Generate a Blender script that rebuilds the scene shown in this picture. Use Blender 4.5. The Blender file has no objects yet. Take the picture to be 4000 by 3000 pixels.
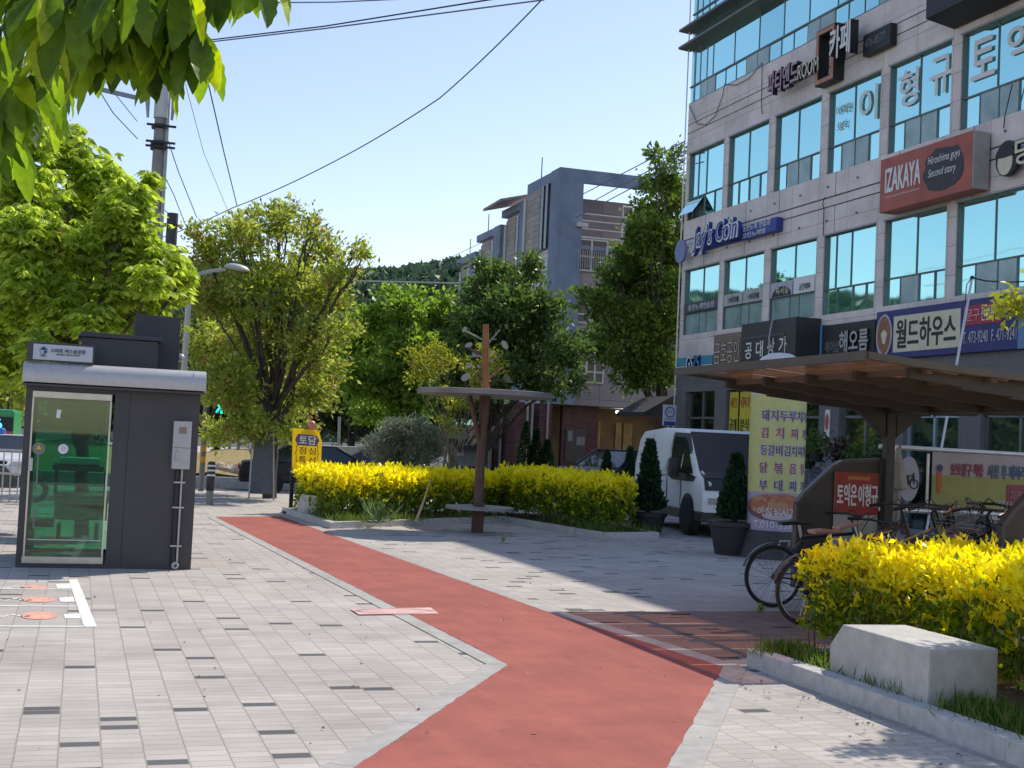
import bpy, math, random
import numpy as np
from mathutils import Vector, Matrix
R = math.radians
SC = bpy.context.scene
COL = SC.collection
RNG = np.random.default_rng(7)
random.seed(7)

# ------------------------------------------------------------------ camera model (street axes: Y runs along the pavement, X towards the shops)
FPX, HC = 5100.0, 1.6
ROLL = R(2.66)
KS = 4000 / 2212
_dist = (1650 + math.tan(ROLL) * (2000 - 310) - 1500) * math.cos(ROLL)
PITCH = math.atan(_dist / FPX)
def _ray(px, py):
    a, b = px - 2000, 1500 - py
    r = a * math.cos(ROLL) - b * math.sin(ROLL)
    u = a * math.sin(ROLL) + b * math.cos(ROLL)
    return r, FPX * math.cos(PITCH) - u * math.sin(PITCH), FPX * math.sin(PITCH) + u * math.cos(PITCH)
_r, _f, _z = _ray(310, 1650)
YAW = -math.atan2(_r, _f)
def _dw(px, py):
    r, f, z = _ray(px, py)
    return Vector((r * math.cos(YAW) + f * math.sin(YAW), -r * math.sin(YAW) + f * math.cos(YAW), z))
def gp(x, y, h=0.0):                       # photo point -> point at height h
    d = _dw(x * KS, y * KS); s = (h - HC) / d.z
    return Vector((d.x * s, d.y * s, h))
def atx(x, y, X):                          # photo point -> point on the plane X
    d = _dw(x * KS, y * KS); s = X / d.x
    return Vector((X, d.y * s, HC + d.z * s))
def aty(x, y, Y):                          # photo point -> point on the plane Y
    d = _dw(x * KS, y * KS); s = Y / d.y
    return Vector((d.x * s, Y, HC + d.z * s))
def atd(x, y, dist):                       # photo point -> point at a distance along the view axis
    r, f, z = _ray(x * KS, y * KS); s = dist / f
    d = _dw(x * KS, y * KS)
    return Vector((d.x * s, d.y * s, HC + d.z * s))
PXM = FPX / KS                             # photo pixels per metre at one metre

cam_d = bpy.data.cameras.new('camera'); cam = bpy.data.objects.new('camera', cam_d); COL.objects.link(cam)
cam_d.sensor_width = 36; cam_d.lens = FPX / 4000 * 36; cam_d.clip_start = .05; cam_d.clip_end = 3000
fw = _dw(2000, 1500); rt = (_dw(2001, 1500) - fw).normalized(); upv = (_dw(2000, 1499) - fw).normalized(); fw.normalize()
cam.matrix_world = Matrix(((rt.x, upv.x, -fw.x, 0), (rt.y, upv.y, -fw.y, 0), (rt.z, upv.z, -fw.z, HC), (0, 0, 0, 1)))
SC.camera = cam

# ------------------------------------------------------------------ light
SUN = Vector((.70, .45, 1.0)).normalized()
EL = math.asin(SUN.z); AZ = math.atan2(SUN.x, SUN.y)
w = bpy.data.worlds.new('World'); SC.world = w; w.use_nodes = True
nt = w.node_tree
sky = nt.nodes.new('ShaderNodeTexSky'); sky.sky_type = 'NISHITA'; sky.sun_disc = False
sky.sun_elevation = EL; sky.sun_rotation = AZ; sky.air_density = 1.0; sky.dust_density = .4; sky.ozone_density = 2.0
bg = nt.nodes['Background']; bg.inputs['Strength'].default_value = .15
tint = nt.nodes.new('ShaderNodeMix'); tint.data_type = 'RGBA'; tint.blend_type = 'MULTIPLY'; tint.inputs[0].default_value = 1; tint.inputs[7].default_value = (.95, .825, .79, 1)
nt.links.new(sky.outputs[0], tint.inputs[6]); nt.links.new(tint.outputs[2], bg.inputs['Color'])
sl = bpy.data.lights.new('sun', 'SUN'); sl.energy = 2.95; sl.angle = R(.55); sl.color = (1, .925, .80)
so = bpy.data.objects.new('sun', sl); COL.objects.link(so)
so.rotation_euler = (-SUN).to_track_quat('-Z', 'Y').to_euler(); so.location = (0, 0, 30)
SC.view_settings.view_transform = 'Standard'; SC.view_settings.look = 'None'; SC.view_settings.gamma = 1
SC.view_settings.exposure = .60
SC.render.engine = 'CYCLES'
SC.cycles.max_bounces = 7; SC.cycles.transparent_max_bounces = 12; SC.cycles.diffuse_bounces = 4
SC.cycles.use_denoising = True; SC.cycles.sample_clamp_indirect = 6

# ------------------------------------------------------------------ materials
MATS = {}
def nmat(name):
    m = bpy.data.materials.new(name); m.use_nodes = True
    return m, m.node_tree, m.node_tree.nodes['Principled BSDF']
def mat(name, col, rough=.6, metal=0.0, var=.12, scale=6.0, bump=0.0, spec=.5, bscale=None):
    """plain surface whose colour wanders a little, with optional bump"""
    if name in MATS: return MATS[name]
    m, t, b = nmat(name)
    b.inputs['Roughness'].default_value = rough; b.inputs['Metallic'].default_value = metal
    b.inputs['Specular IOR Level'].default_value = spec
    tc = t.nodes.new('ShaderNodeTexCoord')
    if var > 0:
        n = t.nodes.new('ShaderNodeTexNoise'); n.inputs['Scale'].default_value = scale; n.inputs['Detail'].default_value = 6
        t.links.new(tc.outputs['Object'], n.inputs['Vector'])
        mx = t.nodes.new('ShaderNodeMix'); mx.data_type = 'RGBA'
        mx.inputs[6].default_value = (*[c * (1 - var) for c in col], 1); mx.inputs[7].default_value = (*[min(1, c * (1 + var)) for c in col], 1)
        rp = t.nodes.new('ShaderNodeValToRGB'); rp.color_ramp.elements[0].position = .3; rp.color_ramp.elements[1].position = .7
        t.links.new(n.outputs[0], rp.inputs[0]); t.links.new(rp.outputs[0], mx.inputs[0]); t.links.new(mx.outputs[2], b.inputs['Base Color'])
    else:
        b.inputs['Base Color'].default_value = (*col, 1)
    if bump > 0:
        n2 = t.nodes.new('ShaderNodeTexNoise'); n2.inputs['Scale'].default_value = bscale or scale * 6; n2.inputs['Detail'].default_value = 4
        bp = t.nodes.new('ShaderNodeBump'); bp.inputs['Strength'].default_value = bump; bp.inputs['Distance'].default_value = .02
        t.links.new(tc.outputs['Object'], n2.inputs['Vector']); t.links.new(n2.outputs[0], bp.inputs['Height']); t.links.new(bp.outputs[0], b.inputs['Normal'])
    MATS[name] = m
    return m
def leafmat(name, ca, cb, trans=.45, cc=None, rough=.45, mottle=0.0):
    """leaf: every leaf its own tint between ca and cb, part of the light passes through"""
    if name in MATS: return MATS[name]
    m, t, b = nmat(name)
    g = t.nodes.new('ShaderNodeNewGeometry'); rp = t.nodes.new('ShaderNodeValToRGB')
    rp.color_ramp.elements[0].color = (*ca, 1); rp.color_ramp.elements[1].color = (*cb, 1)
    if cc:
        e = rp.color_ramp.elements.new(.88); e.color = (*cb, 1); rp.color_ramp.elements[2].color = (*cc, 1)
    t.links.new(g.outputs['Random Per Island'], rp.inputs[0])
    if mottle:
        tc = t.nodes.new('ShaderNodeTexCoord'); nz = t.nodes.new('ShaderNodeTexNoise'); nz.inputs['Scale'].default_value = 28; nz.inputs['Detail'].default_value = 5; t.links.new(tc.outputs['Object'], nz.inputs['Vector'])
        mr = t.nodes.new('ShaderNodeMapRange'); mr.inputs['From Min'].default_value = .3; mr.inputs['From Max'].default_value = .7; mr.inputs['To Min'].default_value = 1 - mottle; mr.inputs['To Max'].default_value = 1 + mottle; t.links.new(nz.outputs[0], mr.inputs[0])
        mm = t.nodes.new('ShaderNodeMix'); mm.data_type = 'RGBA'; mm.blend_type = 'MULTIPLY'; mm.inputs[0].default_value = 1; t.links.new(rp.outputs[0], mm.inputs[6]); t.links.new(mr.outputs[0], mm.inputs[7])
        bp = t.nodes.new('ShaderNodeBump'); bp.inputs['Strength'].default_value = .4; bp.inputs['Distance'].default_value = .01; t.links.new(nz.outputs[0], bp.inputs['Height']); t.links.new(bp.outputs[0], b.inputs['Normal'])
        class _o: pass
        rp = _o(); rp.outputs = [mm.outputs[2]]
    t.links.new(rp.outputs[0], b.inputs['Base Color'])
    b.inputs['Roughness'].default_value = rough; b.inputs['Specular IOR Level'].default_value = .35
    tr = t.nodes.new('ShaderNodeBsdfTranslucent'); ms = t.nodes.new('ShaderNodeMixShader'); ms.inputs[0].default_value = trans
    hs = t.nodes.new('ShaderNodeHueSaturation'); hs.inputs['Saturation'].default_value = 1.1; hs.inputs['Value'].default_value = 2.0
    t.links.new(rp.outputs[0], hs.inputs['Color']); t.links.new(hs.outputs[0], tr.inputs['Color'])
    t.links.new(b.outputs[0], ms.inputs[1]); t.links.new(tr.outputs[0], ms.inputs[2])
    t.links.new(ms.outputs[0], t.nodes['Material Output'].inputs[0])
    MATS[name] = m
    return m
def wear(m, big=.18, fine=.10, streak=.0, seed=0.0):
    """breaks a ground colour up with broad soiling, long scuffs and grit"""
    t = m.node_tree; b = t.nodes['Principled BSDF']; src = b.inputs['Base Color'].links[0].from_socket; tc = t.nodes.new('ShaderNodeTexCoord')
    def layer(src, scale, amt, sc=(1, 1, 1), lo=.35, hi=.65, det=8):
        mp = t.nodes.new('ShaderNodeMapping'); mp.inputs['Scale'].default_value = sc; mp.inputs['Location'].default_value = (seed, seed * 2, 0); t.links.new(tc.outputs['Object'], mp.inputs[0])
        n = t.nodes.new('ShaderNodeTexNoise'); n.inputs['Scale'].default_value = scale; n.inputs['Detail'].default_value = det; n.inputs['Roughness'].default_value = .65; t.links.new(mp.outputs[0], n.inputs['Vector'])
        r = t.nodes.new('ShaderNodeMapRange'); r.inputs['From Min'].default_value = lo; r.inputs['From Max'].default_value = hi; r.inputs['To Min'].default_value = 1 - amt; r.inputs['To Max'].default_value = 1 + amt * .5; t.links.new(n.outputs[0], r.inputs[0])
        x = t.nodes.new('ShaderNodeMix'); x.data_type = 'RGBA'; x.blend_type = 'MULTIPLY'; x.inputs[0].default_value = 1; t.links.new(src, x.inputs[6]); t.links.new(r.outputs[0], x.inputs[7]); return x.outputs[2]
    o = layer(src, .45, big); o = layer(o, 2.6, big * .7); o = layer(o, 260, fine, det=2)
    if streak: o = layer(o, 3, streak, (1.6, .22, 1), .42, .75, 10); o = layer(o, 7, streak, (.5, 1.4, 1), .30, .42, 6)
    t.links.new(o, b.inputs['Base Color']); return m
def sheer(name, col, f=.6):
    """thin cloth or light-box sheet that glows softly when the sun stands behind it"""
    m, t, b = nmat(name); b.inputs['Base Color'].default_value = (*col, 1); b.inputs['Roughness'].default_value = .5
    tr = t.nodes.new('ShaderNodeBsdfTranslucent'); tr.inputs[0].default_value = (*[min(1, c * 1.15) for c in col], 1); ms = t.nodes.new('ShaderNodeMixShader'); ms.inputs[0].default_value = f
    t.links.new(b.outputs[0], ms.inputs[1]); t.links.new(tr.outputs[0], ms.inputs[2]); t.links.new(ms.outputs[0], t.nodes['Material Output'].inputs[0]); MATS[name] = m
    return m
def glow(name, col, s):
    if name in MATS: return MATS[name]
    m, t, b = nmat(name); b.inputs['Base Color'].default_value = (*col, 1)
    b.inputs['Emission Color'].default_value = (*col, 1); b.inputs['Emission Strength'].default_value = s
    MATS[name] = m
    return m
def seethrough(name, tint, gloss=.12, rough=.02, milky=0.0):
    """tinted sheet that lets coloured light and shadow rays through and mirrors a little"""
    if name in MATS: return MATS[name]
    m, t, b = nmat(name); t.nodes.remove(b)
    tr = t.nodes.new('ShaderNodeBsdfTransparent'); tr.inputs[0].default_value = (*tint, 1)
    gl = t.nodes.new('ShaderNodeBsdfGlossy'); gl.inputs['Roughness'].default_value = rough
    ms = t.nodes.new('ShaderNodeMixShader')
    fr = t.nodes.new('ShaderNodeLayerWeight'); fr.inputs[0].default_value = .25
    mp = t.nodes.new('ShaderNodeMapRange'); mp.inputs['To Min'].default_value = gloss; mp.inputs['To Max'].default_value = .6
    t.links.new(fr.outputs['Fresnel'], mp.inputs[0]); t.links.new(mp.outputs[0], ms.inputs[0])
    src = tr
    if milky:
        tl = t.nodes.new('ShaderNodeBsdfTranslucent'); tl.inputs[0].default_value = (*[min(1, c * 1.5) for c in tint], 1)
        m2 = t.nodes.new('ShaderNodeMixShader'); m2.inputs[0].default_value = milky; t.links.new(tr.outputs[0], m2.inputs[1]); t.links.new(tl.outputs[0], m2.inputs[2]); src = m2
    t.links.new(src.outputs[0], ms.inputs[1]); t.links.new(gl.outputs[0], ms.inputs[2]); t.links.new(ms.outputs[0], t.nodes['Material Output'].inputs[0])
    MATS[name] = m
    return m
def brickmat(name, c1, mortar, bw, bh, ms=.006, axes='xy', dark=None, dark_at=.95, var=.10, off=.5, rough=.8, speck=0.0, bump=.15, stain=.0, shift=(0, 0)):
    """courses of blocks; axes picks which object axes run along and across the courses"""
    if name in MATS: return MATS[name]
    m, t, b = nmat(name)
    tc = t.nodes.new('ShaderNodeTexCoord'); sp = t.nodes.new('ShaderNodeSeparateXYZ'); cb = t.nodes.new('ShaderNodeCombineXYZ')
    t.links.new(tc.outputs['Object'], sp.inputs[0])
    t.links.new(sp.outputs['XYZ'.index(axes[0].upper())], cb.inputs[0]); t.links.new(sp.outputs['XYZ'.index(axes[1].upper())], cb.inputs[1])
    ad = t.nodes.new('ShaderNodeVectorMath'); ad.inputs[1].default_value = (shift[0] + 100 * bw, shift[1] + 200 * bh, 0); t.links.new(cb.outputs[0], ad.inputs[0])
    br = t.nodes.new('ShaderNodeTexBrick'); br.offset = off; br.inputs['Scale'].default_value = 1
    br.inputs['Brick Width'].default_value = bw; br.inputs['Row Height'].default_value = bh; br.inputs['Mortar Size'].default_value = ms
    br.inputs['Mortar Smooth'].default_value = .2
    br.inputs['Color1'].default_value = (0, 0, 0, 1); br.inputs['Color2'].default_value = (1, 1, 1, 1); br.inputs['Mortar'].default_value = (0, 0, 0, 1)
    wn = t.nodes.new('ShaderNodeTexNoise'); wn.inputs['Scale'].default_value = 5; wn.inputs['Detail'].default_value = 3; t.links.new(tc.outputs['Object'], wn.inputs['Vector'])
    ws = t.nodes.new('ShaderNodeVectorMath'); ws.operation = 'MULTIPLY_ADD'; ws.inputs[1].default_value = (.03 * bw, .05 * bh, 0) if bw > bh else (.10 * bw, .05 * bh, 0); t.links.new(wn.outputs['Color'], ws.inputs[0]); t.links.new(ad.outputs[0], ws.inputs[2])
    t.links.new(ws.outputs[0], br.inputs['Vector'])
    rp = t.nodes.new('ShaderNodeValToRGB'); rp.color_ramp.interpolation = 'LINEAR'
    e = rp.color_ramp.elements; e[0].color = (*[c * (1 - var) for c in c1], 1); e[1].position = dark_at - .001 if dark else 1; e[1].color = (*[min(1, c * (1 + var)) for c in c1], 1)
    if dark:
        x = e.new(dark_at); x.color = (*dark, 1); x = e.new(1.0); x.color = (*dark, 1)
    t.links.new(br.outputs['Color'], rp.inputs[0])
    n = t.nodes.new('ShaderNodeTexNoise'); n.inputs['Scale'].default_value = 120; n.inputs['Detail'].default_value = 3
    t.links.new(tc.outputs['Object'], n.inputs['Vector'])
    n2 = t.nodes.new('ShaderNodeTexNoise'); n2.inputs['Scale'].default_value = .9; n2.inputs['Detail'].default_value = 8
    t.links.new(tc.outputs['Object'], n2.inputs['Vector'])
    m1 = t.nodes.new('ShaderNodeMix'); m1.data_type = 'RGBA'; m1.blend_type = 'MULTIPLY'; m1.inputs[0].default_value = 1
    r1 = t.nodes.new('ShaderNodeMapRange'); r1.inputs['From Min'].default_value = .25; r1.inputs['From Max'].default_value = .75; r1.inputs['To Min'].default_value = 1 - speck; r1.inputs['To Max'].default_value = 1 + speck
    t.links.new(n.outputs[0], r1.inputs[0]); t.links.new(rp.outputs[0], m1.inputs[6]); t.links.new(r1.outputs[0], m1.inputs[7])
    m2 = t.nodes.new('ShaderNodeMix'); m2.data_type = 'RGBA'; m2.blend_type = 'MULTIPLY'; m2.inputs[0].default_value = 1
    r2 = t.nodes.new('ShaderNodeMapRange'); r2.inputs['From Min'].default_value = .3; r2.inputs['From Max'].default_value = .65; r2.inputs['To Min'].default_value = 1 - stain; r2.inputs['To Max'].default_value = 1 + stain * .3
    t.links.new(n2.outputs[0], r2.inputs[0]); t.links.new(m1.outputs[2], m2.inputs[6]); t.links.new(r2.outputs[0], m2.inputs[7])
    m3 = t.nodes.new('ShaderNodeMix'); m3.data_type = 'RGBA'; t.links.new(br.outputs['Fac'], m3.inputs[0])
    t.links.new(m2.outputs[2], m3.inputs[6]); m3.inputs[7].default_value = (*mortar, 1)
    t.links.new(m3.outputs[2], b.inputs['Base Color']); b.inputs['Roughness'].default_value = rough; b.inputs['Specular IOR Level'].default_value = .3
    iv = t.nodes.new('ShaderNodeMath'); iv.operation = 'SUBTRACT'; iv.inputs[0].default_value = 1; t.links.new(br.outputs['Fac'], iv.inputs[1])
    bp = t.nodes.new('ShaderNodeBump'); bp.inputs['Strength'].default_value = bump; bp.inputs['Distance'].default_value = .01
    t.links.new(iv.outputs[0], bp.inputs['Height']); t.links.new(bp.outputs[0], b.inputs['Normal'])
    MATS[name] = m
    return m

# ------------------------------------------------------------------ mesh building
class MB:
    def __init__(s): s.v = []; s.f = []; s.mi = []; s.cur = 0
    def add(s, vs, fs):
        o = len(s.v); s.v += [tuple(v) for v in vs]; s.f += [tuple(i + o for i in f) for f in fs]; s.mi += [s.cur] * len(fs); return s
    def box(s, x0, x1, y0, y1, z0, z1):
        v = [(x0, y0, z0), (x1, y0, z0), (x1, y1, z0), (x0, y1, z0), (x0, y0, z1), (x1, y0, z1), (x1, y1, z1), (x0, y1, z1)]
        return s.add(v, [(0, 3, 2, 1), (4, 5, 6, 7), (0, 1, 5, 4), (1, 2, 6, 5), (2, 3, 7, 6), (3, 0, 4, 7)])
    def bar(s, a, b, w, h, up=(0, 0, 1)):          # rectangular bar from a to b
        a, b = Vector(a), Vector(b); d = (b - a).normalized(); u = Vector(up)
        if abs(d.dot(u)) > .95: u = Vector((1, 0, 0))
        x = d.cross(u).normalized(); u = x.cross(d).normalized()
        v = [p + x * sx * w / 2 + u * sz * h / 2 for p in (a, b) for sx, sz in ((-1, -1), (1, -1), (1, 1), (-1, 1))]
        return s.add(v, [(0, 1, 2, 3), (7, 6, 5, 4), (0, 4, 5, 1), (1, 5, 6, 2), (2, 6, 7, 3), (3, 7, 4, 0)])
    def prism(s, pts, d):                          # polygon pushed along d
        n = len(pts); d = Vector(d); p = [Vector(q) for q in pts]
        return s.add(p + [q + d for q in p], [tuple(range(n - 1, -1, -1)), tuple(range(n, 2 * n))] + [(i, (i + 1) % n, n + (i + 1) % n, n + i) for i in range(n)])
    def poly(s, pts): return s.add(pts, [tuple(range(len(pts)))])
    def tube(s, pts, r, n=8, cap=True):
        pts = [Vector(p) for p in pts]; m = len(pts)
        rs = list(r) if hasattr(r, '__len__') else [r] * m
        vs = []; px = None
        for i, p in enumerate(pts):
            d = (pts[min(i + 1, m - 1)] - pts[max(i - 1, 0)]).normalized()
            if px is None:
                a = Vector((0, 0, 1)) if abs(d.z) < .9 else Vector((1, 0, 0)); px = d.cross(a).normalized()
            else:
                px = (px - d * px.dot(d)).normalized()
            py = d.cross(px)
            vs += [p + (px * math.cos(t) + py * math.sin(t)) * rs[i] for t in [2 * math.pi * j / n for j in range(n)]]
        fs = [(i * n + j, i * n + (j + 1) % n, (i + 1) * n + (j + 1) % n, (i + 1) * n + j) for i in range(m - 1) for j in range(n)]
        if cap: fs += [tuple(range(n - 1, -1, -1)), tuple(range((m - 1) * n, m * n))]
        return s.add(vs, fs)
    def lathe(s, prof, c=(0, 0, 0), n=20, axis='z', cap=True):
        c = Vector(c); vs = []
        for r, h in prof:
            for j in range(n):
                t = 2 * math.pi * j / n; a, b = r * math.cos(t), r * math.sin(t)
                vs.append(c + (Vector((a, b, h)) if axis == 'z' else Vector((h, a, b)) if axis == 'x' else Vector((b, h, a))))
        m = len(prof)
        fs = [(i * n + j, i * n + (j + 1) % n, (i + 1) * n + (j + 1) % n, (i + 1) * n + j) for i in range(m - 1) for j in range(n)]
        if cap: fs += [tuple(range(n - 1, -1, -1)), tuple(range((m - 1) * n, m * n))]
        return s.add(vs, fs)
    def ball(s, c, r, n=14, m=8):
        rx, ry, rz = r if hasattr(r, '__len__') else (r, r, r)
        prof = [(math.sin(math.pi * i / m), -math.cos(math.pi * i / m)) for i in range(m + 1)]
        prof[0] = (.001, -1); prof[-1] = (.001, 1); o = len(s.v)
        s.lathe(prof, (0, 0, 0), n)
        for i in range(o, len(s.v)):
            v = s.v[i]; s.v[i] = (c[0] + v[0] * rx, c[1] + v[1] * ry, c[2] + v[2] * rz)
        return s
    def ring(s, c, r, tr, axis='y', n=28, m=6):     # torus
        c = Vector(c); vs = []
        for i in range(n):
            a = 2 * math.pi * i / n
            for j in range(m):
                b = 2 * math.pi * j / m; q = r + tr * math.cos(b); h = tr * math.sin(b)
                vs.append(c + (Vector((q * math.cos(a), h, q * math.sin(a))) if axis == 'y' else Vector((h, q * math.cos(a), q * math.sin(a))) if axis == 'x' else Vector((q * math.cos(a), q * math.sin(a), h))))
        return s.add(vs, [(i * m + j, i * m + (j + 1) % m, ((i + 1) % n) * m + (j + 1) % m, ((i + 1) % n) * m + j) for i in range(n) for j in range(m)])
    def xf(s, M, start=0):
        for i in range(start, len(s.v)): s.v[i] = tuple(M @ Vector(s.v[i]))
        return s
    def build(s, name, m, parent=None, smooth=False, bevel=0, angle=40):
        me = bpy.data.meshes.new(name); me.from_pydata(s.v, [], s.f)
        for k in (m if isinstance(m, (list, tuple)) else [m]): me.materials.append(k)
        me.polygons.foreach_set('material_index', s.mi)
        return link(name, me, parent, smooth, bevel, angle)
def link(name, me, parent=None, smooth=False, bevel=0, angle=40):
    import bmesh
    if len(me.vertices) < 20000:
        bm = bmesh.new(); bm.from_mesh(me); bmesh.ops.recalc_face_normals(bm, faces=bm.faces); bm.to_mesh(me); bm.free()
    o = bpy.data.objects.new(name, me); COL.objects.link(o)
    if smooth:
        me.polygons.foreach_set('use_smooth', [True] * len(me.polygons)); me.set_sharp_from_angle(angle=R(angle))
    if bevel:
        b = o.modifiers.new('edge', 'BEVEL'); b.width = bevel; b.segments = 2; b.limit_method = 'ANGLE'; b.angle_limit = R(35)
    if parent:
        o.parent = parent; o.matrix_parent_inverse = Matrix.Translation(parent.location).inverted()
    me.update()
    return o
def tag(o, label=None, cat=None, group=None, kind=None):
    if label: o['label'] = label
    if cat: o['category'] = cat
    if group: o['group'] = group
    if kind: o['kind'] = kind
    return o
def thing(name, label, cat, loc=(0, 0, 0), group=None):
    o = bpy.data.objects.new(name, None); COL.objects.link(o); o.location = loc; o.empty_display_size = .2
    return tag(o, label, cat, group)
def dup(root, label, group=None, parent=None):
    """copy of a thing with copies of its parts and sub-parts"""
    c = root.copy(); COL.objects.link(c)
    if parent: c.parent = parent
    if label: c['label'] = label
    if group: c['group'] = group
    for ch in list(root.children): dup(ch, None, None, c)
    return c
def struct(name, mb, m, **k): return tag(mb.build(name, m, **k), kind='structure')

def textmesh(body, bold=.0):
    c = bpy.data.curves.new('lettering', 'FONT'); c.body = body; c.resolution_u = 3; c.offset = bold; c.align_x = 'LEFT'
    o = bpy.data.objects.new('lettering', c); COL.objects.link(o)
    me = bpy.data.meshes.new_from_object(o.evaluated_get(bpy.context.evaluated_depsgraph_get()))
    bpy.data.objects.remove(o); bpy.data.curves.remove(c)
    return me
def thick_stroke(mb, P, faces, pt, depth, lift, m):
    mb.cur = 0
    mb.add([pt(a, b, depth + lift) for a, b in P], faces)
    if depth <= 0: return
    o1 = len(mb.v) - len(P); cnt = {}
    for f in faces:
        for i in range(len(f)):
            e = (f[i], f[(i + 1) % len(f)]); cnt.setdefault((min(e), max(e)), []).append(e)
    side = [v[0] for v in cnt.values() if len(v) == 1]; o = len(mb.v)
    mb.v += [tuple(pt(a, b, 0.0)) for a, b in P]
    mb.f += [(a + o, b + o, b + o1, a + o1) for a, b in side]; mb.mi += [1 if isinstance(m, (list, tuple)) else 0] * len(side)
def lettering(name, body, org, ux, uy, width, height, m, parent, bold=.03, depth=.0, skew=0.0, warp=None):
    """writing fitted into width x height; org is its lower left corner, ux to the reader's right, uy up; depth > 0 makes solid letters"""
    me = textmesh(body, 0.0); n = len(me.vertices)
    co = np.empty(n * 3); me.vertices.foreach_get('co', co); co = co.reshape(-1, 3)
    lo, hi = co[:, :2].min(0), co[:, :2].max(0)
    q = (co[:, :2] - lo) / np.maximum(hi - lo, 1e-6)
    ux, uy, org = Vector(ux).normalized(), Vector(uy).normalized(), Vector(org)
    nz = ux.cross(uy)
    faces = [tuple(p.vertices) for p in me.polygons]
    P = [(a * width + skew * b * height, b * height) for a, b in q]
    pt = (lambda a, b, h: org + ux * a + uy * b + nz * h) if warp is None else warp
    bpy.data.meshes.remove(me)
    mb = MB(); em = height * .8; bo = max(0.0, bold) * em * .55
    for k, (ox, oy) in enumerate(((0, 0), (bo, 0), (-bo, 0), (0, bo), (0, -bo), (bo * .7, bo * .7), (-bo * .7, -bo * .7), (bo * .7, -bo * .7), (-bo * .7, bo * .7)) if bo > 0 else ((0, 0),)):
        thick_stroke(mb, [(a + ox, b + oy) for a, b in P], faces, pt, depth, .0007 * k, m)
    me2 = bpy.data.meshes.new(name); me2.from_pydata(mb.v, [], mb.f)
    for k in (m if isinstance(m, (list, tuple)) else [m]): me2.materials.append(k)
    me2.polygons.foreach_set('material_index', mb.mi)
    o = bpy.data.objects.new(name, me2); COL.objects.link(o)
    if parent: o.parent = parent; o.matrix_parent_inverse = Matrix.Translation(parent.location).inverted()
    return o

# ------------------------------------------------------------------ foliage
def unit(n, rng):
    v = rng.normal(size=(n, 3)); return v / np.linalg.norm(v, axis=1, keepdims=True)
def quadmesh(name, V, m, parent, nv=4):
    n = V.shape[0]
    me = bpy.data.meshes.new(name); me.vertices.add(n * nv); me.vertices.foreach_set('co', V.reshape(-1).astype(np.float32))
    me.loops.add(n * nv); me.loops.foreach_set('vertex_index', np.arange(n * nv, dtype=np.int32))
    me.polygons.add(n); me.polygons.foreach_set('loop_start', np.arange(0, n * nv, nv, dtype=np.int32))
    me.materials.append(m); me.update(calc_edges=True)
    o = bpy.data.objects.new(name, me); COL.objects.link(o)
    if parent: o.parent = parent; o.matrix_parent_inverse = Matrix.Translation(parent.location).inverted()
    return o
def leaves(name, P, D, size, m, parent, rng, aspect=.5, fold=.12):
    """one folded leaf per point P, pointing along D"""
    n = len(P); D = D / np.linalg.norm(D, axis=1, keepdims=True)
    S = np.cross(D, unit(n, rng)); S /= np.linalg.norm(S, axis=1, keepdims=True); N = np.cross(D, S)
    sz = (size * rng.uniform(.65, 1.3, n))[:, None]
    V = np.stack([P, P + D * sz * .5 + S * sz * aspect * .5 + N * sz * fold, P + D * sz, P + D * sz * .5 - S * sz * aspect * .5 + N * sz * fold], 1)
    return quadmesh(name, V, m, parent)
def palm(P, size, rng, k=6, droop=.75):
    """hand-shaped leaves: k leaflets round each point P; returns leaflet bases and directions"""
    n = len(P); az = rng.uniform(0, 2 * math.pi, n)
    B, D, L = [], [], []
    for j in range(k):
        a = az + (j - (k - 1) / 2) * (4.4 / k) + rng.normal(0, .12, n)
        dr = -droop * rng.uniform(.5, 1.25, n)
        D.append(np.stack([np.cos(a), np.sin(a), dr], 1)); B.append(P + rng.normal(0, .004, (n, 3)))
        L.append(size * (1 - .35 * abs((j - (k - 1) / 2) / (k / 2))) * np.ones(n))
    return np.concatenate(B), np.concatenate(D), np.concatenate(L)
def limbs(mb, a, b, r0, r1, rng, wob=.06, n=6, seg=5, sag=0.0):
    a, b = np.array(a, float), np.array(b, float); L = np.linalg.norm(b - a)
    pts = []
    for i in range(seg + 1):
        t = i / seg; p = a + (b - a) * t
        if 0 < i < seg: p = p + rng.normal(0, wob * L / seg, 3)
        p[2] += sag * math.sin(math.pi * t) * L
        pts.append(p)
    mb.tube([Vector(p) for p in pts], [r0 + (r1 - r0) * i / seg for i in range(seg + 1)], n)
    return [Vector(p) for p in pts]
def clumps_px(lst, dist, spread, rng):
    out = []
    for x, y, r in lst:
        d = dist + rng.uniform(-spread, spread)
        out.append((np.array(atd(x, y, d)), r * d / PXM))
    return out
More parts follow.
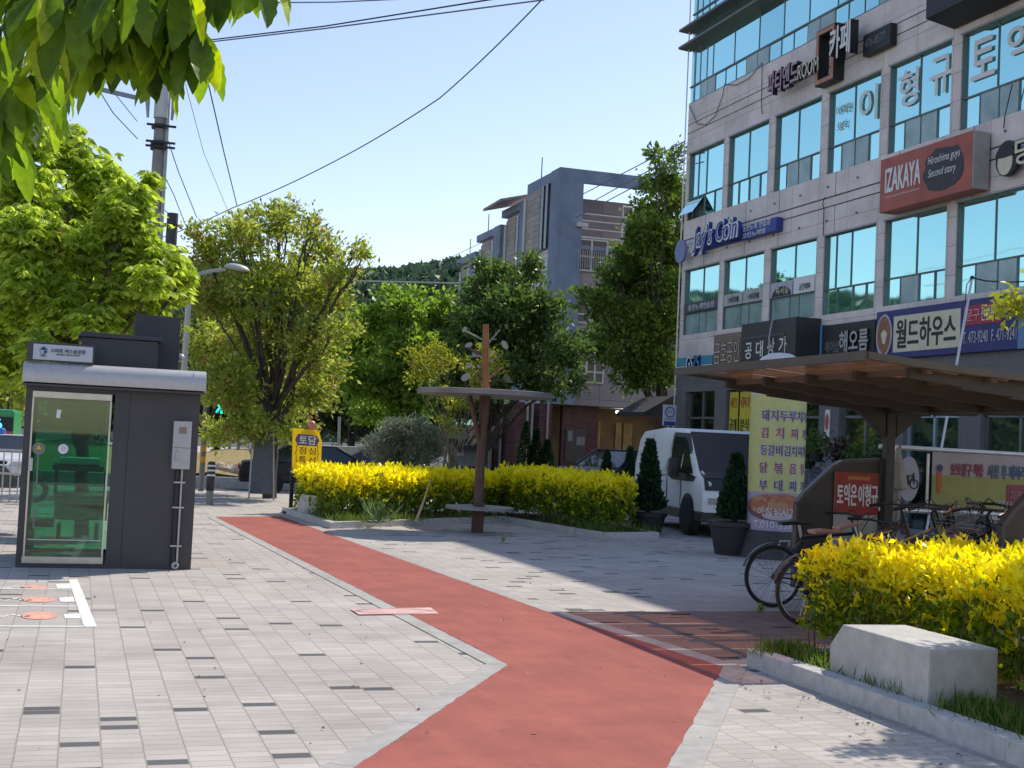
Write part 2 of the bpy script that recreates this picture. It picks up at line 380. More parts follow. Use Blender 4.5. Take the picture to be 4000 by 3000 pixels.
def tree(name, label, cat, base, clumps, trunk_r, fork_h, leaf, nspr, per, lm, bark, seed, kind='leaf', aspect=.5, group=None, squash=.85, spr=.16, extra=None, upbias=.1):
    """trunk, limbs running to every clump, and leaves set in sprigs through each clump"""
    rng = np.random.default_rng(seed); base = Vector(base)
    t = thing(name, label, cat, base, group)
    cen = sum((Vector(c) for c, r in clumps), Vector()) / len(clumps)
    fork = Vector((base.x + (cen.x - base.x) * .3, base.y + (cen.y - base.y) * .3, base.z + fork_h))
    mb = MB(); tp = limbs(mb, base - Vector((0, 0, .1)), fork, trunk_r, trunk_r * .72, rng, .05, 10, 6)
    for c, r in clumps:
        mid = fork.lerp(Vector(c), .45) + Vector((0, 0, .1 * r))
        rr = trunk_r * rng.uniform(.22, .38)
        limbs(mb, fork - Vector((0, 0, rng.uniform(0, .35) * fork_h)), mid, rr, rr * .7, rng, .1, 6, 4)
        limbs(mb, mid, Vector(c), rr * .68, rr * .25, rng, .12, 5, 4)
        for _ in range(4):
            limbs(mb, Vector(c).lerp(mid, rng.uniform(0, .6)), np.array(c) + unit(1, rng)[0] * r * .85, rr * .25, rr * .08, rng, .12, 4, 3)
    mb.build('trunk', bark, t, smooth=True)
    Ps, Ds = [], []
    tot = sum(r * r for c, r in clumps)
    for c, r in clumps:
        n = max(6, int(nspr * r * r / tot)); u = unit(n, rng)
        rad = r * rng.uniform(.12, 1, n) ** .5 * rng.choice([.8, .95, 1.1, 1.35], n, p=[.3, .35, .22, .13])
        sp = c + u * rad[:, None] * np.array([1, 1, squash])
        if kind == 'palm':
            Ps.append(sp); Ds.append(u)
        else:
            q = np.repeat(sp, per, 0) + rng.normal(0, spr, (n * per, 3)) * np.array([1, 1, .7])
            Ps.append(q); Ds.append(np.repeat(u, per, 0) * .7 + rng.normal(0, .7, (n * per, 3)) + np.array([0, 0, upbias]))
    P, D = np.concatenate(Ps), np.concatenate(Ds)
    if kind == 'palm':
        B, DD, L = palm(P, leaf, rng); leaves('crown', B, DD, L, lm, t, rng, .36, .08)
    else:
        leaves('crown', P, D, leaf * np.ones(len(P)), lm, t, rng, aspect)
    if extra: extra(t, P, rng)
    return t
# ================================================================== SETTING: ground, paving, paths
asphalt = mat('asphalt', (.075, .075, .08), .9, 0, .2, 3, .3)
pavers = brickmat('paving blocks', (.485, .450, .415), (.33, .29, .24), .103, .2, .005, axes='yx', dark=(.115, .115, .12), dark_at=.955, var=.09, off=.5, rough=.85, speck=.14, bump=.25, stain=.10); wear(pavers, .11, .10)
pavers_x = brickmat('lot paving blocks', (.44, .42, .40), (.26, .23, .20), .103, .2, .006, axes='yx', dark=(.115, .115, .12), dark_at=.94, var=.14, rough=.85, speck=.12, bump=.25, stain=.2)
redpath = wear(mat('red rubber', (.40, .125, .10), .9, 0, .10, 2.0, .35, .25, 160), .10, .22, .10, 3)
conc = mat('granite kerb', (.56, .55, .53), .8, 0, .14, 14, .25, .3, 200)
conc2 = mat('granite strip', (.43, .415, .39), .85, 0, .12, 9, .25, .3, 160)
wear(conc, .08, .16); wear(conc2, .12, .12)
soil = mat('soil', (.10, .075, .05), .95, 0, .4, 9, .8)
paint = mat('road paint', (.78, .77, .72), .7, 0, .12, 14, .1)

g = MB(); n = 26
xs = [-900, -300, -120, -60, -30, -12, 0, 12, 30, 60, 120, 300, 900]; ys = [-200, -40, 0, 20, 34, 50, 90, 150, 260, 500, 1500]
g.add([(x, y, -.30) for y in ys for x in xs], [(j * 13 + i, j * 13 + i + 1, (j + 1) * 13 + i + 1, (j + 1) * 13 + i) for j in range(10) for i in range(12)])
struct('road_ground', g, asphalt)

P_L = [(2.43, 24.2), (2.85, 13.6), (3.02, 8.96), (1.36, 6.26), (-.2, 3.7)]          # edges of the red path
P_R = [(3.72, 24.8), (3.88, 21.17), (4.33, 11.79), (4.65, 8.79), (2.91, 6.05), (1.4, 3.7)]
pz = MB()
pz.prism([(-7, -6, -.32), (17.2, -6, -.32), (17.2, 34, -.32), (2, 34, -.32), (-7, 30, -.32)], (0, 0, .32))
struct('pavement', pz, pavers)
lot = MB(); lot.prism([(10.3, 21.6, .004), (17.1, 19.5, .004), (17.1, 33.8, .004), (9.0, 33.8, .004), (9.5, 27, .004)], (0, 0, .004))
struct('parking_pavement', lot, pavers_x)
rr = random.Random(8)
def ragged(line):
    out = []
    for a, b in zip(line, line[1:]):
        L = math.hypot(b[0] - a[0], b[1] - a[1]); k = max(1, int(L / .12))
        for i in range(k): out.append((a[0] + (b[0] - a[0]) * i / k + (rr.gauss(0, .006) if i else 0), a[1] + (b[1] - a[1]) * i / k + (rr.gauss(0, .006) if i else 0)))
    return out + [line[-1]]
rp_ = MB(); rp_.poly([(*p, .0082) for p in ragged(P_L) + ragged(P_R)[::-1]])
struct('red_path', rp_, redpath)
bpm = wear(brickmat('brick red paving blocks', (.30, .20, .165), (.20, .14, .11), .103, .2, .005, axes='yx', dark=(.10, .06, .055), dark_at=.95, var=.12, rough=.85, speck=.16, bump=.25, stain=.14), .14, .10)
bp_ = MB(); bp_.prism([(4.50, 11.78, .001), (4.62, 9.22, .001), (7.3, 9.12, .001), (7.5, 11.9, .001)], (0, 0, .0045)); struct('brick_pavement', bp_, bpm)
def strip(line, wd, side, z, h, mm, name, gap=None):
    """flush border stones along a line, laid one by one with hairline joints"""
    mb = MB(); pts = [Vector((*p, 0)) for p in line]; off = []
    for i, p in enumerate(pts):
        a = (pts[i] - pts[i - 1]).normalized() if i else None; b = (pts[i + 1] - pts[i]).normalized() if i < len(pts) - 1 else None
        na = Vector((a.y, -a.x, 0)) * side if a else None; nb = Vector((b.y, -b.x, 0)) * side if b else None
        if na and nb:
            m_ = (na + nb).normalized(); off.append(p + m_ * wd / max(.4, m_.dot(na)))
        else: off.append(p + (na or nb) * wd)
    for i in range(len(pts) - 1):
        L = (pts[i + 1] - pts[i]).length; k = max(1, round(L / 1.0))
        for j in range(k):
            t0, t1 = j / k + .003 / L, (j + 1) / k - .003 / L
            q = [pts[i].lerp(pts[i + 1], t0), pts[i].lerp(pts[i + 1], t1), off[i].lerp(off[i + 1], t1), off[i].lerp(off[i + 1], t0)]
            mb.prism([(v.x, v.y, z) for v in q], (0, 0, h))
    return tag(mb.build(name, mm, bevel=.008 if h > .05 else 0), kind='structure')
strip(P_L, .15, -1 if False else 1, .002, .005, conc2, 'path_border')
strip(P_R, .17, -1, .002, .005, conc2, 'path_border')

# planting beds with raised kerbs
KB_FAR = [(3.93, 26.2), (4.12, 22.0), (8.15, 24.9), (8.70, 21.03), (10.0, 21.5), (10.25, 26.6)]
strip(KB_FAR, .14, -1, -.02, .13, conc, 'kerb')
bed = MB(); bed.prism([(4.05, 26.2, 0), (4.25, 22.2, 0), (8.25, 25.05, 0), (8.83, 21.25, 0), (9.88, 21.6, 0), (10.1, 26.6, 0)], (0, 0, .10))
struct('planting_ground', bed, soil)
KB_NEAR = [(7.6, 8.95), (4.87, 8.84), (4.83, 3.0)]
strip(KB_NEAR, .15, -1, -.02, .15, conc, 'kerb')
bed = MB(); bed.prism([(7.6, 8.83, 0), (4.99, 8.72, 0), (4.95, 3.0, 0), (9.5, 3.0, 0), (9.5, 8.83, 0)], (0, 0, .115))
struct('planting_ground', bed, soil)

# white scooter bay painted by the kiosk door
mk = MB(); zz = .003
def q4(mb, a, b, c, d, z, h=.003): mb.prism([(p[0], p[1], z) for p in (a, b, c, d)], (0, 0, h))
A, B, C_, D_ = gp(148, 1253), gp(167, 1252), gp(209, 1355), gp(181, 1355)
q4(mk, A, B, C_, D_, .002)
for y0, x1 in ((1273, 158), (1310, 168), (1354, 183)):
    a, b = gp(-60, y0 + .5), gp(x1, y0 + 1.5); q4(mk, a, b, b + Vector((0, .05, 0)), a + Vector((0, .05, 0)), .002)
for y0, x0, x1 in ((1263, 120, 150), (1292, 127, 158), (1328, 137, 172)):
    a, b, c, d = gp(x0, y0), gp(x1, y0 - 2), gp(x1 + 4, y0 + 9), gp(x0 + 3, y0 + 9); q4(mk, d, c, b, a, .002)
struct('bay_marking', mk, paint)
rv = MB()
for y0, x0, x1, hh in ((1269, 44, 104, 4), (1296, 45, 120, 6), (1331, 44, 124, 8)):
    pts = [gp((x0 + x1) / 2 + (x1 - x0) / 2 * math.cos(t), y0 + hh * math.sin(t)) for t in [2 * math.pi * i / 20 for i in range(20)]]
    rv.prism([(p.x, p.y, .002) for p in pts[::-1]], (0, 0, .003))
struct('bay_marking_red', rv, mat('salmon paint', (.72, .36, .27), .8, 0, .25, 14))
wv = MB()
for y0, x0, x1 in ((1266, 0, 70), (1293, -5, 70), (1328, -10, 68)):
    for s_ in range(5):
        a = gp(x0 + (x1 - x0) * s_ / 5, y0 + 4 + 2 * math.sin(s_ * 2)); b = gp(x0 + (x1 - x0) * (s_ + .8) / 5, y0 + 4 + 2 * math.sin(s_ * 2 + 1)); q4(wv, a, b, b + Vector((0, .05, 0)), a + Vector((0, .05, 0)), .002)
struct('bay_marking_line', wv, paint)
# pink warning sticker across the path edge
st = MB(); pts = [gp(*p) for p in ((756, 1318), (930, 1315), (948, 1328), (775, 1330))]
st.prism([(p.x, p.y, .0095) for p in pts[::-1]], (0, 0, .002))
tag(st.build('ground_sticker', mat('pale pink sticker', (.70, .42, .38), .6, 0, .2, 6)), 'pale pink sticker laid across the edge of the red path', 'sticker')
so_ = bpy.data.objects['ground_sticker']
sw = MB()
for k in range(26):
    a0, a1 = 2 * math.pi * k / 30, 2 * math.pi * (k + 1) / 30; c = (pts[0] + pts[1] + pts[2] + pts[3]) / 4
    f_ = lambda a, r: (c.x + r * .36 * math.cos(a), c.y + r * .15 * math.sin(a), .0122)
    sw.poly([f_(a0, .9), f_(a1, .9), f_(a1, 1.05), f_(a0, 1.05)])
sw.build('sticker_circle', mat('sticker ink', (.28, .2, .2), .7, 0, 0), so_)

# far side: crossing, kerbs, bank
cr = MB()
for i in range(7): cr.box(-4.5 + i * .0 - 0, 6.5, 0, .42, 0, .004) if False else cr.prism([(-5, 34.4 + i * .95, -.294), (5.4, 34.4 + i * .95, -.294), (5.4, 34.85 + i * .95, -.294), (-5, 34.85 + i * .95, -.294)], (0, 0, .004))
struct('crossing_marking', cr, paint)
fk = MB(); fk.prism([(-14, 43, -.3), (14.5, 43, -.3), (14.5, 120, -.3), (-14, 120, -.3)], (0, 0, .28))
struct('far_pavement', fk, mat('far paving', (.42, .40, .37), .9, 0, .15, 2))
strip([(-14, 42.9), (14.5, 42.9)], .22, 1, -.3, .36, conc, 'far_kerb')
bk = MB(); m_ = 15; vs = []
rng_ = np.random.default_rng(3)
for j in range(5):
    for i in range(m_):
        x = -10 + 22 * i / (m_ - 1); vs.append((x, 44.5 + j * 2.2, -.02 + [0, .55, .8, .95, 1.0][j] * (.75 + .2 * math.sin(i * 1.3)) + rng_.normal(0, .05)))
bk.add(vs, [(j * m_ + i, j * m_ + i + 1, (j + 1) * m_ + i + 1, (j + 1) * m_ + i) for j in range(4) for i in range(m_ - 1)])
struct('bank_terrain', bk, mat('dry grass bank', (.30, .235, .10), .95, 0, .35, 4, .8), smooth=True)
rk_m = mat('bank rock', (.42, .35, .27), .9, 0, .3, 5, .6)
for i, (x, y) in enumerate(((478, 1036), (492, 1046), (507, 1040), (524, 1042), (541, 1040), (598, 1042), (617, 1038))):
    p = atd(x, y, 44.5); mb = MB(); mb.ball((0, 0, 0), 1, 9, 6); rr = random.Random(i)
    sc = (.32 * rr.uniform(.8, 1.2), .35, .24 * rr.uniform(.8, 1.2)); ph = rr.uniform(0, 6)
    mb.v = [(p.x + v[0] * sc[0] * (1 + .2 * math.sin(3 * v[1] + ph)), p.y + v[1] * sc[1], max(-.05, .16 + v[2] * sc[2] * (1 + .25 * math.sin(4 * v[0] + ph)))) for v in mb.v]
    tag(mb.build('rock', rk_m), 'tan boulder edging the dry grass bank across the road', 'rock', 'boulders along the dry bank')

# wooded hill
hl = MB(); hx = 40
vs = []
for j in range(7):
    for i in range(hx):
        a = -.9 + 1.5 * i / (hx - 1) + YAW * 0; d = 300 + j * 45
        top = 60 + 5 * math.sin(a * 6 + 1.2) + 3 * math.sin(a * 17) + 1.5 * math.sin(a * 41)
        vs.append((d * math.sin(a + .25), d * math.cos(a + .25), -2 + top * [0, .42, .72, .9, 1.0, 1.06, 1.1][j]))
hl.add(vs, [(j * hx + i, j * hx + i + 1, (j + 1) * hx + i + 1, (j + 1) * hx + i) for j in range(6) for i in range(hx - 1)])
struct('hill_terrain', hl, mat('hill ground', (.05, .085, .045), .95, 0, .4, .05), smooth=True)
hv = np.array(vs).reshape(7, hx, 3); rng_ = np.random.default_rng(5)
Ph = []
for j in range(6):
    for i in range(hx - 1):
        for k in range(16):
            u, v = rng_.uniform(), rng_.uniform()
            c = (hv[j, i] * (1 - u) + hv[j, i + 1] * u) * (1 - v) + (hv[j + 1, i] * (1 - u) + hv[j + 1, i + 1] * u) * v
            q = unit(26, rng_) * np.array([3.2, 3.2, 2.6]); q[:, 2] = abs(q[:, 2]); Ph.append(c + q)
Ph = np.concatenate(Ph)
tag(leaves('hill_woods', Ph, unit(len(Ph), rng_) + np.array([0, 0, .6]), 2.6 * np.ones(len(Ph)), leafmat('hill leaf', (.045, .085, .05), (.085, .14, .075), .2), None, rng_, .8), kind='stuff')

# ================================================================== MAIN BUILDING
FX = 17.3; Y0, Y1 = 17.6, 36.35; TOP = 16.6
stone = brickmat('facade granite', (.84, .745, .70), (.26, .24, .24), 1.305, .62, .006, axes='yz', var=.05, off=0, rough=.6, speck=.10, bump=.1, stain=.16, shift=(.10, .0)); wear(stone, .10, .06, .10, 5)
stone_d = brickmat('ground floor granite', (.17, .165, .17), (.07, .07, .07), .9, .6, .004, axes='yz', var=.08, off=0, rough=.45, speck=.08, bump=.1, stain=.1)
glassA, t_, b_ = nmat('teal mirror glass'); b_.inputs['Base Color'].default_value = (.50, .90, .88, 1); b_.inputs['Metallic'].default_value = 1; b_.inputs['Roughness'].default_value = .03
nz = t_.nodes.new('ShaderNodeTexNoise'); nz.inputs['Scale'].default_value = .55; tc_ = t_.nodes.new('ShaderNodeTexCoord'); t_.links.new(tc_.outputs['Object'], nz.inputs['Vector'])
bp_ = t_.nodes.new('ShaderNodeBump'); bp_.inputs['Strength'].default_value = .11; bp_.inputs['Distance'].default_value = .05; t_.links.new(nz.outputs[0], bp_.inputs['Height']); t_.links.new(bp_.outputs[0], b_.inputs['Normal'])
gi = t_.nodes.new('ShaderNodeNewGeometry'); gr_ = t_.nodes.new('ShaderNodeValToRGB'); gr_.color_ramp.elements[0].color = (.40, .76, .76, 1); gr_.color_ramp.elements[1].color = (.56, .97, .94, 1)
t_.links.new(gi.outputs['Random Per Island'], gr_.inputs[0]); t_.links.new(gr_.outputs[0], b_.inputs['Base Color'])
glassD = mat('dark green glass', (.30, .43, .42), .12, 0, .25, 2, 0, .9)
frameD = mat('dark window frame', (.15, .17, .175), .4, .3, .05)
sillM = mat('pale sill', (.42, .42, .43), .6, 0, .1, 8)
bld = thing('shop_building', 'grey granite building with teal mirror windows and shop signs, closest of the two buildings', 'building', (FX, Y1, 0))
wl = MB()
wl.box(FX + .32, 28.5, Y0, Y1, 0, TOP)                                       # core behind the facade
def band(z0, z1, x=FX): wl.box(x, FX + .34, Y0, Y1, z0, z1)
band(7.10, 8.62); band(3.9, 5.10); band(10.70, 12.27); band(15.9, TOP)
BAYS = [(33.88, 36.15), (31.27, 33.58), (28.62, 30.92), (26.04, 28.28), (23.43, 25.70), (20.80, 23.10), (18.2, 20.5)]
for z0, z1 in ((5.10, 7.10), (8.62, 10.70)):
    ed = [Y1] + [v for a, b in BAYS for v in (b, a)] + [Y0]
    for i in range(0, len(ed), 2): wl.box(FX, FX + .34, ed[i + 1], ed[i], z0, z1)
wall = wl.build('wall', stone, bld)
jn = MB()
for z in (7.79, 8.02): jn.box(FX - .004, FX + .01, Y0, Y1, z - .014, z + .014)
for y in (34.9, 32.4, 30.55, 27.83, 25.2, 22.6, 20.0):
    jn.box(FX - .004, FX + .01, y - .008, y + .008, 7.10, 7.776); jn.box(FX - .004, FX + .01, y - .008, y + .008, 8.034, 8.62)
for z in (11.35, 11.62): jn.box(FX - .004, FX + .01, Y0, Y1, z - .012, z + .012)
jn.build('wall_joints', mat('dark joint line', (.07, .065, .07), .9, 0, 0), wall)  # dark strips along the facade joints
for y in np.arange(19, 36, 1.31):
    for z in (7.45, 8.3): bolts = MB(); bolts.box(FX - .03, FX, y - .025, y + .025, z - .025, z + .025); bolts.build('anchor_bolt', frameD, wall)
def window(y0, y1, z0, ztr, z1, upper, lower, dark_low=(), tilt=None):
    wn = MB(); ue = [0] + list(upper) + [1]
    for a, b in zip(ue, ue[1:]): wn.box(FX + .10, FX + .13, y1 - (y1 - y0) * b, y1 - (y1 - y0) * a, ztr, z1)
    cut = [y1 - (y1 - y0) * t for t in lower]
    for k in range(len(cut) - 1):
        if k in dark_low: continue
        if tilt == k: continue
        wn.box(FX + .10, FX + .13, cut[k + 1], cut[k], z0, ztr)
    o = wn.build('window', glassA, bld)
    if dark_low:
        for k in dark_low: dk = MB(); dk.box(FX + .085, FX + .115, cut[k + 1] + .005, cut[k] - .005, z0 + .01, ztr); dk.build('opening_pane', glassD, o)
    fr = MB(); t = .016
    for a, b in ((y0, y0 + t), (y1 - t * 1.6, y1)): fr.box(FX + .03, FX + .14, a, b, z0, z1)
    fr.box(FX + .04, FX + .14, y0, y1, z1 - t, z1); fr.box(FX + .05, FX + .14, y0, y1, z0, z0 + t); fr.box(FX + .06, FX + .14, y0, y1, ztr - t, ztr + t)
    for u in upper: yy = y1 - (y1 - y0) * u; fr.box(FX + .075, FX + .14, yy - .008, yy + .008, ztr, z1)
    for c in cut[1:-1]: fr.box(FX + .07, FX + .14, c - .011, c + .011, z0, ztr)
    fr.build('frame', frameD, o)
    sl_ = MB(); sl_.box(FX - .045, FX + .10, y0, y1, z1, z1 + .03) if False else sl_.box(FX - .03, FX + .05, y0 - .02, y1 + .02, z1 - .002, z1 + .035)
    sl_.build('head_trim', sillM, o)
    if tilt is not None:                                                    # one sash pushed open at the bottom
        a, b = cut[tilt + 1], cut[tilt]; mb = MB(); h = ztr - z0
        mb.prism([(FX + .08, b, ztr), (FX + .08, a, ztr), (FX - .30, a, z0 + .12), (FX - .30, b, z0 + .12)], (.025, 0, .02)); mb.build('open_sash', glassA, o)
        mb = MB(); mb.box(FX + .2, FX + .22, a, b, z0, ztr); mb.build('dark_gap', frameD, o)
    return o
LOW3 = [0, .27, .5, .78, 1]
for i, (a, b) in enumerate(BAYS):
    window(a, b, 5.10, 5.73, 7.08, [.5] if i not in (3,) else [.2, .5], [0, .42, .62, 1] if i < 3 else [0, .25, .55, .8, 1], (0, 1, 2) if i < 3 else (() if i == 3 else (1,) if i == 4 else (1, 2)))
    window(a, b, 8.62, 9.30, 10.68, [.22, .46] if i == 0 else [.47], [0, .42, .72, 1] if i == 0 else [0, .24, .5, .77, 1] if i == 1 else [0, .24, .5, .76, 1], () if i < 2 else (1, 2), tilt=0 if i == 0 else None)
# upper glass storeys with two projecting ledges
tg = MB(); yt = [Y1 + .02, 36.1, 35.3, 33.55, 32.1, 30.75, 29.45, 28.1, 26.8, 25.5, 24.2, 22.9, 21.6, 20.3, 19, Y0]
for a, b in zip(yt, yt[1:]): tg.box(FX + .06, FX + .10, b, a, 12.27, 15.9)
tgo = tg.build('window', glassA, bld)
fr = MB(); dk = MB()
for z in (12.29, 12.82, 15.1): fr.box(FX + .02, FX + .11, Y0, Y1 + .03, z - .022, z + .022)
ys_ = [36.1, 35.75, 35.3, 34.9, 33.55, 32.1, 30.75, 29.45, 28.1, 26.8, 25.5, 24.2, 22.9, 21.6, 20.3, 19]
for y in ys_: fr.box(FX + .045, FX + .11, y - .013, y + .013, 12.82, 15.9)
low = [36.1, 35.7, 35.2, 34.7, 34.05, 33.4, 32.8, 32.15, 31.5, 30.85, 30.2, 29.5, 28.9, 28.2, 27.6, 26.9, 26.3, 25.6]
for k, y in enumerate(low):
    fr.box(FX + .045, FX + .11, y - .013, y + .013, 12.27, 12.82)
    if k % 5 in (1, 2) and k: dk = MB(); dk.box(FX + .045, FX + .075, low[k + 1] + .02 if k + 1 < len(low) else y - .6, y - .02, 12.3, 12.8); dk.build('opening_pane', glassD, tgo)
fr.build('frame', frameD, tgo)
lg = MB()
for z in (14.0, 14.55): lg.prism([(FX + .1, Y1 + .25, z), (FX - .32, Y1 + .25, z + .03), (FX - .32, Y1 + .25, z + .10), (FX + .1, Y1 + .25, z + .15)], (0, Y0 - Y1 - .25, 0))
lg.build('ledge', mat('dark grey aluminium', (.13, .125, .12), .45, .4, .1), bld)
# ground floor: dark granite columns, glazing, beam
gf = MB()
for a, b in ((35.72, 36.35), (33.1, 33.8), (30.4, 31.2), (27.3, 28.2), (24.7, 25.4), (22.1, 22.8), (19.2, 20.0)): gf.box(FX - .02, FX + .33, a, b, 0, 3.36)
gf.box(FX - .025, FX + .33, Y0, Y1 + .01, 3.36, 3.9)
gf.build('ground_floor_stone', stone_d, bld)
shop_in = mat('shop interior', (.30, .28, .24), .8, 0, .5, 1.2)
si = MB(); si.box(FX + .318, FX + .33, Y0, Y1, 0, 3.36); si.build('shop_back', shop_in, bld)
for i, (a, b) in enumerate(((33.8, 35.72), (31.2, 33.1), (28.2, 30.4), (25.4, 27.3), (22.8, 24.7), (20.0, 22.1))):
    mb = MB(); mb.box(FX + .12, FX + .14, a, b, .02, 3.36)
    o = mb.build('shop_window', seethrough('shop glass', (.62, .72, .70), .16), bld)
    fr = MB(); fr.box(FX + .09, FX + .17, a, b, 2.55, 2.61); fr.box(FX + .09, FX + .17, a, b, 0, .12)
    for y in (a + .03, (a + b) / 2, b - .03): fr.box(FX + .09, FX + .17, y - .03, y + .03, .12, 3.34)
    fr.build('frame', mat('pale blue frame', (.36, .45, .52), .4, .3, .05) if i in (4,) else mat('steel frame', (.20, .20, .20), .4, .5, .1), o)
# drip pipe at the corner
mb = MB(); mb.tube([(FX - .05, Y1 + .07, 0), (FX - .05, Y1 + .07, TOP)], .02, 6); mb.build('drain_pipe', mat('white pipe', (.7, .7, .7), .5, 0, 0), bld)

# ================================================================== SIGNS ON THE FACADE
UX, UZ = Vector((0, -1, 0)), Vector((0, 0, 1))
white = mat('sign white', (.78, .78, .76), .5, 0, .05); black = mat('sign black', (.018, .018, .02), .5, 0, .1); cream = mat('sign cream', (.70, .66, .47), .5, 0, .06)
navy = mat('sign navy', (.035, .04, .17), .5, 0, .1); blue = mat('sign blue', (.03, .06, .30), .5, 0, .1)
def onwall(name, body, y, z, wd, h, m, par, x=FX - .2, bold=.03, depth=0.0, skew=0): return lettering(name, body, (x, y, z), UX, UZ, wd, h, m, par, bold, depth, skew)
def board(name, label, y0, y1, z0, z1, m, x=FX - .18, d=.17, edge=None):
    mb = MB(); mb.box(x, x + d, y0, y1, z0, z1); o = tag(mb.build(name, m, bevel=.01), label, 'sign')
    return o
# navy sign with cream panel
s = board('shop_sign', 'long navy sign with cream panel and black lettering over the shop', 20.87, 25.63, 3.86, 4.95, navy)
mb = MB(); mb.box(FX - .192, FX - .17, 22.62, 24.95, 3.99, 4.80); mb.build('name_panel', cream, s, bevel=.06)
onwall('lettering', '월드하우스', 24.82, 4.08, 2.07, .62, black, s, FX - .197, .045)
mb = MB(); mb.lathe([(.34, 0), (.34, .02)], (FX - .20, 25.28, 4.40), 24, 'x'); mb.v = [(a, 25.28 + (b - 25.28) * .82, 4.40 + (c - 4.40) * 1.32) for a, b, c in mb.v]; dsk = mb.build('coffee_picture', mat('coffee brown', (.30, .115, .06), .5, 0, .3, 9), s)
mb = MB(); mb.ring((FX - .2, 25.28, 4.40), .34, .022, 'x'); mb.v = [(a, 25.28 + (b - 25.28) * .82, 4.40 + (c - 4.40) * 1.32) for a, b, c in mb.v]; mb.build('rim', mat('pale lilac', (.5, .48, .55), .5, 0, 0), dsk)
mb = MB(); mb.prism([(FX - .207, 25.28 + .10 * math.cos(t) * (1 + .3 * math.sin(3 * t)), 4.36 + .16 * math.sin(t)) for t in [2 * math.pi * k / 18 for k in range(18)]], (.01, 0, 0)); mb.build('milk_mark', cream, dsk)
mb = MB(); mb.box(FX - .192, FX - .17, 21.35, 22.5, 4.42, 4.82); mb.build('red_panel', mat('sign red', (.42, .035, .06), .5, 0, .05), s)
onwall('lettering', '문구', 22.42, 4.50, .42, .24, mat('pink', (.75, .35, .4), .5, 0, 0), s, FX - .197); onwall('lettering', '전산용품', 21.95, 4.48, .55, .30, white, s, FX - .197, .03)
onwall('lettering', 'T. 473-9240  F. 471-9241', 22.52, 4.05, 1.62, .24, mat('pale lilac', (.5, .48, .55), .5, 0, 0), s, FX - .187, .02)
mb = MB(); mb.box(FX - .182, FX - .17, 20.62, 20.868, 3.86, 4.95); mb.build('side_cap', mat('sign cap blue', (.12, .25, .42), .5, 0, .05), s)
# black hair shop sign
s = board('shop_sign', 'black sign with blue edge and raised grey letters above the bike shelter', 25.68, 27.92, 3.95, 4.80, black)
mb = MB(); mb.box(FX - .19, FX - .01, 27.925, 27.985, 3.93, 4.84); mb.build('blue_edge', mat('edge blue', (.10, .30, .55), .5, 0, 0), s)
gy = mat('letter grey', (.42, .43, .42), .5, 0, 0)
onwall('lettering', '헤어샵', 27.75, 4.12, .62, .28, mat('letter dim', (.2, .2, .19), .5, 0, 0), s, FX - .185, .01); onwall('lettering', '해오름', 27.05, 4.10, 1.18, .50, [gy, black], s, FX - .185, .05, .05)
# entrance canopy box with white letters
s = board('entrance_sign', 'big dark box over the entrance with four white letters', 28.25, 31.05, 3.75, 5.02, mat('charcoal panel', (.04, .04, .042), .4, 0, .1), FX - .72, .71)
for k, c in enumerate('공대상가'): onwall('lettering', c, 30.78 - k * .585, 4.08 + .02 * k, .36, .42, white, s, FX - .726, .035)
mb = MB(); mb.box(FX - .735, FX - .722, 28.75, 28.80, 3.8, 4.62); mb.box(FX - .735, FX - .722, 28.75, 30.9, 4.60, 4.65); mb.build('trim', mat('charcoal trim', (.10, .10, .10), .4, .2, 0), s)
mb = MB(); mb.tube([(FX - .75, 29.35, 5.0), (FX - .86, 29.3, 4.55), (FX - .84, 29.3, 4.2)], .022, 6); mb.build('lamp_arm', mat('steel grey', (.35, .35, .36), .4, .6, 0), s)
# bronze estate agent sign
s = board('shop_sign', 'square bronze sign with outlined letters beside the entrance box', 31.86, 33.68, 3.86, 4.94, mat('bronze panel', (.27, .185, .135), .45, .2, .08))
onwall('lettering', '금호공인중', 33.60, 4.10, 1.9, .62, black, s, FX - .185, .07); onwall('lettering', '금호공인중', 33.60, 4.10, 1.9, .62, mat('pale bronze', (.55, .46, .38), .5, 0, 0), s, FX - .19, .01)
# turquoise shop sign
s = board('shop_sign', 'turquoise and navy strip sign at the far corner of the facade', 33.70, 36.05, 3.98, 4.38, navy)
tq = mat('turquoise', (.06, .32, .46), .5, 0, .05)
for a, b in ((33.71, 34.45), (35.35, 36.04)):
    mb = MB(); mb.box(FX - .19, FX - .17, a, b, 4.14, 4.37); mb.build('turquoise_band', tq, s); mb = MB(); mb.box(FX - .19, FX - .17, a, b, 4.03, 4.12); mb.build('white_band', white, s)
onwall('lettering', 'GS', 35.28, 4.00, .42, .40, [white, navy], s, FX - .2, .05, .05); onwall('lettering', '25', 34.86, 4.00, .42, .40, [tq, navy], s, FX - .2, .05, .05)
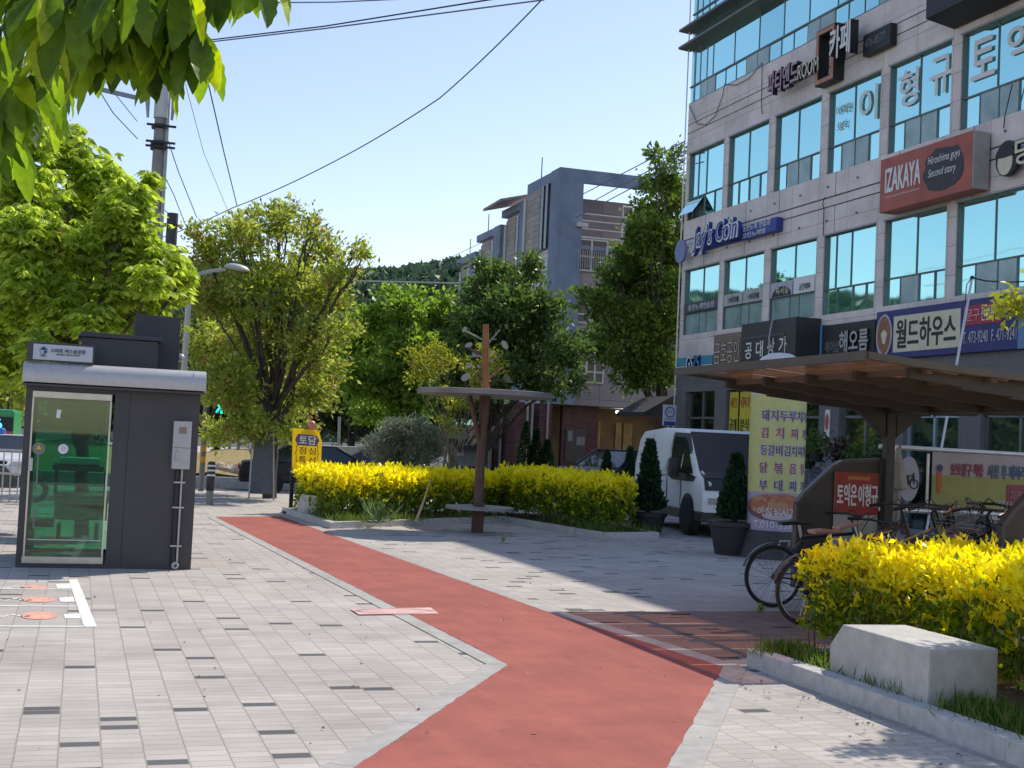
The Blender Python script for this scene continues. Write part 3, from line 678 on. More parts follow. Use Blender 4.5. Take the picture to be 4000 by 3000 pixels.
# blue raised letter sign
s = thing('letter_sign', 'blue and white raised letters with a round disc under the third floor windows', 'sign', (FX, 33, 7.5))
mb = MB(); mb.box(FX - .10, FX - .01, 30.35, 35.1, 7.52, 7.78); mb.box(FX - .22, FX - .02, 30.3, 32.2, 7.48, 7.86); mb.build('backing', blue, s, bevel=.02)
mb = MB(); mb.lathe([(.36, -.04), (.36, .04)], (FX - .30, 35.85, 7.62), 24, 'x'); mb.build('disc', mat('disc blue', (.20, .24, .42), .5, 0, .2, 12), s)
onwall('lettering', '제이스', 35.45, 7.50, .55, .25, white, s, FX - .2, .03, .04)
onwall('letter_backs', "Jay's Coin", 34.92, 7.38, 2.75, .82, [white, blue], s, FX - .26, .10, .12, .10); onwall('lettering', "Jay's Coin", 34.88, 7.42, 2.67, .74, blue, s, FX - .385, .0, .01, .10)
onwall('lettering', '동전노래', 32.12, 7.69, .80, .17, white, s, FX - .225, .02); onwall('lettering', '연습장', 31.2, 7.69, .62, .17, white, s, FX - .225, .02); onwall('lettering', '코인노래방', 32.12, 7.50, 1.3, .15, white, s, FX - .225, .02)
# red sign
s = board('restaurant_sign', 'big red box sign with white capitals and a dark ink blot', 22.06, 25.27, 7.15, 8.36, mat('faded red', (.42, .10, .065), .5, 0, .18, 1.5), FX - .45, .40)
onwall('lettering', 'IZAKAYA', 25.05, 7.58, 1.28, .52, white, s, FX - .456, .06); onwall('lettering', 'modern japanese dining restaurant', 25.04, 7.43, 1.26, .06, white, s, FX - .456, .0)
rr = random.Random(2); mb = MB()
mb.prism([(FX - .457, 22.98 + .66 * math.copysign(abs(math.cos(t)) ** .7, math.cos(t)) * rr.uniform(.9, 1.06), 7.76 + .45 * math.copysign(abs(math.sin(t)) ** .7, math.sin(t)) * rr.uniform(.9, 1.06)) for t in [2 * math.pi * k / 34 for k in range(34)]], (.006, 0, 0)); mb.build('ink_blot', mat('ink', (.05, .05, .055), .6, 0, .2), s)
onwall('lettering', 'Hiroshima guys', 23.52, 7.86, 1.06, .22, white, s, FX - .459, -.005, 0, .15); onwall('lettering', 'Second story', 23.5, 7.58, .92, .22, white, s, FX - .459, -.005, 0, .15)
mb = MB(); mb.box(FX - .44, FX - .06, 22.02, 22.055, 7.17, 8.34); mb.build('side_cap', mat('cap grey', (.36, .36, .34), .5, .2, .1), s)
# round sign at the edge
s = thing('round_sign', 'black and cream round sign beside the big red box sign', 'sign', (FX, 21.2, 7.66))
mb = MB(); mb.lathe([(.36, 0), (.36, .10)], (FX - .22, 21.3, 7.66), 26, 'x'); mb.v = [(a, 21.3 + (b - 21.3) * .9, c) for a, b, c in mb.v]; mb.build('disc', black, s)
mb = MB(); mb.lathe([(.27, 0), (.27, .02)], (FX - .235, 21.33, 7.60), 22, 'x'); mb.v = [(a, 21.33 + (b - 21.33) * .8, c) for a, b, c in mb.v]; mb.build('cream_oval', cream, s)
mb = MB(); mb.prism([(FX - .245, 21.33 + .28 * math.cos(t), 7.72 + (.2 if math.sin(t) > 0 else .04) * math.sin(t)) for t in [2 * math.pi * k / 20 for k in range(20)]], (.008, 0, 0)); mb.build('dark_cap', black, s)
onwall('lettering', '당', 20.98, 7.45, .5, .5, [cream, black], s, FX - .2, .05, .08)
# room cafe sign
s = thing('letter_sign', 'raised letters with an orange door frame between the top floors', 'sign', (FX, 28.5, 11.4))
mb = MB()
for a, b, c, d in ((27.62, 28.48, 12.1, 12.25), (27.62, 28.48, 10.84, 10.99), (27.62, 27.77, 10.99, 12.1), (28.33, 28.48, 10.99, 12.1)): mb.box(FX - .30, FX - .02, a, b, c, d)
o = mb.build('door_frame', black, s)
mb = MB()
for a, b, c, d in ((27.65, 28.45, 12.12, 12.22), (27.65, 28.45, 10.87, 10.97), (27.65, 27.74, 10.97, 12.12), (28.36, 28.45, 10.97, 12.12)): mb.box(FX - .312, FX - .298, a, b, c, d)
mb.build('orange_front', mat('faded orange', (.50, .22, .12), .6, 0, .15), o)
pk = mat('faded pink', (.45, .30, .40), .6, 0, .15)
onwall('lettering', '파티앤드', 30.80, 11.15, 1.55, .62, [pk, black], s, FX - .22, .05, .14); onwall('lettering', 'ROOM', 29.18, 11.18, .98, .38, [cream, black], s, FX - .33, .01, .06)
onwall('lettering', '카페', 27.52, 11.22, .88, .78, [white, black], s, FX - .28, .05, .22)
mb = MB(); mb.box(FX - .20, FX - .02, 25.44, 26.55, 11.10, 11.62); mb.build('phone_box', black, s, bevel=.02); onwall('lettering', '476-8577', 26.45, 11.28, .82, .2, mat('letter dim', (.2, .2, .19), .5, 0, 0), s, FX - .206, .0)
# dark box sign seen from below
mb = MB(); mb.prism([(FX - .01, 23.35, 10.86), (FX - .75, 23.35, 10.98), (FX - .75, 23.35, 12.0), (FX - .01, 23.35, 12.0)], (0, -4.5, 0)); tag(mb.build('box_sign', black, bevel=.02), 'deep black box sign jutting out at the top of the facade', 'sign')
# white window letters
s = thing('window_lettering', 'row of big white letters stuck on the third floor windows', 'lettering', (FX, 24, 10))
for c, y in zip('이형규토익', (27.0, 25.42, 24.25, 22.84, 21.72)): onwall('lettering', c, y, 9.62, .74, .82, white, s, FX + .06, .045)
onwall('lettering', '어학원', 28.02, 10.05, .62, .22, mat('gold film', (.34, .33, .2), .6, 0, 0), s, FX + .06, .02); onwall('lettering', '토익', 27.95, 9.65, .4, .22, mat('gold film', (.34, .33, .2), .6, 0, 0), s, FX + .06, .02)
# banners hung along the second floor windows
for i, (a, b, txt, m1, m2) in enumerate(((33.92, 36.12, '동전노래연습장', mat('banner dark', (.10, .10, .13), .7, 0, .1), white), (32.45, 33.55, '스터디카페', mat('banner grey', (.48, .47, .47), .7, 0, .15), black), (31.3, 32.4, '스터디카페', mat('banner grey', (.48, .47, .47), .7, 0, .15), black), (29.75, 30.88, '독서실', mat('banner lilac', (.50, .48, .56), .7, 0, .1), black), (28.68, 29.7, '공간대여', white, black))):
    h0, h1 = 5.76, 6.06 + .03 * i; mb = MB(); mb.box(FX + .015, FX + .028, a, b, h0, h1)
    o = tag(mb.build('window_banner', m1), ['dark banner with white letters along the first window from the corner', 'grey banner in the farther half of the second window from the corner', 'grey banner in the nearer half of the second window from the corner', 'lilac banner with a dark arch in the third window from the corner', 'white banner with dark letters in the third window from the corner'][i], 'banner', 'banners along the second floor windows')
    if i == 3: mb = MB(); mb.prism([(FX + .012, 30.3 + .5 * math.cos(t), 5.77 + .26 * math.sin(t)) for t in [math.pi * k / 12 for k in range(13)]], (.002, 0, 0)); mb.build('arch_print', black, o)
    onwall('lettering', txt, b - .3, h0 + .06, b - a - .5, .18, m2 if i != 3 else cream, o, FX + .008, .02)
# ================================================================== BUS STOP KIOSK
dark_steel = mat('charcoal steel', (.062, .060, .066), .45, .25, .06, 3)
dark_steel2 = mat('navy charcoal steel', (.045, .048, .062), .5, .2, .06, 3)
alu = mat('brushed aluminium', (.50, .495, .49), .42, .25, .05, 20)
stain_less = mat('stainless', (.55, .53, .48), .3, .85, .08, 8)
plast = mat('pale grey plastic', (.46, .46, .46), .5, 0, .05)
K = thing('bus_stop_kiosk', 'charcoal bus stop cabin with green glass door and silver curved eave', 'kiosk', (.36, 15.2, 0))
kx0, kx1, ky0, ky1 = -.57, 1.285, 15.16, 16.75
mb = MB()
mb.box(.36, kx1, ky0, ky0 + .06, 0, 1.99); mb.box(kx0, -.505, ky0, ky0 + .06, 0, 1.99); mb.box(-.505, .36, ky0, ky0 + .06, 1.925, 1.99); mb.box(-.505, .36, ky0, ky0 + .06, 0, .045)
mb.box(kx1 - .05, kx1, ky0 + .06, ky1 - .06, 0, 1.99); mb.box(kx0, kx0 + .05, ky0 + .06, ky1 - .06, 1.55, 1.99); mb.box(kx0, kx0 + .05, ky0 + .06, ky1 - .06, 0, .25)
mb.box(kx0, kx0 + .08, ky1 - .06, ky1, 0, 1.99); mb.box(.42, kx1, ky1 - .06, ky1, 0, 1.99); mb.box(kx0 + .08, .42, ky1 - .06, ky1, 1.85, 1.99); mb.box(kx0 + .08, .42, ky1 - .06, ky1, 0, .07)
wl_ = mb.build('wall', dark_steel, K)
mb = MB(); mb.box(.52, .526, ky0 - .003, ky0, .02, 1.96); mb.build('panel_joint', black, wl_)
mb = MB(); mb.box(kx0 + .05, kx1 - .05, ky0 + .06, ky1 - .06, .004, .03); mb.build('floor_plate', mat('kiosk floor', (.30, .31, .30), .6, 0, .1), K)
mb = MB(); mb.box(kx0 + .02, kx0 + .035, ky0 + .06, ky1 - .06, .25, 1.55); mb.build('side_glass', seethrough('green glass', (.16, .48, .36), .10), K)
mb = MB(); mb.box(kx0 + .08, .42, ky1 - .05, ky1 - .035, .07, 1.85); mb.build('rear_glass', seethrough('pale green glass', (.62, .86, .76), .06), K)
prof = [(0, 2.24), (-.10, 2.235), (-.17, 2.20), (-.205, 2.14), (-.215, 2.06), (-.205, 2.015), (-.06, 2.0), (0, 2.0)]
mb = MB(); mb.prism([(kx0 - .04, ky0 + .02 + a, b) for a, b in prof], (kx1 - kx0 + .08, 0, 0)); ev = mb.build('eave', alu, K, smooth=True, angle=50)
mb = MB()
for x in (kx0 + .06, kx1 - .10): mb.prism([(x, ky0 + .018 + a * 1.012, 2.12 + (b - 2.12) * 1.02) for a, b in prof], (.006, 0, 0))
mb.build('eave_seam', mat('seam light', (.60, .60, .60), .3, .6, 0), ev)
mb = MB(); mb.box(kx0 - .03, kx1 + .03, ky0 + .021, ky1 + .03, 1.995, 2.22); mb.box(kx0 - .03, kx1 + .03, ky0 - .17, ky0 + .0, 1.975, 1.998); mb.build('roof', dark_steel, K)
mb = MB(); mb.box(-.50, .33, ky0 - .012, ky0, 1.852, 1.925); mb.build('door_rail', stain_less, K, bevel=.004); mb = MB(); mb.box(-.51, .335, ky0 - .012, ky0, .048, .125); mb.build('door_rail', stain_less, K, bevel=.004)
mb = MB(); mb.box(-.50, -.482, ky0 - .01, ky0 + .02, .126, 1.85); mb.box(.312, .33, ky0 - .01, ky0 + .02, .126, 1.85)
dr = mb.build('door', stain_less, K)
mb = MB(); mb.box(-.482, .312, ky0 + .003, ky0 + .012, .126, 1.85); mb.build('door_glass', seethrough('green door glass', (.20, .62, .46), .08), dr)
mb = MB(); mb.box(-.462, .30, ky0 + .0, ky0 + .002, .30, .312); mb.build('glass_line', mat('frosted line', (.55, .62, .58), .6, 0, 0), dr)
mb = MB(); mb.box(-.497, -.455, ky0 - .03, ky0 - .011, 1.05, 1.19); mb.box(-.488, -.466, ky0 - .045, ky0 - .03, 1.06, 1.18); mb.build('handle', mat('white handle', (.6, .6, .58), .4, 0, 0), dr)
def disc(mb, c, r, y, d=.004, n=22): mb.prism([(c[0] + r * math.cos(t), y, c[1] + r * math.sin(t)) for t in [2 * math.pi * k / n for k in range(n)]], (0, d, 0))
mb = MB(); disc(mb, (-.405, 1.295), .066, ky0 - .004); mb.box(-.413, -.397, ky0 - .004, ky0, .88, 1.23); mb.box(-.42, -.40, ky0 - .004, ky0, .42, .64); o = mb.build('warning_sticker', mat('sticker grey', (.20, .20, .18), .5, 0, .1), dr)
mb = MB(); mb.prism([(-.435, ky0 - .008, 1.285), (-.375, ky0 - .008, 1.285), (-.405, ky0 - .008, 1.335)], (0, .003, 0)); mb.build('triangle', mat('amber', (.75, .45, .06), .5, 0, 0), o)
mb = MB(); disc(mb, (-.152, 1.30), .066, ky0 - .003, .002); o = mb.build('round_sticker', navy, dr)
mb = MB(); disc(mb, (-.152, 1.30), .053, ky0 - .006, .003); mb.build('white_face', white, o)
for k, (t, ww) in enumerate((('자동문', .05), ('손대지 마세요', .075), ('주의', .04))): lettering('lettering', t, (-.152 - ww / 2, ky0 - .0075, 1.318 - k * .022), (1, 0, 0), (0, 0, 1), ww, .014, black, o, .0)
mb = MB(); mb.prism([(-.245, ky0 - .002, 1.64), (-.205, ky0 - .002, 1.633), (-.195, ky0 - .002, 1.725), (-.24, ky0 - .002, 1.73)], (0, .002, 0)); mb.build('paper_note', white, dr)
mb = MB(); mb.box(kx0 + .07, kx0 + .36, 15.7, 16.6, .40, .45); mb.box(kx0 + .09, kx0 + .14, 15.75, 16.55, .03, .40); mb.build('bench', mat('bench slats', (.22, .25, .18), .6, 0, .1), K)
# roof boxes and name board
mb = MB(); mb.box(-.03, .80, 15.35, 16.3, 2.22, 2.555); mb.prism([(-.07, 15.32, 2.56), (.84, 15.32, 2.56), (.84, 15.32, 2.60), (-.03, 15.32, 2.62)], (0, 1.0, 0)); mb.build('roof_box', dark_steel2, K, bevel=.006)
mb = MB(); mb.box(.55, 1.06, 15.72, 16.4, 2.22, 2.88); mb.build('roof_tower', dark_steel2, K, bevel=.006)
mb = MB(); mb.box(1.05, 1.10, 15.75, 15.82, 2.36, 2.46); mb.ball((1.09, 15.73, 2.42), .035, 10, 6); mb.build('roof_lamp', mat('lamp white', (.6, .6, .58), .4, 0, 0), K)
mb = MB(); mb.box(-.585, .115, 15.06, 15.13, 2.245, 2.455); bd = mb.build('name_board', dark_steel, K)
mb = MB(); mb.box(-.52, .095, 15.05, 15.058, 2.262, 2.43); o = mb.build('name_face', mat('board pale blue', (.50, .54, .60), .4, 0, .04), bd)
lettering('lettering', '스마트 버스승강장', (-.34, 15.048, 2.345), (1, 0, 0), (0, 0, 1), .36, .045, black, o, .03); lettering('lettering', 'SMART BUS STOP', (-.28, 15.048, 2.318), (1, 0, 0), (0, 0, 1), .24, .017, black, o, .01); lettering('lettering', '구미', (-.445, 15.048, 2.29), (1, 0, 0), (0, 0, 1), .055, .026, black, o, .03)
mb = MB(); disc(mb, (-.415, 2.385), .020, 15.046); mb.prism([(-.45, 15.046, 2.375), (-.37, 15.046, 2.375), (-.38, 15.046, 2.367), (-.44, 15.046, 2.367)], (0, .004, 0)); disc(mb, (-.395, 2.345), .018, 15.046); mb.build('emblem', mat('emblem ink', (.03, .06, .14), .5, 0, 0), o)
mb = MB(); mb.ring((-.415, 15.046, 2.36), .038, .003, 'y', 20, 4); mb.build('emblem_ring', mat('emblem blue', (.12, .25, .5), .5, 0, 0), o)
# meter box and conduit
mb = MB(); mb.box(1.005, 1.20, 15.05, 15.155, 1.13, 1.665); mt = mb.build('meter_box', plast, K, bevel=.006)
mb = MB(); mb.box(1.012, 1.193, 15.046, 15.05, 1.366, 1.369); mb.build('lid_seam', black, mt)
mb = MB(); mb.box(1.065, 1.145, 15.046, 15.05, 1.525, 1.60); mb.build('meter_window', mat('meter window', (.24, .19, .13), .2, 0, .1), mt)
mb = MB(); mb.tube([(1.045, 15.04, 1.22), (1.045, 15.025, 1.23), (1.05, 15.025, 1.32), (1.05, 15.04, 1.33)], .008, 6); mb.build('handle', alu, mt)
mb = MB(); mb.tube([(1.125, 15.11, 1.13), (1.125, 15.11, .09), (1.09, 15.08, .05)], .011, 8); mb.build('conduit', alu, K, smooth=True)
mb = MB(); mb.tube([(1.08, 15.12, 1.11), (1.08, 15.12, .04)], .03, 10); mb.build('cable_hose', black, K, smooth=True)
mb = MB(); mb.ring((1.105, 15.07, .055), .03, .011, 'y', 16, 6); mb.build('hose_end', plast, K, smooth=True)
for z in (.98, .70, .27): mb = MB(); mb.bar((1.04, 15.085, z), (1.165, 15.085, z), .02, .016); mb.build('clamp', alu, K)

# street cart seen through the cabin glass
ct = thing('street_cart', 'small brown cart with a dark top seen through the green kiosk glass', 'cart', (.05, 18.6, 0))
mb = MB(); mb.box(-.25, .42, 18.4, 19.2, .30, .62); mb.build('cart_box', mat('cart brown', (.33, .21, .10), .7, 0, .2, 6), ct)
mb = MB(); mb.box(-.3, .35, 18.35, 19.25, .95, 1.02); mb.build('cart_top', mat('cart top', (.10, .12, .10), .6, 0, .3), ct)
mb = MB(); mb.box(-.22, .30, 18.42, 19.15, 1.04, 1.12); mb.build('goods', white, ct)
for x in (-.25, .38): mb = MB(); mb.bar((x, 18.5, .6), (x, 18.5, .96), .04, .04); mb.build('post', black, ct)
for x in (-.18, .30): mb = MB(); mb.ring((x, 18.5, .13), .10, .03, 'x', 16, 6); mb.build('wheel', black, ct)

# ================================================================== TREE SHAPED BENCH WITH ROUND ROOF
bx, by = 6.72, 21.98
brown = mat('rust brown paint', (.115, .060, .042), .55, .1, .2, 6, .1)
orange_b = mat('copper orange paint', (.32, .135, .045), .5, .2, .2, 6)  # copper orange coat of the mast and two twigs
discm = mat('mauve grey metal', (.25, .22, .225), .45, .3, .1)
B_ = thing('tree_bench', 'brown steel tree shaped bench with round roof and round seat', 'bench', (bx, by, 0))
mb = MB(); mb.bar((bx, by, 0), (bx + .01, by, .52), .17, .17); mb.tube([(bx, by, .5), (bx, by, 1.3), (bx + .02, by, 1.75), (bx + .03, by, 2.40)], [.092, .082, .075, .10], 10); mb.build('post', brown, B_, smooth=True)
for dx, dy in ((-.26, 0), (.12, .12), (.05, -.15)):
    mb = MB(); mb.tube([(bx + .01, by, 1.35), (bx + dx * .35, by + dy * .5, 1.8), (bx + dx, by + dy, 2.40)], [.05, .05, .045], 8); mb.build('fork', brown, B_, smooth=True)
mb = MB(); mb.lathe([(1.18, 2.385), (1.2, 2.39), (1.2, 2.475), (1.18, 2.48)], (bx + .03, by, 0), 64); mb.build('roof_disc', discm, B_)
mb = MB(); mb.lathe([(.585, .40), (.6, .405), (.6, .45), (.585, .455)], (bx + .02, by, 0), 48); mb.build('seat_disc', mat('seat grey', (.27, .27, .26), .5, .2, .1), B_)
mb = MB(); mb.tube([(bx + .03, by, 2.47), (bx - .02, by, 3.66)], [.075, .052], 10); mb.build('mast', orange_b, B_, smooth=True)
lfm = mat('pale enamel', (.30, .30, .25), .35, .2, .05); lfd = mat('olive enamel', (.10, .11, .05), .4, .2, .1)
for i, (x, y, a, L, dk_) in enumerate(((1003, 712, 40, .12, 0), (1015, 745, 60, .14, 0), (1030, 765, -85, .13, 0), (1090, 745, -35, .17, 0), (1003, 815, 55, .19, 0), (1092, 818, -40, .18, 1), (1012, 790, 50, .13, 0), (1060, 760, -60, .1, 0), (1040, 790, 80, .11, 0), (1095, 705, -30, .1, 1))):
    p = aty(x, y, by); c, s_ = math.cos(R(a)), math.sin(R(a)); mb = MB()
    pts = [(L * .50 * math.cos(t), L * .30 * math.sin(t)) for t in [2 * math.pi * k / 16 for k in range(16)]]
    mb.prism([(p.x + u * s_ - v * c, by - .02 + .1 * math.sin(i), p.z + u * c + v * s_) for u, v in pts], (0, .012, 0)); mb.build('leaf_ornament', lfd if dk_ else lfm, B_)
for i, (z0, x, y) in enumerate(((2.62, 1022, 800), (2.66, 1085, 795), (3.05, 1003, 745), (3.1, 1012, 770), (3.35, 1005, 715), (3.3, 1080, 712), (2.95, 1075, 770), (2.6, 1060, 822))):
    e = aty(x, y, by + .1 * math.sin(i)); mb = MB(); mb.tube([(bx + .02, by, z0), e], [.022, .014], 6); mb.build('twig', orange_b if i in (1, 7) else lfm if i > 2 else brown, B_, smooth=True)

# ================================================================== BIKE SHELTER
sh = thing('bike_shelter', 'dark bicycle shelter with amber see-through roof sheets above parked bikes', 'shelter', (8.7, 11, 0))
shm = mat('shelter brown black', (.060, .047, .038), .5, .2, .15)
amber = seethrough('amber sheet', (.36, .17, .09), .04, .15, .16)
def roofz(x): return 2.44 - .085 * (x - 6.1) + .0165 * (x - 6.1) ** 2 if x > 6.1 else 2.44
XS = [6.1 + .52 * i for i in range(11)]
for i in range(5):
    ya, yb = 9.29 + i * .70, 9.29 + (i + 1) * .70 - .03
    mb = MB(); mb.add([(x, y, roofz(x) + .022) for y in (ya, yb) for x in XS], [(k, k + 1, 11 + k + 1, 11 + k) for k in range(10)]); mb.build('roof_sheet', amber, sh)
ed = mat('roof edge bronze', (.12, .10, .085), .45, .4, .1)
mb = MB(); mb.bar((6.08, 9.24, 2.445), (6.08, 12.83, 2.445), .05, .075); mb.build('edge_beam', ed, sh)
for y in (9.25, 12.82):
    mb = MB()
    for k in range(10): mb.bar((XS[k], y, roofz(XS[k]) + .01), (XS[k + 1], y, roofz(XS[k + 1]) + .01), .05, .06)
    mb.build('end_beam', ed if y < 10 else shm, sh)
for i in range(5):
    y = 9.42 + i * .82; mb = MB()
    for k in range(1, 10):
        z = lambda x: roofz(x) - .045 - .075 * max(0, 1 - abs(x - 8.7) / 2.4)
        h = .07 + .16 * max(0, 1 - abs(XS[k] - 8.7) / 2.4); mb.bar((XS[k], y, z(XS[k])), (XS[k + 1], y, z(XS[k + 1])), .07, h)
    mb.build('rib', shm, sh)
for x in (6.75, 7.4, 8.05, 9.4, 10.3): mb = MB(); mb.bar((x, 9.3, roofz(x) - .03), (x, 12.8, roofz(x) - .03), .06, .05); mb.build('purlin', mat('purlin brown', (.13, .085, .06), .6, .1, .1), sh)
for y in (9.42, 12.70):
    mb = MB(); mb.box(8.645, 8.755, y - .05, y + .05, 0, 2.28); mb.prism([(8.63, y - .04, 1.85), (8.63, y - .04, 2.2), (8.1, y - .04, 2.26)], (0, .08, 0)); mb.prism([(8.77, y - .04, 1.85), (9.3, y - .04, 2.26), (8.77, y - .04, 2.2)], (0, .08, 0)); mb.build('post', shm, sh, bevel=.008)
mb = MB(); mb.bar((8.7, 9.4, 2.2), (8.7, 12.72, 2.2), .14, .16); mb.build('ridge_beam', shm, sh)
def panel(y, name):
    mb = MB(); pts = [(7.58, .15), (7.58, 1.08), (7.68, 1.20), (8.02, 1.50), (8.14, 1.56), (8.62, 1.60), (8.62, .15)]
    mb.prism([(a, y, b) for a, b in pts], (0, .05, 0)); o = mb.build(name, shm, sh)
    mb = MB()
    for k in range(len(pts) - 2): mb.bar((pts[k][0], y + .025, pts[k][1]), (pts[k + 1][0], y + .025, pts[k + 1][1]), .035, .08, (0, 1, 0))
    mb.build('rim', mat('rim brown', (.075, .065, .06), .4, .2, .1), o); return o
panel(9.36, 'end_panel'); pn = panel(12.74, 'end_panel')
mb = MB(); mb.box(8.03, 8.60, 12.722, 12.728, .55, 1.44); ps = tag(mb.build('poster', mat('poster paper', (.45, .42, .36), .7, 0, .15, 5)), 'red and cream poster with white lettering on the far shelter panel', 'poster')
mb = MB(); mb.box(8.03, 8.60, 12.716, 12.72, .97, 1.44); o = mb.build('red_field', mat('poster red', (.36, .045, .03), .6, 0, .1), ps)
lettering('lettering', '토익은', (8.06, 12.713, 1.07), (1, 0, 0), (0, 0, 1), .25, .24, white, o, .05); lettering('lettering', '이형규', (8.335, 12.713, 1.07), (1, 0, 0), (0, 0, 1), .25, .24, white, o, .05)
mb = MB(); mb.box(8.19, 8.48, 12.711, 12.714, 1.36, 1.40); mb.build('orange_strip', mat('strip orange', (.5, .2, .04), .6, 0, .1), o)
# steel frame with safety banner
sf = thing('banner_stand', 'stainless tube frame holding the bicycle safety banner behind the shelter post', 'frame', (10.4, 13.6, 0))
for x in (9.28, 11.75): mb = MB(); mb.tube([(x, 13.62, 0), (x, 13.62, 1.74)], .032, 10); mb.build('post', stain_less, sf, smooth=True)
for z in (1.76, 1.0): mb = MB(); mb.tube([(9.2, 13.62, z), (11.85, 13.62, z - .02)], .03, 10); mb.build('rail', stain_less, sf, smooth=True)
mb = MB(); mb.tube([(9.9, 13.62, 1.70), (9.9, 13.62, 1.02)], .018, 8); mb.build('divider', stain_less, sf, smooth=True)
mb = MB(); mb.ring((9.33, 13.60, 1.74), .07, .018, 'y', 18, 6); mb.build('ring', stain_less, sf, smooth=True)
mb = MB(); mb.lathe([(.17, 0), (.17, .02)], (9.6, 13.57, 1.38), 24, 'y'); mb.v = [(9.6 + (a - 9.6) * .85, b, 1.38 + (c - 1.38) * 1.6) for a, b, c in mb.v]; bs = mb.build('bike_sign', mat('sign lilac', (.42, .39, .42), .5, 0, .05), sf)
mb = MB()
for x in (9.53, 9.67): mb.ring((x, 13.568, 1.32), .055, .008, 'y', 16, 5)
for a, b in (((9.53, 1.32), (9.58, 1.42)), ((9.58, 1.42), (9.66, 1.42)), ((9.6, 1.32), (9.66, 1.42)), ((9.6, 1.32), (9.53, 1.32)), ((9.58, 1.42), (9.6, 1.32)), ((9.66, 1.46), (9.67, 1.32))): mb.bar((a[0], 13.568, a[1]), (b[0], 13.568, b[1]), .014, .014)
mb.build('bike_symbol', black, bs)
mb = MB(); mb.box(9.95, 12.0, 13.60, 13.605, 1.04, 1.72); bn = tag(mb.build('safety_banner', mat('banner pinkish', (.44, .37, .34), .7, 0, .08)), 'pink and olive safety banner with red and blue lettering on the steel frame', 'banner')
mb = MB(); mb.box(9.95, 12.0, 13.594, 13.598, 1.04, 1.44); mb.build('olive_field', mat('banner olive', (.33, .31, .085), .7, 0, .08), bn)
lettering('lettering', '보호장구 착용', (10.22, 13.59, 1.44), (1, 0, 0), (0, 0, 1), .47, .16, mat('crimson', (.30, .03, .07), .6, 0, 0), bn, .06); lettering('lettering', '사용 후 제자리에', (10.76, 13.59, 1.43), (1, 0, 0), (0, 0, 1), .66, .17, mat('petrol', (.06, .13, .20), .6, 0, 0), bn, .06)
mb = MB(); mb.box(11.05, 11.7, 13.586, 13.592, 1.10, 1.36); o = mb.build('red_field', mat('crimson field', (.27, .05, .07), .6, 0, .1), bn); lettering('lettering', '자전거 보관소', (11.1, 13.584, 1.16), (1, 0, 0), (0, 0, 1), .55, .13, mat('dim pink', (.45, .25, .25), .6, 0, 0), o, .02)
mb = MB(); mb.prism([(10.05 + .035 * math.cos(t), 13.586, 1.38 + .17 * math.sin(t)) for t in [2 * math.pi * k / 16 for k in range(16)]], (0, .004, 0)); mb.build('orange_print', mat('print orange', (.50, .12, .02), .6, 0, 0), bn)
mb = MB(); mb.prism([(10.05 + .04 * math.cos(t), 13.582, 1.53 + .045 * math.sin(t)) for t in [2 * math.pi * k / 14 for k in range(14)]], (0, .003, 0)); mb.build('blue_print', mat('print blue', (.04, .07, .16), .6, 0, 0), bn)

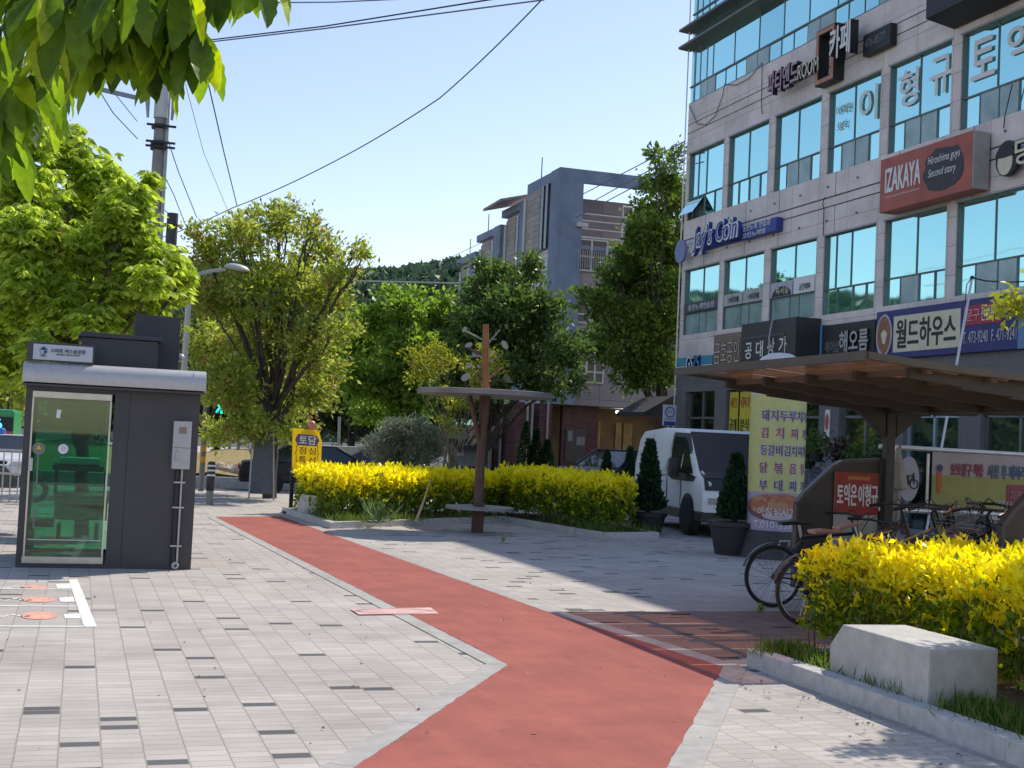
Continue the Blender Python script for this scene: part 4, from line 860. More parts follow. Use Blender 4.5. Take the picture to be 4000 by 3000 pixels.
# ------------------------------------------------------------------ bicycles (built along +X, rear axle at the origin)
rub = mat('tyre rubber', (.022, .022, .022), .8, 0, .1); chrome = mat('chrome', (.5, .5, .5), .25, .9, .05)
def bicycle(name, label, fcol, tcol, saddle, basket=False):
    b = thing(name, label, 'bicycle', (0, 0, 0), 'bicycles parked under the shelter'); r = .325
    fm = fcol
    for x in (0, 1.04):
        mb = MB(); mb.ring((x, 0, r), r - .017, .017, 'y', 36, 6); wh = mb.build('wheel', tcol, b, smooth=True)
        mb = MB(); mb.ring((x, 0, r), r - .042, .011, 'y', 36, 5); mb.build('rim', chrome, wh, smooth=True)
        mb = MB()
        for k in range(18):
            a = 2 * math.pi * k / 18; mb.tube([(x + .02 * math.cos(a + 1.2), .015 * (-1) ** k, r + .02 * math.sin(a + 1.2)), (x + (r - .045) * math.cos(a), 0, r + (r - .045) * math.sin(a))], .0022, 3, False)
        mb.tube([(x, -.05, r), (x, .05, r)], .02, 8); mb.build('spokes', chrome, wh)
    bb, st, hd, hb = (.42, 0, .28), (.30, 0, .74), (.90, 0, .80), (.93, 0, .68)
    mb = MB(); mb.tube([bb, st], .017, 8); mb.tube([st, hd], .019, 8); mb.tube([bb, hb], .021, 8); mb.tube([hb, hd], .022, 8)
    for s_ in (-.045, .045):
        mb.tube([(0, s_, r), bb], .010, 6); mb.tube([(0, s_, r), (.30, s_ * .4, .70)], .009, 6)
    mb.build('frame', fm, b, smooth=True)
    mb = MB()
    for s_ in (-.045, .045): mb.tube([(.94, s_, .66), (1.0, s_, .48), (1.04, s_, r)], .012, 6)
    mb.tube([hb, (.94, 0, .64)], .02, 6); mb.build('fork', fm, b, smooth=True)
    mb = MB(); mb.tube([st, (.27, 0, .87)], .013, 8); mb.build('seat_post', chrome, b)
    mb = MB(); mb.add([(.05, -.075, .90), (.05, .075, .90), (.18, .06, .915), (.40, .02, .90), (.40, -.02, .90), (.18, -.06, .915), (.06, -.06, .86), (.06, .06, .86), (.18, .045, .87), (.39, .015, .875), (.39, -.015, .875), (.18, -.045, .87)],
        [(0, 1, 2, 5), (5, 2, 3, 4), (6, 11, 8, 7), (11, 10, 9, 8), (0, 5, 11, 6), (5, 4, 10, 11), (4, 3, 9, 10), (3, 2, 8, 9), (2, 1, 7, 8), (1, 0, 6, 7)]); mb.build('saddle', saddle, b, bevel=.012)
    mb = MB(); mb.tube([hd, (.87, 0, .95), (.93, 0, .98)], .014, 8); mb.tube([(.82, -.30, 1.0), (.90, -.20, 1.0), (.94, -.06, .985), (.94, .06, .985), (.90, .20, 1.0), (.82, .30, 1.0)], .012, 8); mb.build('handlebar', black, b, smooth=True)
    for s_ in (-1, 1): mb = MB(); mb.tube([(.83, s_ * .29, 1.0), (.72, s_ * .33, 1.0)], .017, 8); mb.build('grip', black, b)
    mb = MB(); mb.tube([(.90, -.2, 1.01), (.98, -.18, 1.03), (1.0, -.12, .95), (.96, -.02, .80)], .005, 5); mb.tube([(.90, .2, 1.01), (.98, .18, 1.04), (1.0, .12, .95), (.96, .02, .80)], .005, 5); mb.build('brake_cables', black, b)
    mb = MB(); mb.lathe([(.095, -.006), (.095, .006)], (.42, -.06, .28), 20, 'y'); cr_ = mb.build('chainring', mat('dull steel', (.16, .16, .16), .4, .7, .1), b)
    mb = MB(); mb.bar((.42, -.075, .28), (.53, -.075, .15), .014, .024); mb.box(.49, .58, -.17, -.07, .135, .16); mb.build('pedal', black, cr_); mb = MB(); mb.bar((.42, .075, .28), (.31, .075, .41), .014, .024); mb.box(.26, .35, .07, .17, .40, .425); mb.build('pedal', black, cr_)
    mb = MB(); mb.tube([(.42, -.06, .375), (0, -.06, r + .035)], .005, 4); mb.tube([(.42, -.06, .185), (0, -.06, r - .035)], .005, 4); mb.lathe([(.04, -.02), (.04, .02)], (0, -.055, r), 12, 'y'); mb.bar((0, -.06, r - .04), (.05, -.06, r - .12), .02, .03); mb.build('chain', black, b)
    for x, a0, a1 in ((0, 20, 165), (1.04, 40, 140)):
        mb = MB(); P = [(x + (r + .025) * math.cos(R(a)), 0, r + (r + .025) * math.sin(R(a))) for a in range(a0, a1 + 1, 12)]
        for i in range(len(P) - 1): mb.bar(P[i], P[i + 1], .05, .006)
        mb.build('mudguard', fm if not basket else mat('guard grey', (.2, .2, .2), .4, .3, 0), b)
    if basket:
        mb = MB(); x0, x1, z0, z1 = 1.0, 1.28, .72, .95
        for z in (z0, (z0 + z1) / 2, z1): mb.tube([(x0, -.17, z), (x1, -.17, z), (x1, .17, z), (x0, .17, z), (x0, -.17, z)], .004, 4)
        for k in range(6):
            y = -.17 + .34 * k / 5; mb.tube([(x0, y, z1), (x0, y, z0), (x1, y, z0), (x1, y, z1)], .003, 4)
        mb.build('basket', chrome, b)
        mb = MB(); mb.box(-.22, .16, -.07, .07, .71, .725); mb.tube([(-.15, -.06, .71), (0, -.06, r)], .006, 5); mb.tube([(-.15, .06, .71), (0, .06, r)], .006, 5); mb.build('rack', chrome, b)
    return b
bk_black = mat('bike black', (.025, .025, .028), .35, .2, .05); bk_brown = mat('bike brown', (.16, .075, .04), .4, .2, .1); bk_grey = mat('bike grey', (.13, .13, .13), .4, .3, .1); bk_yel = mat('bike yellow', (.50, .42, .03), .4, .1, .05)
blk_s = mat('saddle black', (.02, .02, .02), .5, 0, .05); tan_s = mat('saddle tan', (.50, .27, .19), .5, 0, .1)
b1 = bicycle('bicycle', 'black bicycle with a tall black saddle parked next to the menu column', bk_black, rub, blk_s); b1.location = (7.0, 12.2, 0); b1.rotation_euler.z = R(-6)
b2 = bicycle('bicycle', 'brown bicycle with tan saddle whose rear wheel shows past the hedge end', bk_brown, mat('dusty tyre', (.085, .062, .048), .8, 0, .2), tan_s); b2.location = (6.62, 10.95, 0); b2.rotation_euler.z = R(4)
b3 = bicycle('bicycle', 'grey bicycle with wire basket parked mostly behind the yellow hedge', bk_grey, rub, blk_s, True); b3.location = (6.9, 10.2, 0); b3.rotation_euler.z = R(8)
b4 = bicycle('bicycle', 'yellow framed bicycle parked on the building side of the shelter', bk_yel, rub, blk_s, True); b4.location = (10.35, 11.4, 0); b4.rotation_euler.z = R(176)
for bb_ in (b3, b4): bb_.rotation_euler.y = R(-13)
for i, (src, x, y, a, lb, pt_) in enumerate(((b1, 10.3, 12.3, 184, 'black bicycle facing outward beside the safety banner', -12), (b3, 10.4, 10.6, 179, 'grey basket bicycle on the building side of the shelter', -14), (b2, 7.45, 11.6, 2, 'brown bicycle between the black bicycle and its brown twin', -10),
        (b4, 10.1, 9.95, 172, 'yellow framed bicycle at the camera end of the shelter', -13), (b1, 7.15, 9.75, 3, 'black bicycle at the camera end of the rack, mostly behind the hedge', -15), (b1, 9.9, 11.75, 178, 'black bicycle in the middle of the building side row', -14), (b2, 9.95, 11.05, 181, 'brown bicycle with tan saddle in the building side row', -13), (b4, 7.2, 10.55, 5, 'yellow framed bicycle in the row facing the shop building', -14))):
    c = dup(src, lb); c.location = (x, y, .0); c.rotation_euler = (0, R(pt_), R(a))
rk = thing('bicycle_rack', 'low steel rack of hoops lifting the front wheels under the shelter', 'bicycle rack', (8.7, 11, 0))
for x in (8.15, 8.45, 8.95, 9.25): mb = MB(); mb.tube([(x, 9.6, .22), (x, 12.5, .22)], .02, 6); mb.build('rail', plast, rk)
for k in range(9): y = 9.7 + k * .34; mb = MB(); mb.tube([(8.15, y, 0), (8.15, y, .45), (8.45, y, .45), (8.45, y, 0)], .012, 5); mb.build('hoop', plast, rk); mb = MB(); mb.tube([(8.95, y, 0), (8.95, y, .45), (9.25, y, .45), (9.25, y, 0)], .012, 5); mb.build('hoop', plast, rk)

# closed parasol leaning on the shelter post
pr = thing('folded_parasol', 'folded dusty cream parasol standing next to the dark shelter post', 'parasol', (8.98, 12.9, 0))
mb = MB(); mb.tube([(8.98, 12.95, .0), (9.02, 12.95, 1.78)], .02, 8); mb.build('pole', mat('parasol pole', (.36, .31, .25), .6, 0, .1), pr)
mb = MB(); mb.lathe([(.02, 1.72), (.06, 1.6), (.11, 1.38), (.13, 1.28), (.05, 1.25), (.045, .9), (.06, .62), (.03, .55)], (9.0, 12.95, 0), 7); mb.build('cloth', mat('parasol cloth', (.40, .35, .29), .8, 0, .15), pr)

# ================================================================== INFLATED MENU COLUMN
cx, cy, cr_ = 10.37, 18.1, .43
col = thing('menu_column', 'tall inflated menu column with white dome, yellow menu and stew picture', 'sign', (cx, cy, 0))
def cyl_pt(a, z, r=cr_): return Vector((cx + r * math.sin(a), cy - r * math.cos(a), z))
face = math.atan2(-cx, cy) * -1 + .0          # towards the viewer
face = -math.atan2(cx, cy)
cyel = mat('menu yellow', (.60, .58, .22), .55, 0, .06); clil = mat('menu lilac', (.42, .36, .48), .55, 0, .1)
prof_ = [(cr_, .43), (cr_ * 1.012, .8), (cr_ * 1.005, 1.02)]; mb = MB(); mb.lathe(prof_, (cx, cy, 0), 40); mb.build('lower_cloth', clil, col, smooth=True)
mb = MB(); mb.lathe([(cr_ * 1.005, 1.0202), (cr_ * 1.012, 1.7), (cr_, 2.52)], (cx, cy, 0), 40); mb.build('menu_cloth', cyel, col, smooth=True)
mb = MB(); mb.lathe([(cr_, 2.5202), (cr_ * 1.01, 2.66), (cr_ * 1.0, 2.78), (cr_ * .95, 2.91), (cr_ * .84, 3.03), (cr_ * .66, 3.12), (cr_ * .36, 3.185), (.01, 3.20)], (cx, cy, 0), 40); mb.build('dome', mat('dome white', (.66, .66, .62), .5, 0, .05), col, smooth=True)
mb = MB(); mb.lathe([(.56, 0), (.54, .05), (.47, .40), (.45, .43)], (cx, cy, 0), 36); mb.build('base', mat('column base', (.05, .048, .05), .6, 0, .2), col, smooth=True)
mb = MB(); p = cyl_pt(face + .28, .2, .54); mb.tube([p + Vector((-.08, 0, 0)), p + Vector((-.08, -.03, .10)), p + Vector((.08, -.03, .10)), p + Vector((.08, 0, 0))], .02, 8); mb.build('handle', chrome, col, smooth=True)
def wrap(z0, a_left, rr=cr_ * 1.022): return lambda a, b, h: cyl_pt(face + a_left + a / rr, z0 + b, rr)
vio = mat('menu violet', (.13, .085, .24), .6, 0, .05); crim = mat('menu crimson', (.42, .06, .13), .6, 0, .05); pale = mat('menu pale', (.60, .58, .56), .6, 0, .03)
for k, (txt, m_) in enumerate((('돼지두루치기', vio), ('김  치  찌  개', crim), ('등갈비김치찌개', vio), ('닭  볶  음  탕', crim), ('부  대  찌  개', vio))):
    z = 2.12 - k * .268
    lettering('letter_halo', txt, (0, 0, 0), (1, 0, 0), (0, 0, 1), .86, .185, pale, col, .11, warp=wrap(z - .012, -.62, cr_ * 1.019)); lettering('lettering', txt, (0, 0, 0), (1, 0, 0), (0, 0, 1), .84, .16, m_, col, .03, warp=wrap(z, -.60, cr_ * 1.026))
def blob(name, m_, zc, hw, hh, rr, n=40, jit=0.0, a0=.12):
    mb = MB(); rnd = random.Random(3)
    pts = [(hw * math.cos(t) * (1 + jit * rnd.uniform(-1, 1)), hh * math.sin(t) * (1 + jit * rnd.uniform(-1, 1))) for t in [2 * math.pi * k / n for k in range(n)]]
    rows = 10; vs, fs = [], []
    for (u, v) in pts:
        for j in range(rows + 1): q = j / rows; vs.append(cyl_pt(face + a0 + u * q / rr, zc + v * q, rr))
    for k in range(n):
        for j in range(rows): fs.append((k * (rows + 1) + j, k * (rows + 1) + j + 1, ((k + 1) % n) * (rows + 1) + j + 1, ((k + 1) % n) * (rows + 1) + j))
    mb.add(vs, fs); return mb.build(name, m_, col)
blob('bowl_picture', mat('bowl purple', (.20, .075, .10), .5, 0, .15), .79, .60, .205, cr_ * 1.020)
blob('plate_picture', mat('plate pale', (.50, .47, .50), .5, 0, .1), .66, .24, .06, cr_ * 1.0215)
stw, t_, b_ = nmat('stew'); vz = t_.nodes.new('ShaderNodeTexVoronoi'); vz.inputs['Scale'].default_value = 13; rp_n = t_.nodes.new('ShaderNodeValToRGB'); tc_ = t_.nodes.new('ShaderNodeTexCoord')
e = rp_n.color_ramp.elements; e[0].color = (.50, .10, .045, 1); e[1].color = (.52, .33, .17, 1); x_ = e.new(.5); x_.color = (.44, .15, .09, 1)
t_.links.new(tc_.outputs['Object'], vz.inputs['Vector']); t_.links.new(vz.outputs['Color'], rp_n.inputs[0]); t_.links.new(rp_n.outputs[0], b_.inputs['Base Color'])
blob('stew_picture', stw, .83, .52, .17, cr_ * 1.023, 40, .06)
lettering('lettering', '아침식사가능', (0, 0, 0), (1, 0, 0), (0, 0, 1), .74, .12, white, col, .03, warp=wrap(.665, -.62, cr_ * 1.03)); lettering('lettering', 'T.010-3571-6247', (0, 0, 0), (1, 0, 0), (0, 0, 1), 1.06, .105, white, col, .03, warp=wrap(.475, -.78, cr_ * 1.03))

# ================================================================== VAN (built along -Y: nose at y=0, tail at y=4.6)
def van():
    v = thing('white_van', 'white electric panel van with black lower trim parked by the shops', 'van')
    vw = mat('van white', (.84, .85, .86), .3, 0, .03, 3, 0, .6); vb = mat('van black', (.02, .02, .023), .35, 0, .1); gl = mat('van glass', (.022, .026, .03), .06, 0, .3, 1.5, 0, 1.0)
    W = .93
    prof = [(4.60, .42), (4.64, 1.2), (4.55, 1.70), (4.35, 1.86), (3.0, 1.93), (1.55, 1.91), (1.15, 1.84), (.33, 1.12), (.10, 1.02), (.02, .80), (.06, .42)]
    def tx(z): return W * (1 - .16 * max(0, z - 1.0) ** 1.3)
    mb = MB(); vs = []
    st = [-1, -.97, .97, 1]
    for s_, ins in ((-1, 0), (1, 0)):
        for y, z in prof: vs.append((s_ * tx(z), y, z))
    n = len(prof); mb.add(vs, [tuple(range(n)), tuple(range(2 * n - 1, n - 1, -1))] + [(i, n + i, n + (i + 1) % n, (i + 1) % n) for i in range(n)])
    body = mb.build('body', vw, v, bevel=.05)
    body.modifiers['edge'].segments = 4
    for p in body.data.polygons: p.use_smooth = True
    mb = MB(); q = lambda y, z, o=.004: (-(tx(z) + o), y, z)
    def side(name, pts, m_, par, o=.004, d=.004):
        for s_ in (-1, 1): mb = MB(); mb.prism([(s_ * (tx(z) + o), y, z) for y, z in pts], (s_ * d, 0, 0)); mb.build(name, m_, par)
    mb = MB(); mb.prism([(-W - .012, y, z) for y, z in ((4.62, .28), (4.62, .46), (.06, .46), (.06, .28))], (2 * W + .024, 0, 0)); mb.build('lower_trim', vb, v, bevel=.02)
    side('side_window', [(1.42, 1.10), (1.42, 1.74), (2.12, 1.76), (2.12, 1.10)], gl, v)
    side('quarter_window', [(.62, 1.10), (1.36, 1.72), (1.36, 1.10)], gl, v)
    side('window_surround', [(.40, 1.06), (1.2, 1.82), (2.18, 1.84), (2.18, 1.04), (1.9, .96), (.6, .96)], vb, v, .001, .002)
    mb = MB()
    for y in (1.34, 2.22, 3.55): mb = MB(); mb.box(-W - .003, -W + .01, y - .008, y + .008, .48, 1.0); mb.prism([(-(tx(z) + .002), y - .008, z) for z in (1.0, 1.4, 1.8)] + [(-(tx(z) + .002), y + .008, z) for z in (1.8, 1.4, 1.0)], (.004, 0, 0)); mb.build('door_seam', vb, v)
    mb = MB(); mb.box(-W - .004, -W + .01, 2.3, 3.5, 1.02, 1.035); mb.build('slide_rail', vb, v)
    side('rear_panel', [(2.34, 1.12), (2.34, 1.70), (4.2, 1.66), (4.3, 1.12)], mat('van white panel', (.80, .82, .84), .28, 0, .05, 2), v, .003, .004)
    for y in (2.42, 1.5):
        mb = MB(); mb.box(-W - .035, -W - .003, y, y + .2, .90, .935); mb.build('handle', vw, v, bevel=.008)
    # windscreen and black mask
    def fr(y, z, u): return (u * tx(z), y - .006, z + .004)
    mb = MB(); mb.poly([fr(.40, 1.18, -.86), fr(.40, 1.18, .86), fr(1.10, 1.80, .80), fr(1.10, 1.80, -.80)]); mb.build('windscreen', mat('windscreen', (.30, .31, .36), .3, 0, .2, .8, 0, 1.0), v)
    mb = MB(); mb.prism([(-.90, .325, 1.125), (.90, .325, 1.125), (.84, 1.15, 1.848), (-.84, 1.15, 1.848)], (0, -.008, .004)); mb.prism([(-.90, .015, .83), (.90, .015, .83), (.90, .085, 1.035), (-.90, .085, 1.035)], (0, -.012, 0)); mb.prism([(-.90, .07, 1.035), (.90, .07, 1.035), (.90, .32, 1.13), (-.90, .32, 1.13)], (0, -.01, .01)); mb.build('front_mask', vb, v)
    for s_ in (-1, 1):
        mb = MB(); mb.bar((s_ * .88, .30, 1.14), (s_ * .80, .01, .92), .04, .05); mb.build('light_strip', mat('lamp strip', (.7, .72, .74), .3, 0, 0), v)
        mb = MB(); mb.box(s_ * .70 - .12, s_ * .70 + .12, -.0, .03, .60, .70); mb.build('headlight', mat('headlight', (.25, .26, .28), .15, .5, 0), v)
        mb = MB(); mb.bar((s_ * (W - .02), 1.25, 1.12), (s_ * (W + .17), 1.2, 1.14), .04, .04); mb.box(*sorted((s_ * (W + .10), s_ * (W + .28))), 1.12, 1.24, 1.02, 1.36); mb.build('mirror', vb, v, bevel=.03)
    for y in (.86, 3.78):
        for s_ in (-1, 1):
            mb = MB(); mb.lathe([(.385, -.02), (.385, .008)], (s_ * W, y, .36), 28, 'x'); mb.build('wheel_arch', vb, v)
            mb = MB(); mb.lathe([(.20, -.12), (.325, -.11), (.345, -.06), (.345, .06), (.325, .10), (.22, .105)], (s_ * (W - .06), y, .345), 30, 'x'); wh = mb.build('wheel', rub, v, smooth=True)
            mb = MB(); mb.lathe([(.225, .0), (.20, .012), (.06, .02), (.01, .02)], (s_ * (W + .045) if s_ > 0 else s_ * (W + .045), y, .345), 24, 'x'); mb.build('rim', mat('rim dark', (.16, .16, .17), .35, .6, .1), wh, smooth=True)
    return v
vn = van(); vn.location = (11.86, 21.45, .008); vn.rotation_euler.z = R(-8.5); vn.scale = (1.06, 1.06, 1.06)

# ================================================================== CARS
def car(name, label, paint_m, roofh=1.45, L=4.6, wag=False, cat='car'):
    c = thing(name, label, cat); W = .9; gl = mat('car glass', (.02, .024, .028), .06, 0, .3, 2, 0, 1.0)
    lo = [(L, .35), (L + .02, .62), (L - .08, .93), (L - .9 if not wag else L - .12, 1.0), (1.15, .98), (.25, .80), (.02, .62), (.04, .35)]
    mb = MB(); n = len(lo); mb.add([(s_ * W * (1 if z < .9 else .94), y, z) for s_ in (-1, 1) for y, z in lo], [tuple(range(n)), tuple(range(2 * n - 1, n - 1, -1))] + [(i, n + i, n + (i + 1) % n, (i + 1) % n) for i in range(n)])
    b = mb.build('body', paint_m, c, bevel=.06); b.modifiers['edge'].segments = 3
    ya, yb, yc, yd = 1.05, 1.85, (3.2 if not wag else 4.1), (3.95 if not wag else 4.5)
    mb = MB(); h0, h1 = .97, roofh
    mb.add([(-.84, ya, h0), (.84, ya, h0), (.84, yd, h0), (-.84, yd, h0), (-.66, yb, h1), (.66, yb, h1), (.66, yc, h1), (-.66, yc, h1)], [(4, 5, 6, 7), (0, 1, 5, 4), (1, 2, 6, 5), (2, 3, 7, 6), (3, 0, 4, 7)]); mb.build('cabin_glass', gl, c)
    mb = MB(); mb.box(-.665, .665, yb - .03, yc + .03, h1 - .01, h1 + .03)
    for s_ in (-1, 1):
        for p, q in (((.845, ya, h0), (.67, yb, h1)), ((.845, yd, h0), (.67, yc, h1)), ((.845, (ya + yd) / 2, h0), (.67, (yb + yc) / 2, h1))): mb.bar((s_ * p[0], p[1], p[2]), (s_ * q[0], q[1], q[2]), .05, .07)
    mb.build('roof', paint_m, c, bevel=.02)
    for y in (.85, L - .95):
        for s_ in (-1, 1):
            mb = MB(); mb.lathe([(.2, -.10), (.31, -.09), (.32, .07), (.2, .09)], (s_ * (W - .08), y, .32), 22, 'x'); wh = mb.build('wheel', rub, c, smooth=True)
            mb = MB(); mb.lathe([(.2, 0), (.02, .02)], (s_ * (W + .012), y, .32), 18, 'x'); mb.build('rim', mat('car rim', (.3, .3, .31), .3, .7, .1), wh)
    for s_ in (-1, 1):
        mb = MB(); mb.box(s_ * .62 - .17, s_ * .62 + .17, .02, .16, .62, .74); mb.build('headlight', mat('car lamp', (.55, .58, .6), .15, .3, 0), c, bevel=.02)
        mb = MB(); mb.box(*sorted((s_ * .9, s_ * 1.06)), 1.35, 1.45, .98, 1.12); mb.build('mirror', paint_m, c, bevel=.02)
        mb = MB(); mb.box(s_ * .66 - .15, s_ * .66 + .15, L - .02, L + .03, .70, .84); mb.build('tail_light', mat('tail red', (.3, .02, .02), .3, 0, 0), c)
    mb = MB(); mb.box(-.26, .26, .0, .03, .42, .53); mb.build('number_plate', white, c)
    return c
cdk = mat('car slate', (.05, .065, .095), .25, .3, .05, 3); cbl = mat('car black', (.015, .015, .017), .2, .2, .05, 3); cwh = mat('car white', (.62, .63, .64), .3, 0, .03); csi = mat('car silver', (.35, .37, .39), .3, .6, .03)
c1 = car('parked_car', 'slate blue car behind the hedge in front of the brick building', cdk, 1.45); p = atd(1238, 1010, 37); c1.location = (p.x, p.y, .06); c1.rotation_euler.z = R(-62)
mb = MB(); p = atd(1214, 1012, 42.5); mb.box(p.x - .1, p.x + .14, p.y, p.y + .04, p.z - .1, p.z + .08); mb.box(p.x - .1, p.x + .14, p.y, p.y + .05, -.3, p.z - .1) ; tag(mb.build('kerb_marker', mat('marker blue', (.06, .22, .55), .5, 0, .05)), 'small bright blue marker board beside the slate blue car', 'marker')
c2 = car('parked_car', 'long black car with chrome mirror behind the hedge and yellow sign', cbl, 1.42); p = atd(860, 965, 39); c2.location = (p.x, p.y + .1, -.22); c2.rotation_euler.z = R(84)
c3 = car('parked_car', 'silver car between the grey olive bush and the young yellow tree', csi, 1.42); p = atd(985, 985, 45); c3.location = (p.x, p.y, -.3); c3.rotation_euler.z = R(75)
# white lorry behind the black car
lr = thing('white_lorry', 'white flatbed lorry mostly hidden behind the black car', 'lorry'); p = atd(790, 962, 50)
mb = MB(); mb.box(p.x - 2.4, p.x + .6, p.y, p.y + 1.8, .5, 1.15); mb.build('cargo_bed', mat('lorry grey', (.42, .43, .42), .5, 0, .1), lr)
mb = MB(); mb.prism([(p.x + .7, p.y, .3), (p.x + 2.1, p.y, .3), (p.x + 2.1, p.y, 1.0), (p.x + 1.7, p.y, 1.65), (p.x + .7, p.y, 1.65)], (0, 1.75, 0)); cb_ = mb.build('cab', cwh, lr, bevel=.05)
mb = MB(); mb.prism([(p.x + .95, p.y - .01, 1.0), (p.x + 1.9, p.y - .01, 1.0), (p.x + 1.62, p.y - .01, 1.5), (p.x + .95, p.y - .01, 1.5)], (0, .008, 0)); mb.build('window', mat('car glass', (.02, .024, .028)), cb_)
for x in (-1.7, 1.4): mb = MB(); mb.lathe([(.2, -.1), (.36, -.1), (.36, .1), (.2, .1)], (p.x + x, p.y + .1, .06), 20, 'y'); mb.build('wheel', rub, lr)
# green minibus and white taxi on the street behind the cabin
bs = thing('green_minibus', 'green minibus with glowing route board beyond the kiosk', 'minibus'); p = atd(6, 905, 46); x0 = p.x + .62
gn = mat('bus green', (.05, .36, .13), .35, 0, .05)
mb = MB(); mb.box(x0 - 2.0, x0, 44, 49.5, -.3, 1.90); mb.build('body', gn, bs, bevel=.08)
mb = MB(); mb.box(x0 - 1.95, x0 - .03, 43.96, 43.999, 1.22, 1.66); mb.build('windscreen_top', black, bs)
mb = MB(); mb.box(x0 - 1.95, x0 - .03, 43.96, 43.999, .30, .98); mb.build('windscreen', mat('car glass', (.02, .024, .028)), bs)
mb = MB(); mb.box(x0 - 1.98, x0 - .02, 43.95, 43.999, .985, 1.215); mb.build('red_band', mat('bus red', (.38, .08, .07), .5, 0, .1), bs)
lettering('route_board', '6', (x0 - .62, 43.95, 1.30), (1, 0, 0), (0, 0, 1), .26, .30, glow('led cyan', (.05, .65, .80), 2.0), bs, .06)
tx_ = car('white_taxi', 'white taxi with a blue roof lamp waiting beyond the kiosk', cwh, 1.42, cat='taxi'); p = atd(12, 985, 36); tx_.location = (p.x - .3, p.y, -.3)
mb = MB(); mb.ball((p.x - .3, p.y + 2.4, 1.23), (.16, .1, .12), 12, 8); mb.build('taxi_lamp', mat('taxi lamp blue', (.05, .16, .5), .3, 0, 0), tx_)
# guard rail and scooter at the edge
gr = thing('guard_railing', 'grey pedestrian railing of upright bars beside the kiosk', 'railing'); y = 27.0
x0_, x1_ = aty(-60, 1000, y).x, aty(48, 1000, y).x + .35
for z in (.12, .55, 1.0): mb = MB(); mb.tube([(x0_, y, z), (x1_, y, z)], .025, 6); mb.build('rail', plast, gr)
k = 0; x = x0_
while x < x1_: mb = MB(); mb.tube([(x, y, 0), (x, y, 1.0)], .014, 5); mb.build('upright', plast, gr); x += .14
scm = mat('scooter grey', (.10, .095, .09), .4, .2, .2)
sc_ = thing('motor_scooter', 'dark motor scooter parked in front of the railing by the kiosk', 'scooter'); p = atd(14, 1118, 25.5)
for dx in (-.55, .5): mb = MB(); mb.ring((p.x + dx, p.y, .24), .19, .055, 'y', 22, 8); mb.build('wheel', rub, sc_, smooth=True)
mb = MB(); mb.prism([(p.x - .75, p.y - .13, .35), (p.x - .1, p.y - .13, .28), (p.x + .3, p.y - .13, .30), (p.x + .42, p.y - .13, .85), (p.x + .34, p.y - .13, .88), (p.x + .15, p.y - .13, .42), (p.x - .05, p.y - .13, .68), (p.x - .72, p.y - .13, .72)], (0, .26, 0)); mb.build('body', scm, sc_, bevel=.04)
mb = MB(); mb.box(p.x - .72, p.x - .05, p.y - .12, p.y + .12, .72, .79); mb.build('seat', black, sc_, bevel=.03)
mb = MB(); mb.tube([(p.x + .5, p.y, .24), (p.x + .38, p.y, .9), (p.x + .34, p.y - .28, .98)], .02, 6); mb.tube([(p.x + .38, p.y, .9), (p.x + .34, p.y + .28, .98)], .02, 6); mb.build('handlebar', chrome, sc_)
mb = MB(); mb.box(p.x - .98, p.x - .68, p.y - .16, p.y + .16, .74, 1.05); mb.build('delivery_box', mat('box white', (.55, .53, .5), .5, 0, .1), sc_, bevel=.02)

# ================================================================== STREET FURNITURE FURTHER OFF
# yellow lunch sign
p0, p1 = aty(632, 925, 25.9), aty(692, 1012, 25.9)
ls = thing('lunch_sign', 'tilted yellow lunch sign with violet name plate on a dark post', 'sign', (p0.x, 25.9, 0))
mb = MB(); mb.prism([(p0.x, 25.9, p0.z), (p0.x + .03, 25.9, p1.z - .02), (p1.x + .01, 25.9, p1.z - .02), (p1.x, 25.9, p0.z - .25), (p1.x - .06, 25.9, p0.z - .06), (p1.x - .13, 25.9, p0.z - .015)], (0, .02, 0)); yb = mb.build('panel', sheer('sunny yellow', (.86, .70, .05), .65), ls)
w_ = p1.x - p0.x; h_ = p0.z - p1.z
mb = MB(); zc = p0.z - h_ * .29; pts = [(p0.x + .06, zc), (p0.x + .11, zc + .115), (p1.x - .11, zc + .10), (p1.x - .05, zc), (p1.x - .11, zc - .115), (p0.x + .12, zc - .11)]
mb.prism([(a, 25.893, b) for a, b in pts], (0, .006, 0)); vp = mb.build('name_plate', mat('name violet', (.10, .075, .28), .5, 0, .05), ls)
lettering('lettering', '토담', (p0.x + .14, 25.89, zc - .085), (1, 0, 0), (0, 0, 1), .34, .17, white, vp, .05)
for k, (t, xx, zz_) in enumerate((('점', .15, .645), ('심', .34, .655), ('특', .155, .88), ('선', .345, .89))): lettering('lettering', t, (p0.x + xx, 25.895, p0.z - h_ * zz_ ), (1, 0, 0), (0, 0, 1), .14, .135, black, yb, .02)
lettering('lettering', '{', (p0.x + .075, 25.895, p0.z - h_ * .86), (1, 0, 0), (0, 0, 1), .05, .36, mat('olive ink', (.25, .2, .03), .6, 0, 0), yb, .0); lettering('lettering', '}', (p1.x - .10, 25.895, p0.z - h_ * .86), (1, 0, 0), (0, 0, 1), .05, .36, mat('olive ink', (.25, .2, .03)), yb, .0)
mb = MB(); mb.box(p0.x + .03, p1.x - .15, 25.91, 26.05, p1.z - .14, p1.z - .025); mb.build('blue_foot', navy, ls); mb = MB(); mb.box(p0.x + .02, p0.x + .09, 25.92, 25.99, 0, p1.z - .13); mb.box(p0.x - .1, p0.x + .22, 25.8, 26.1, 0, .04); mb.build('post', black, ls)
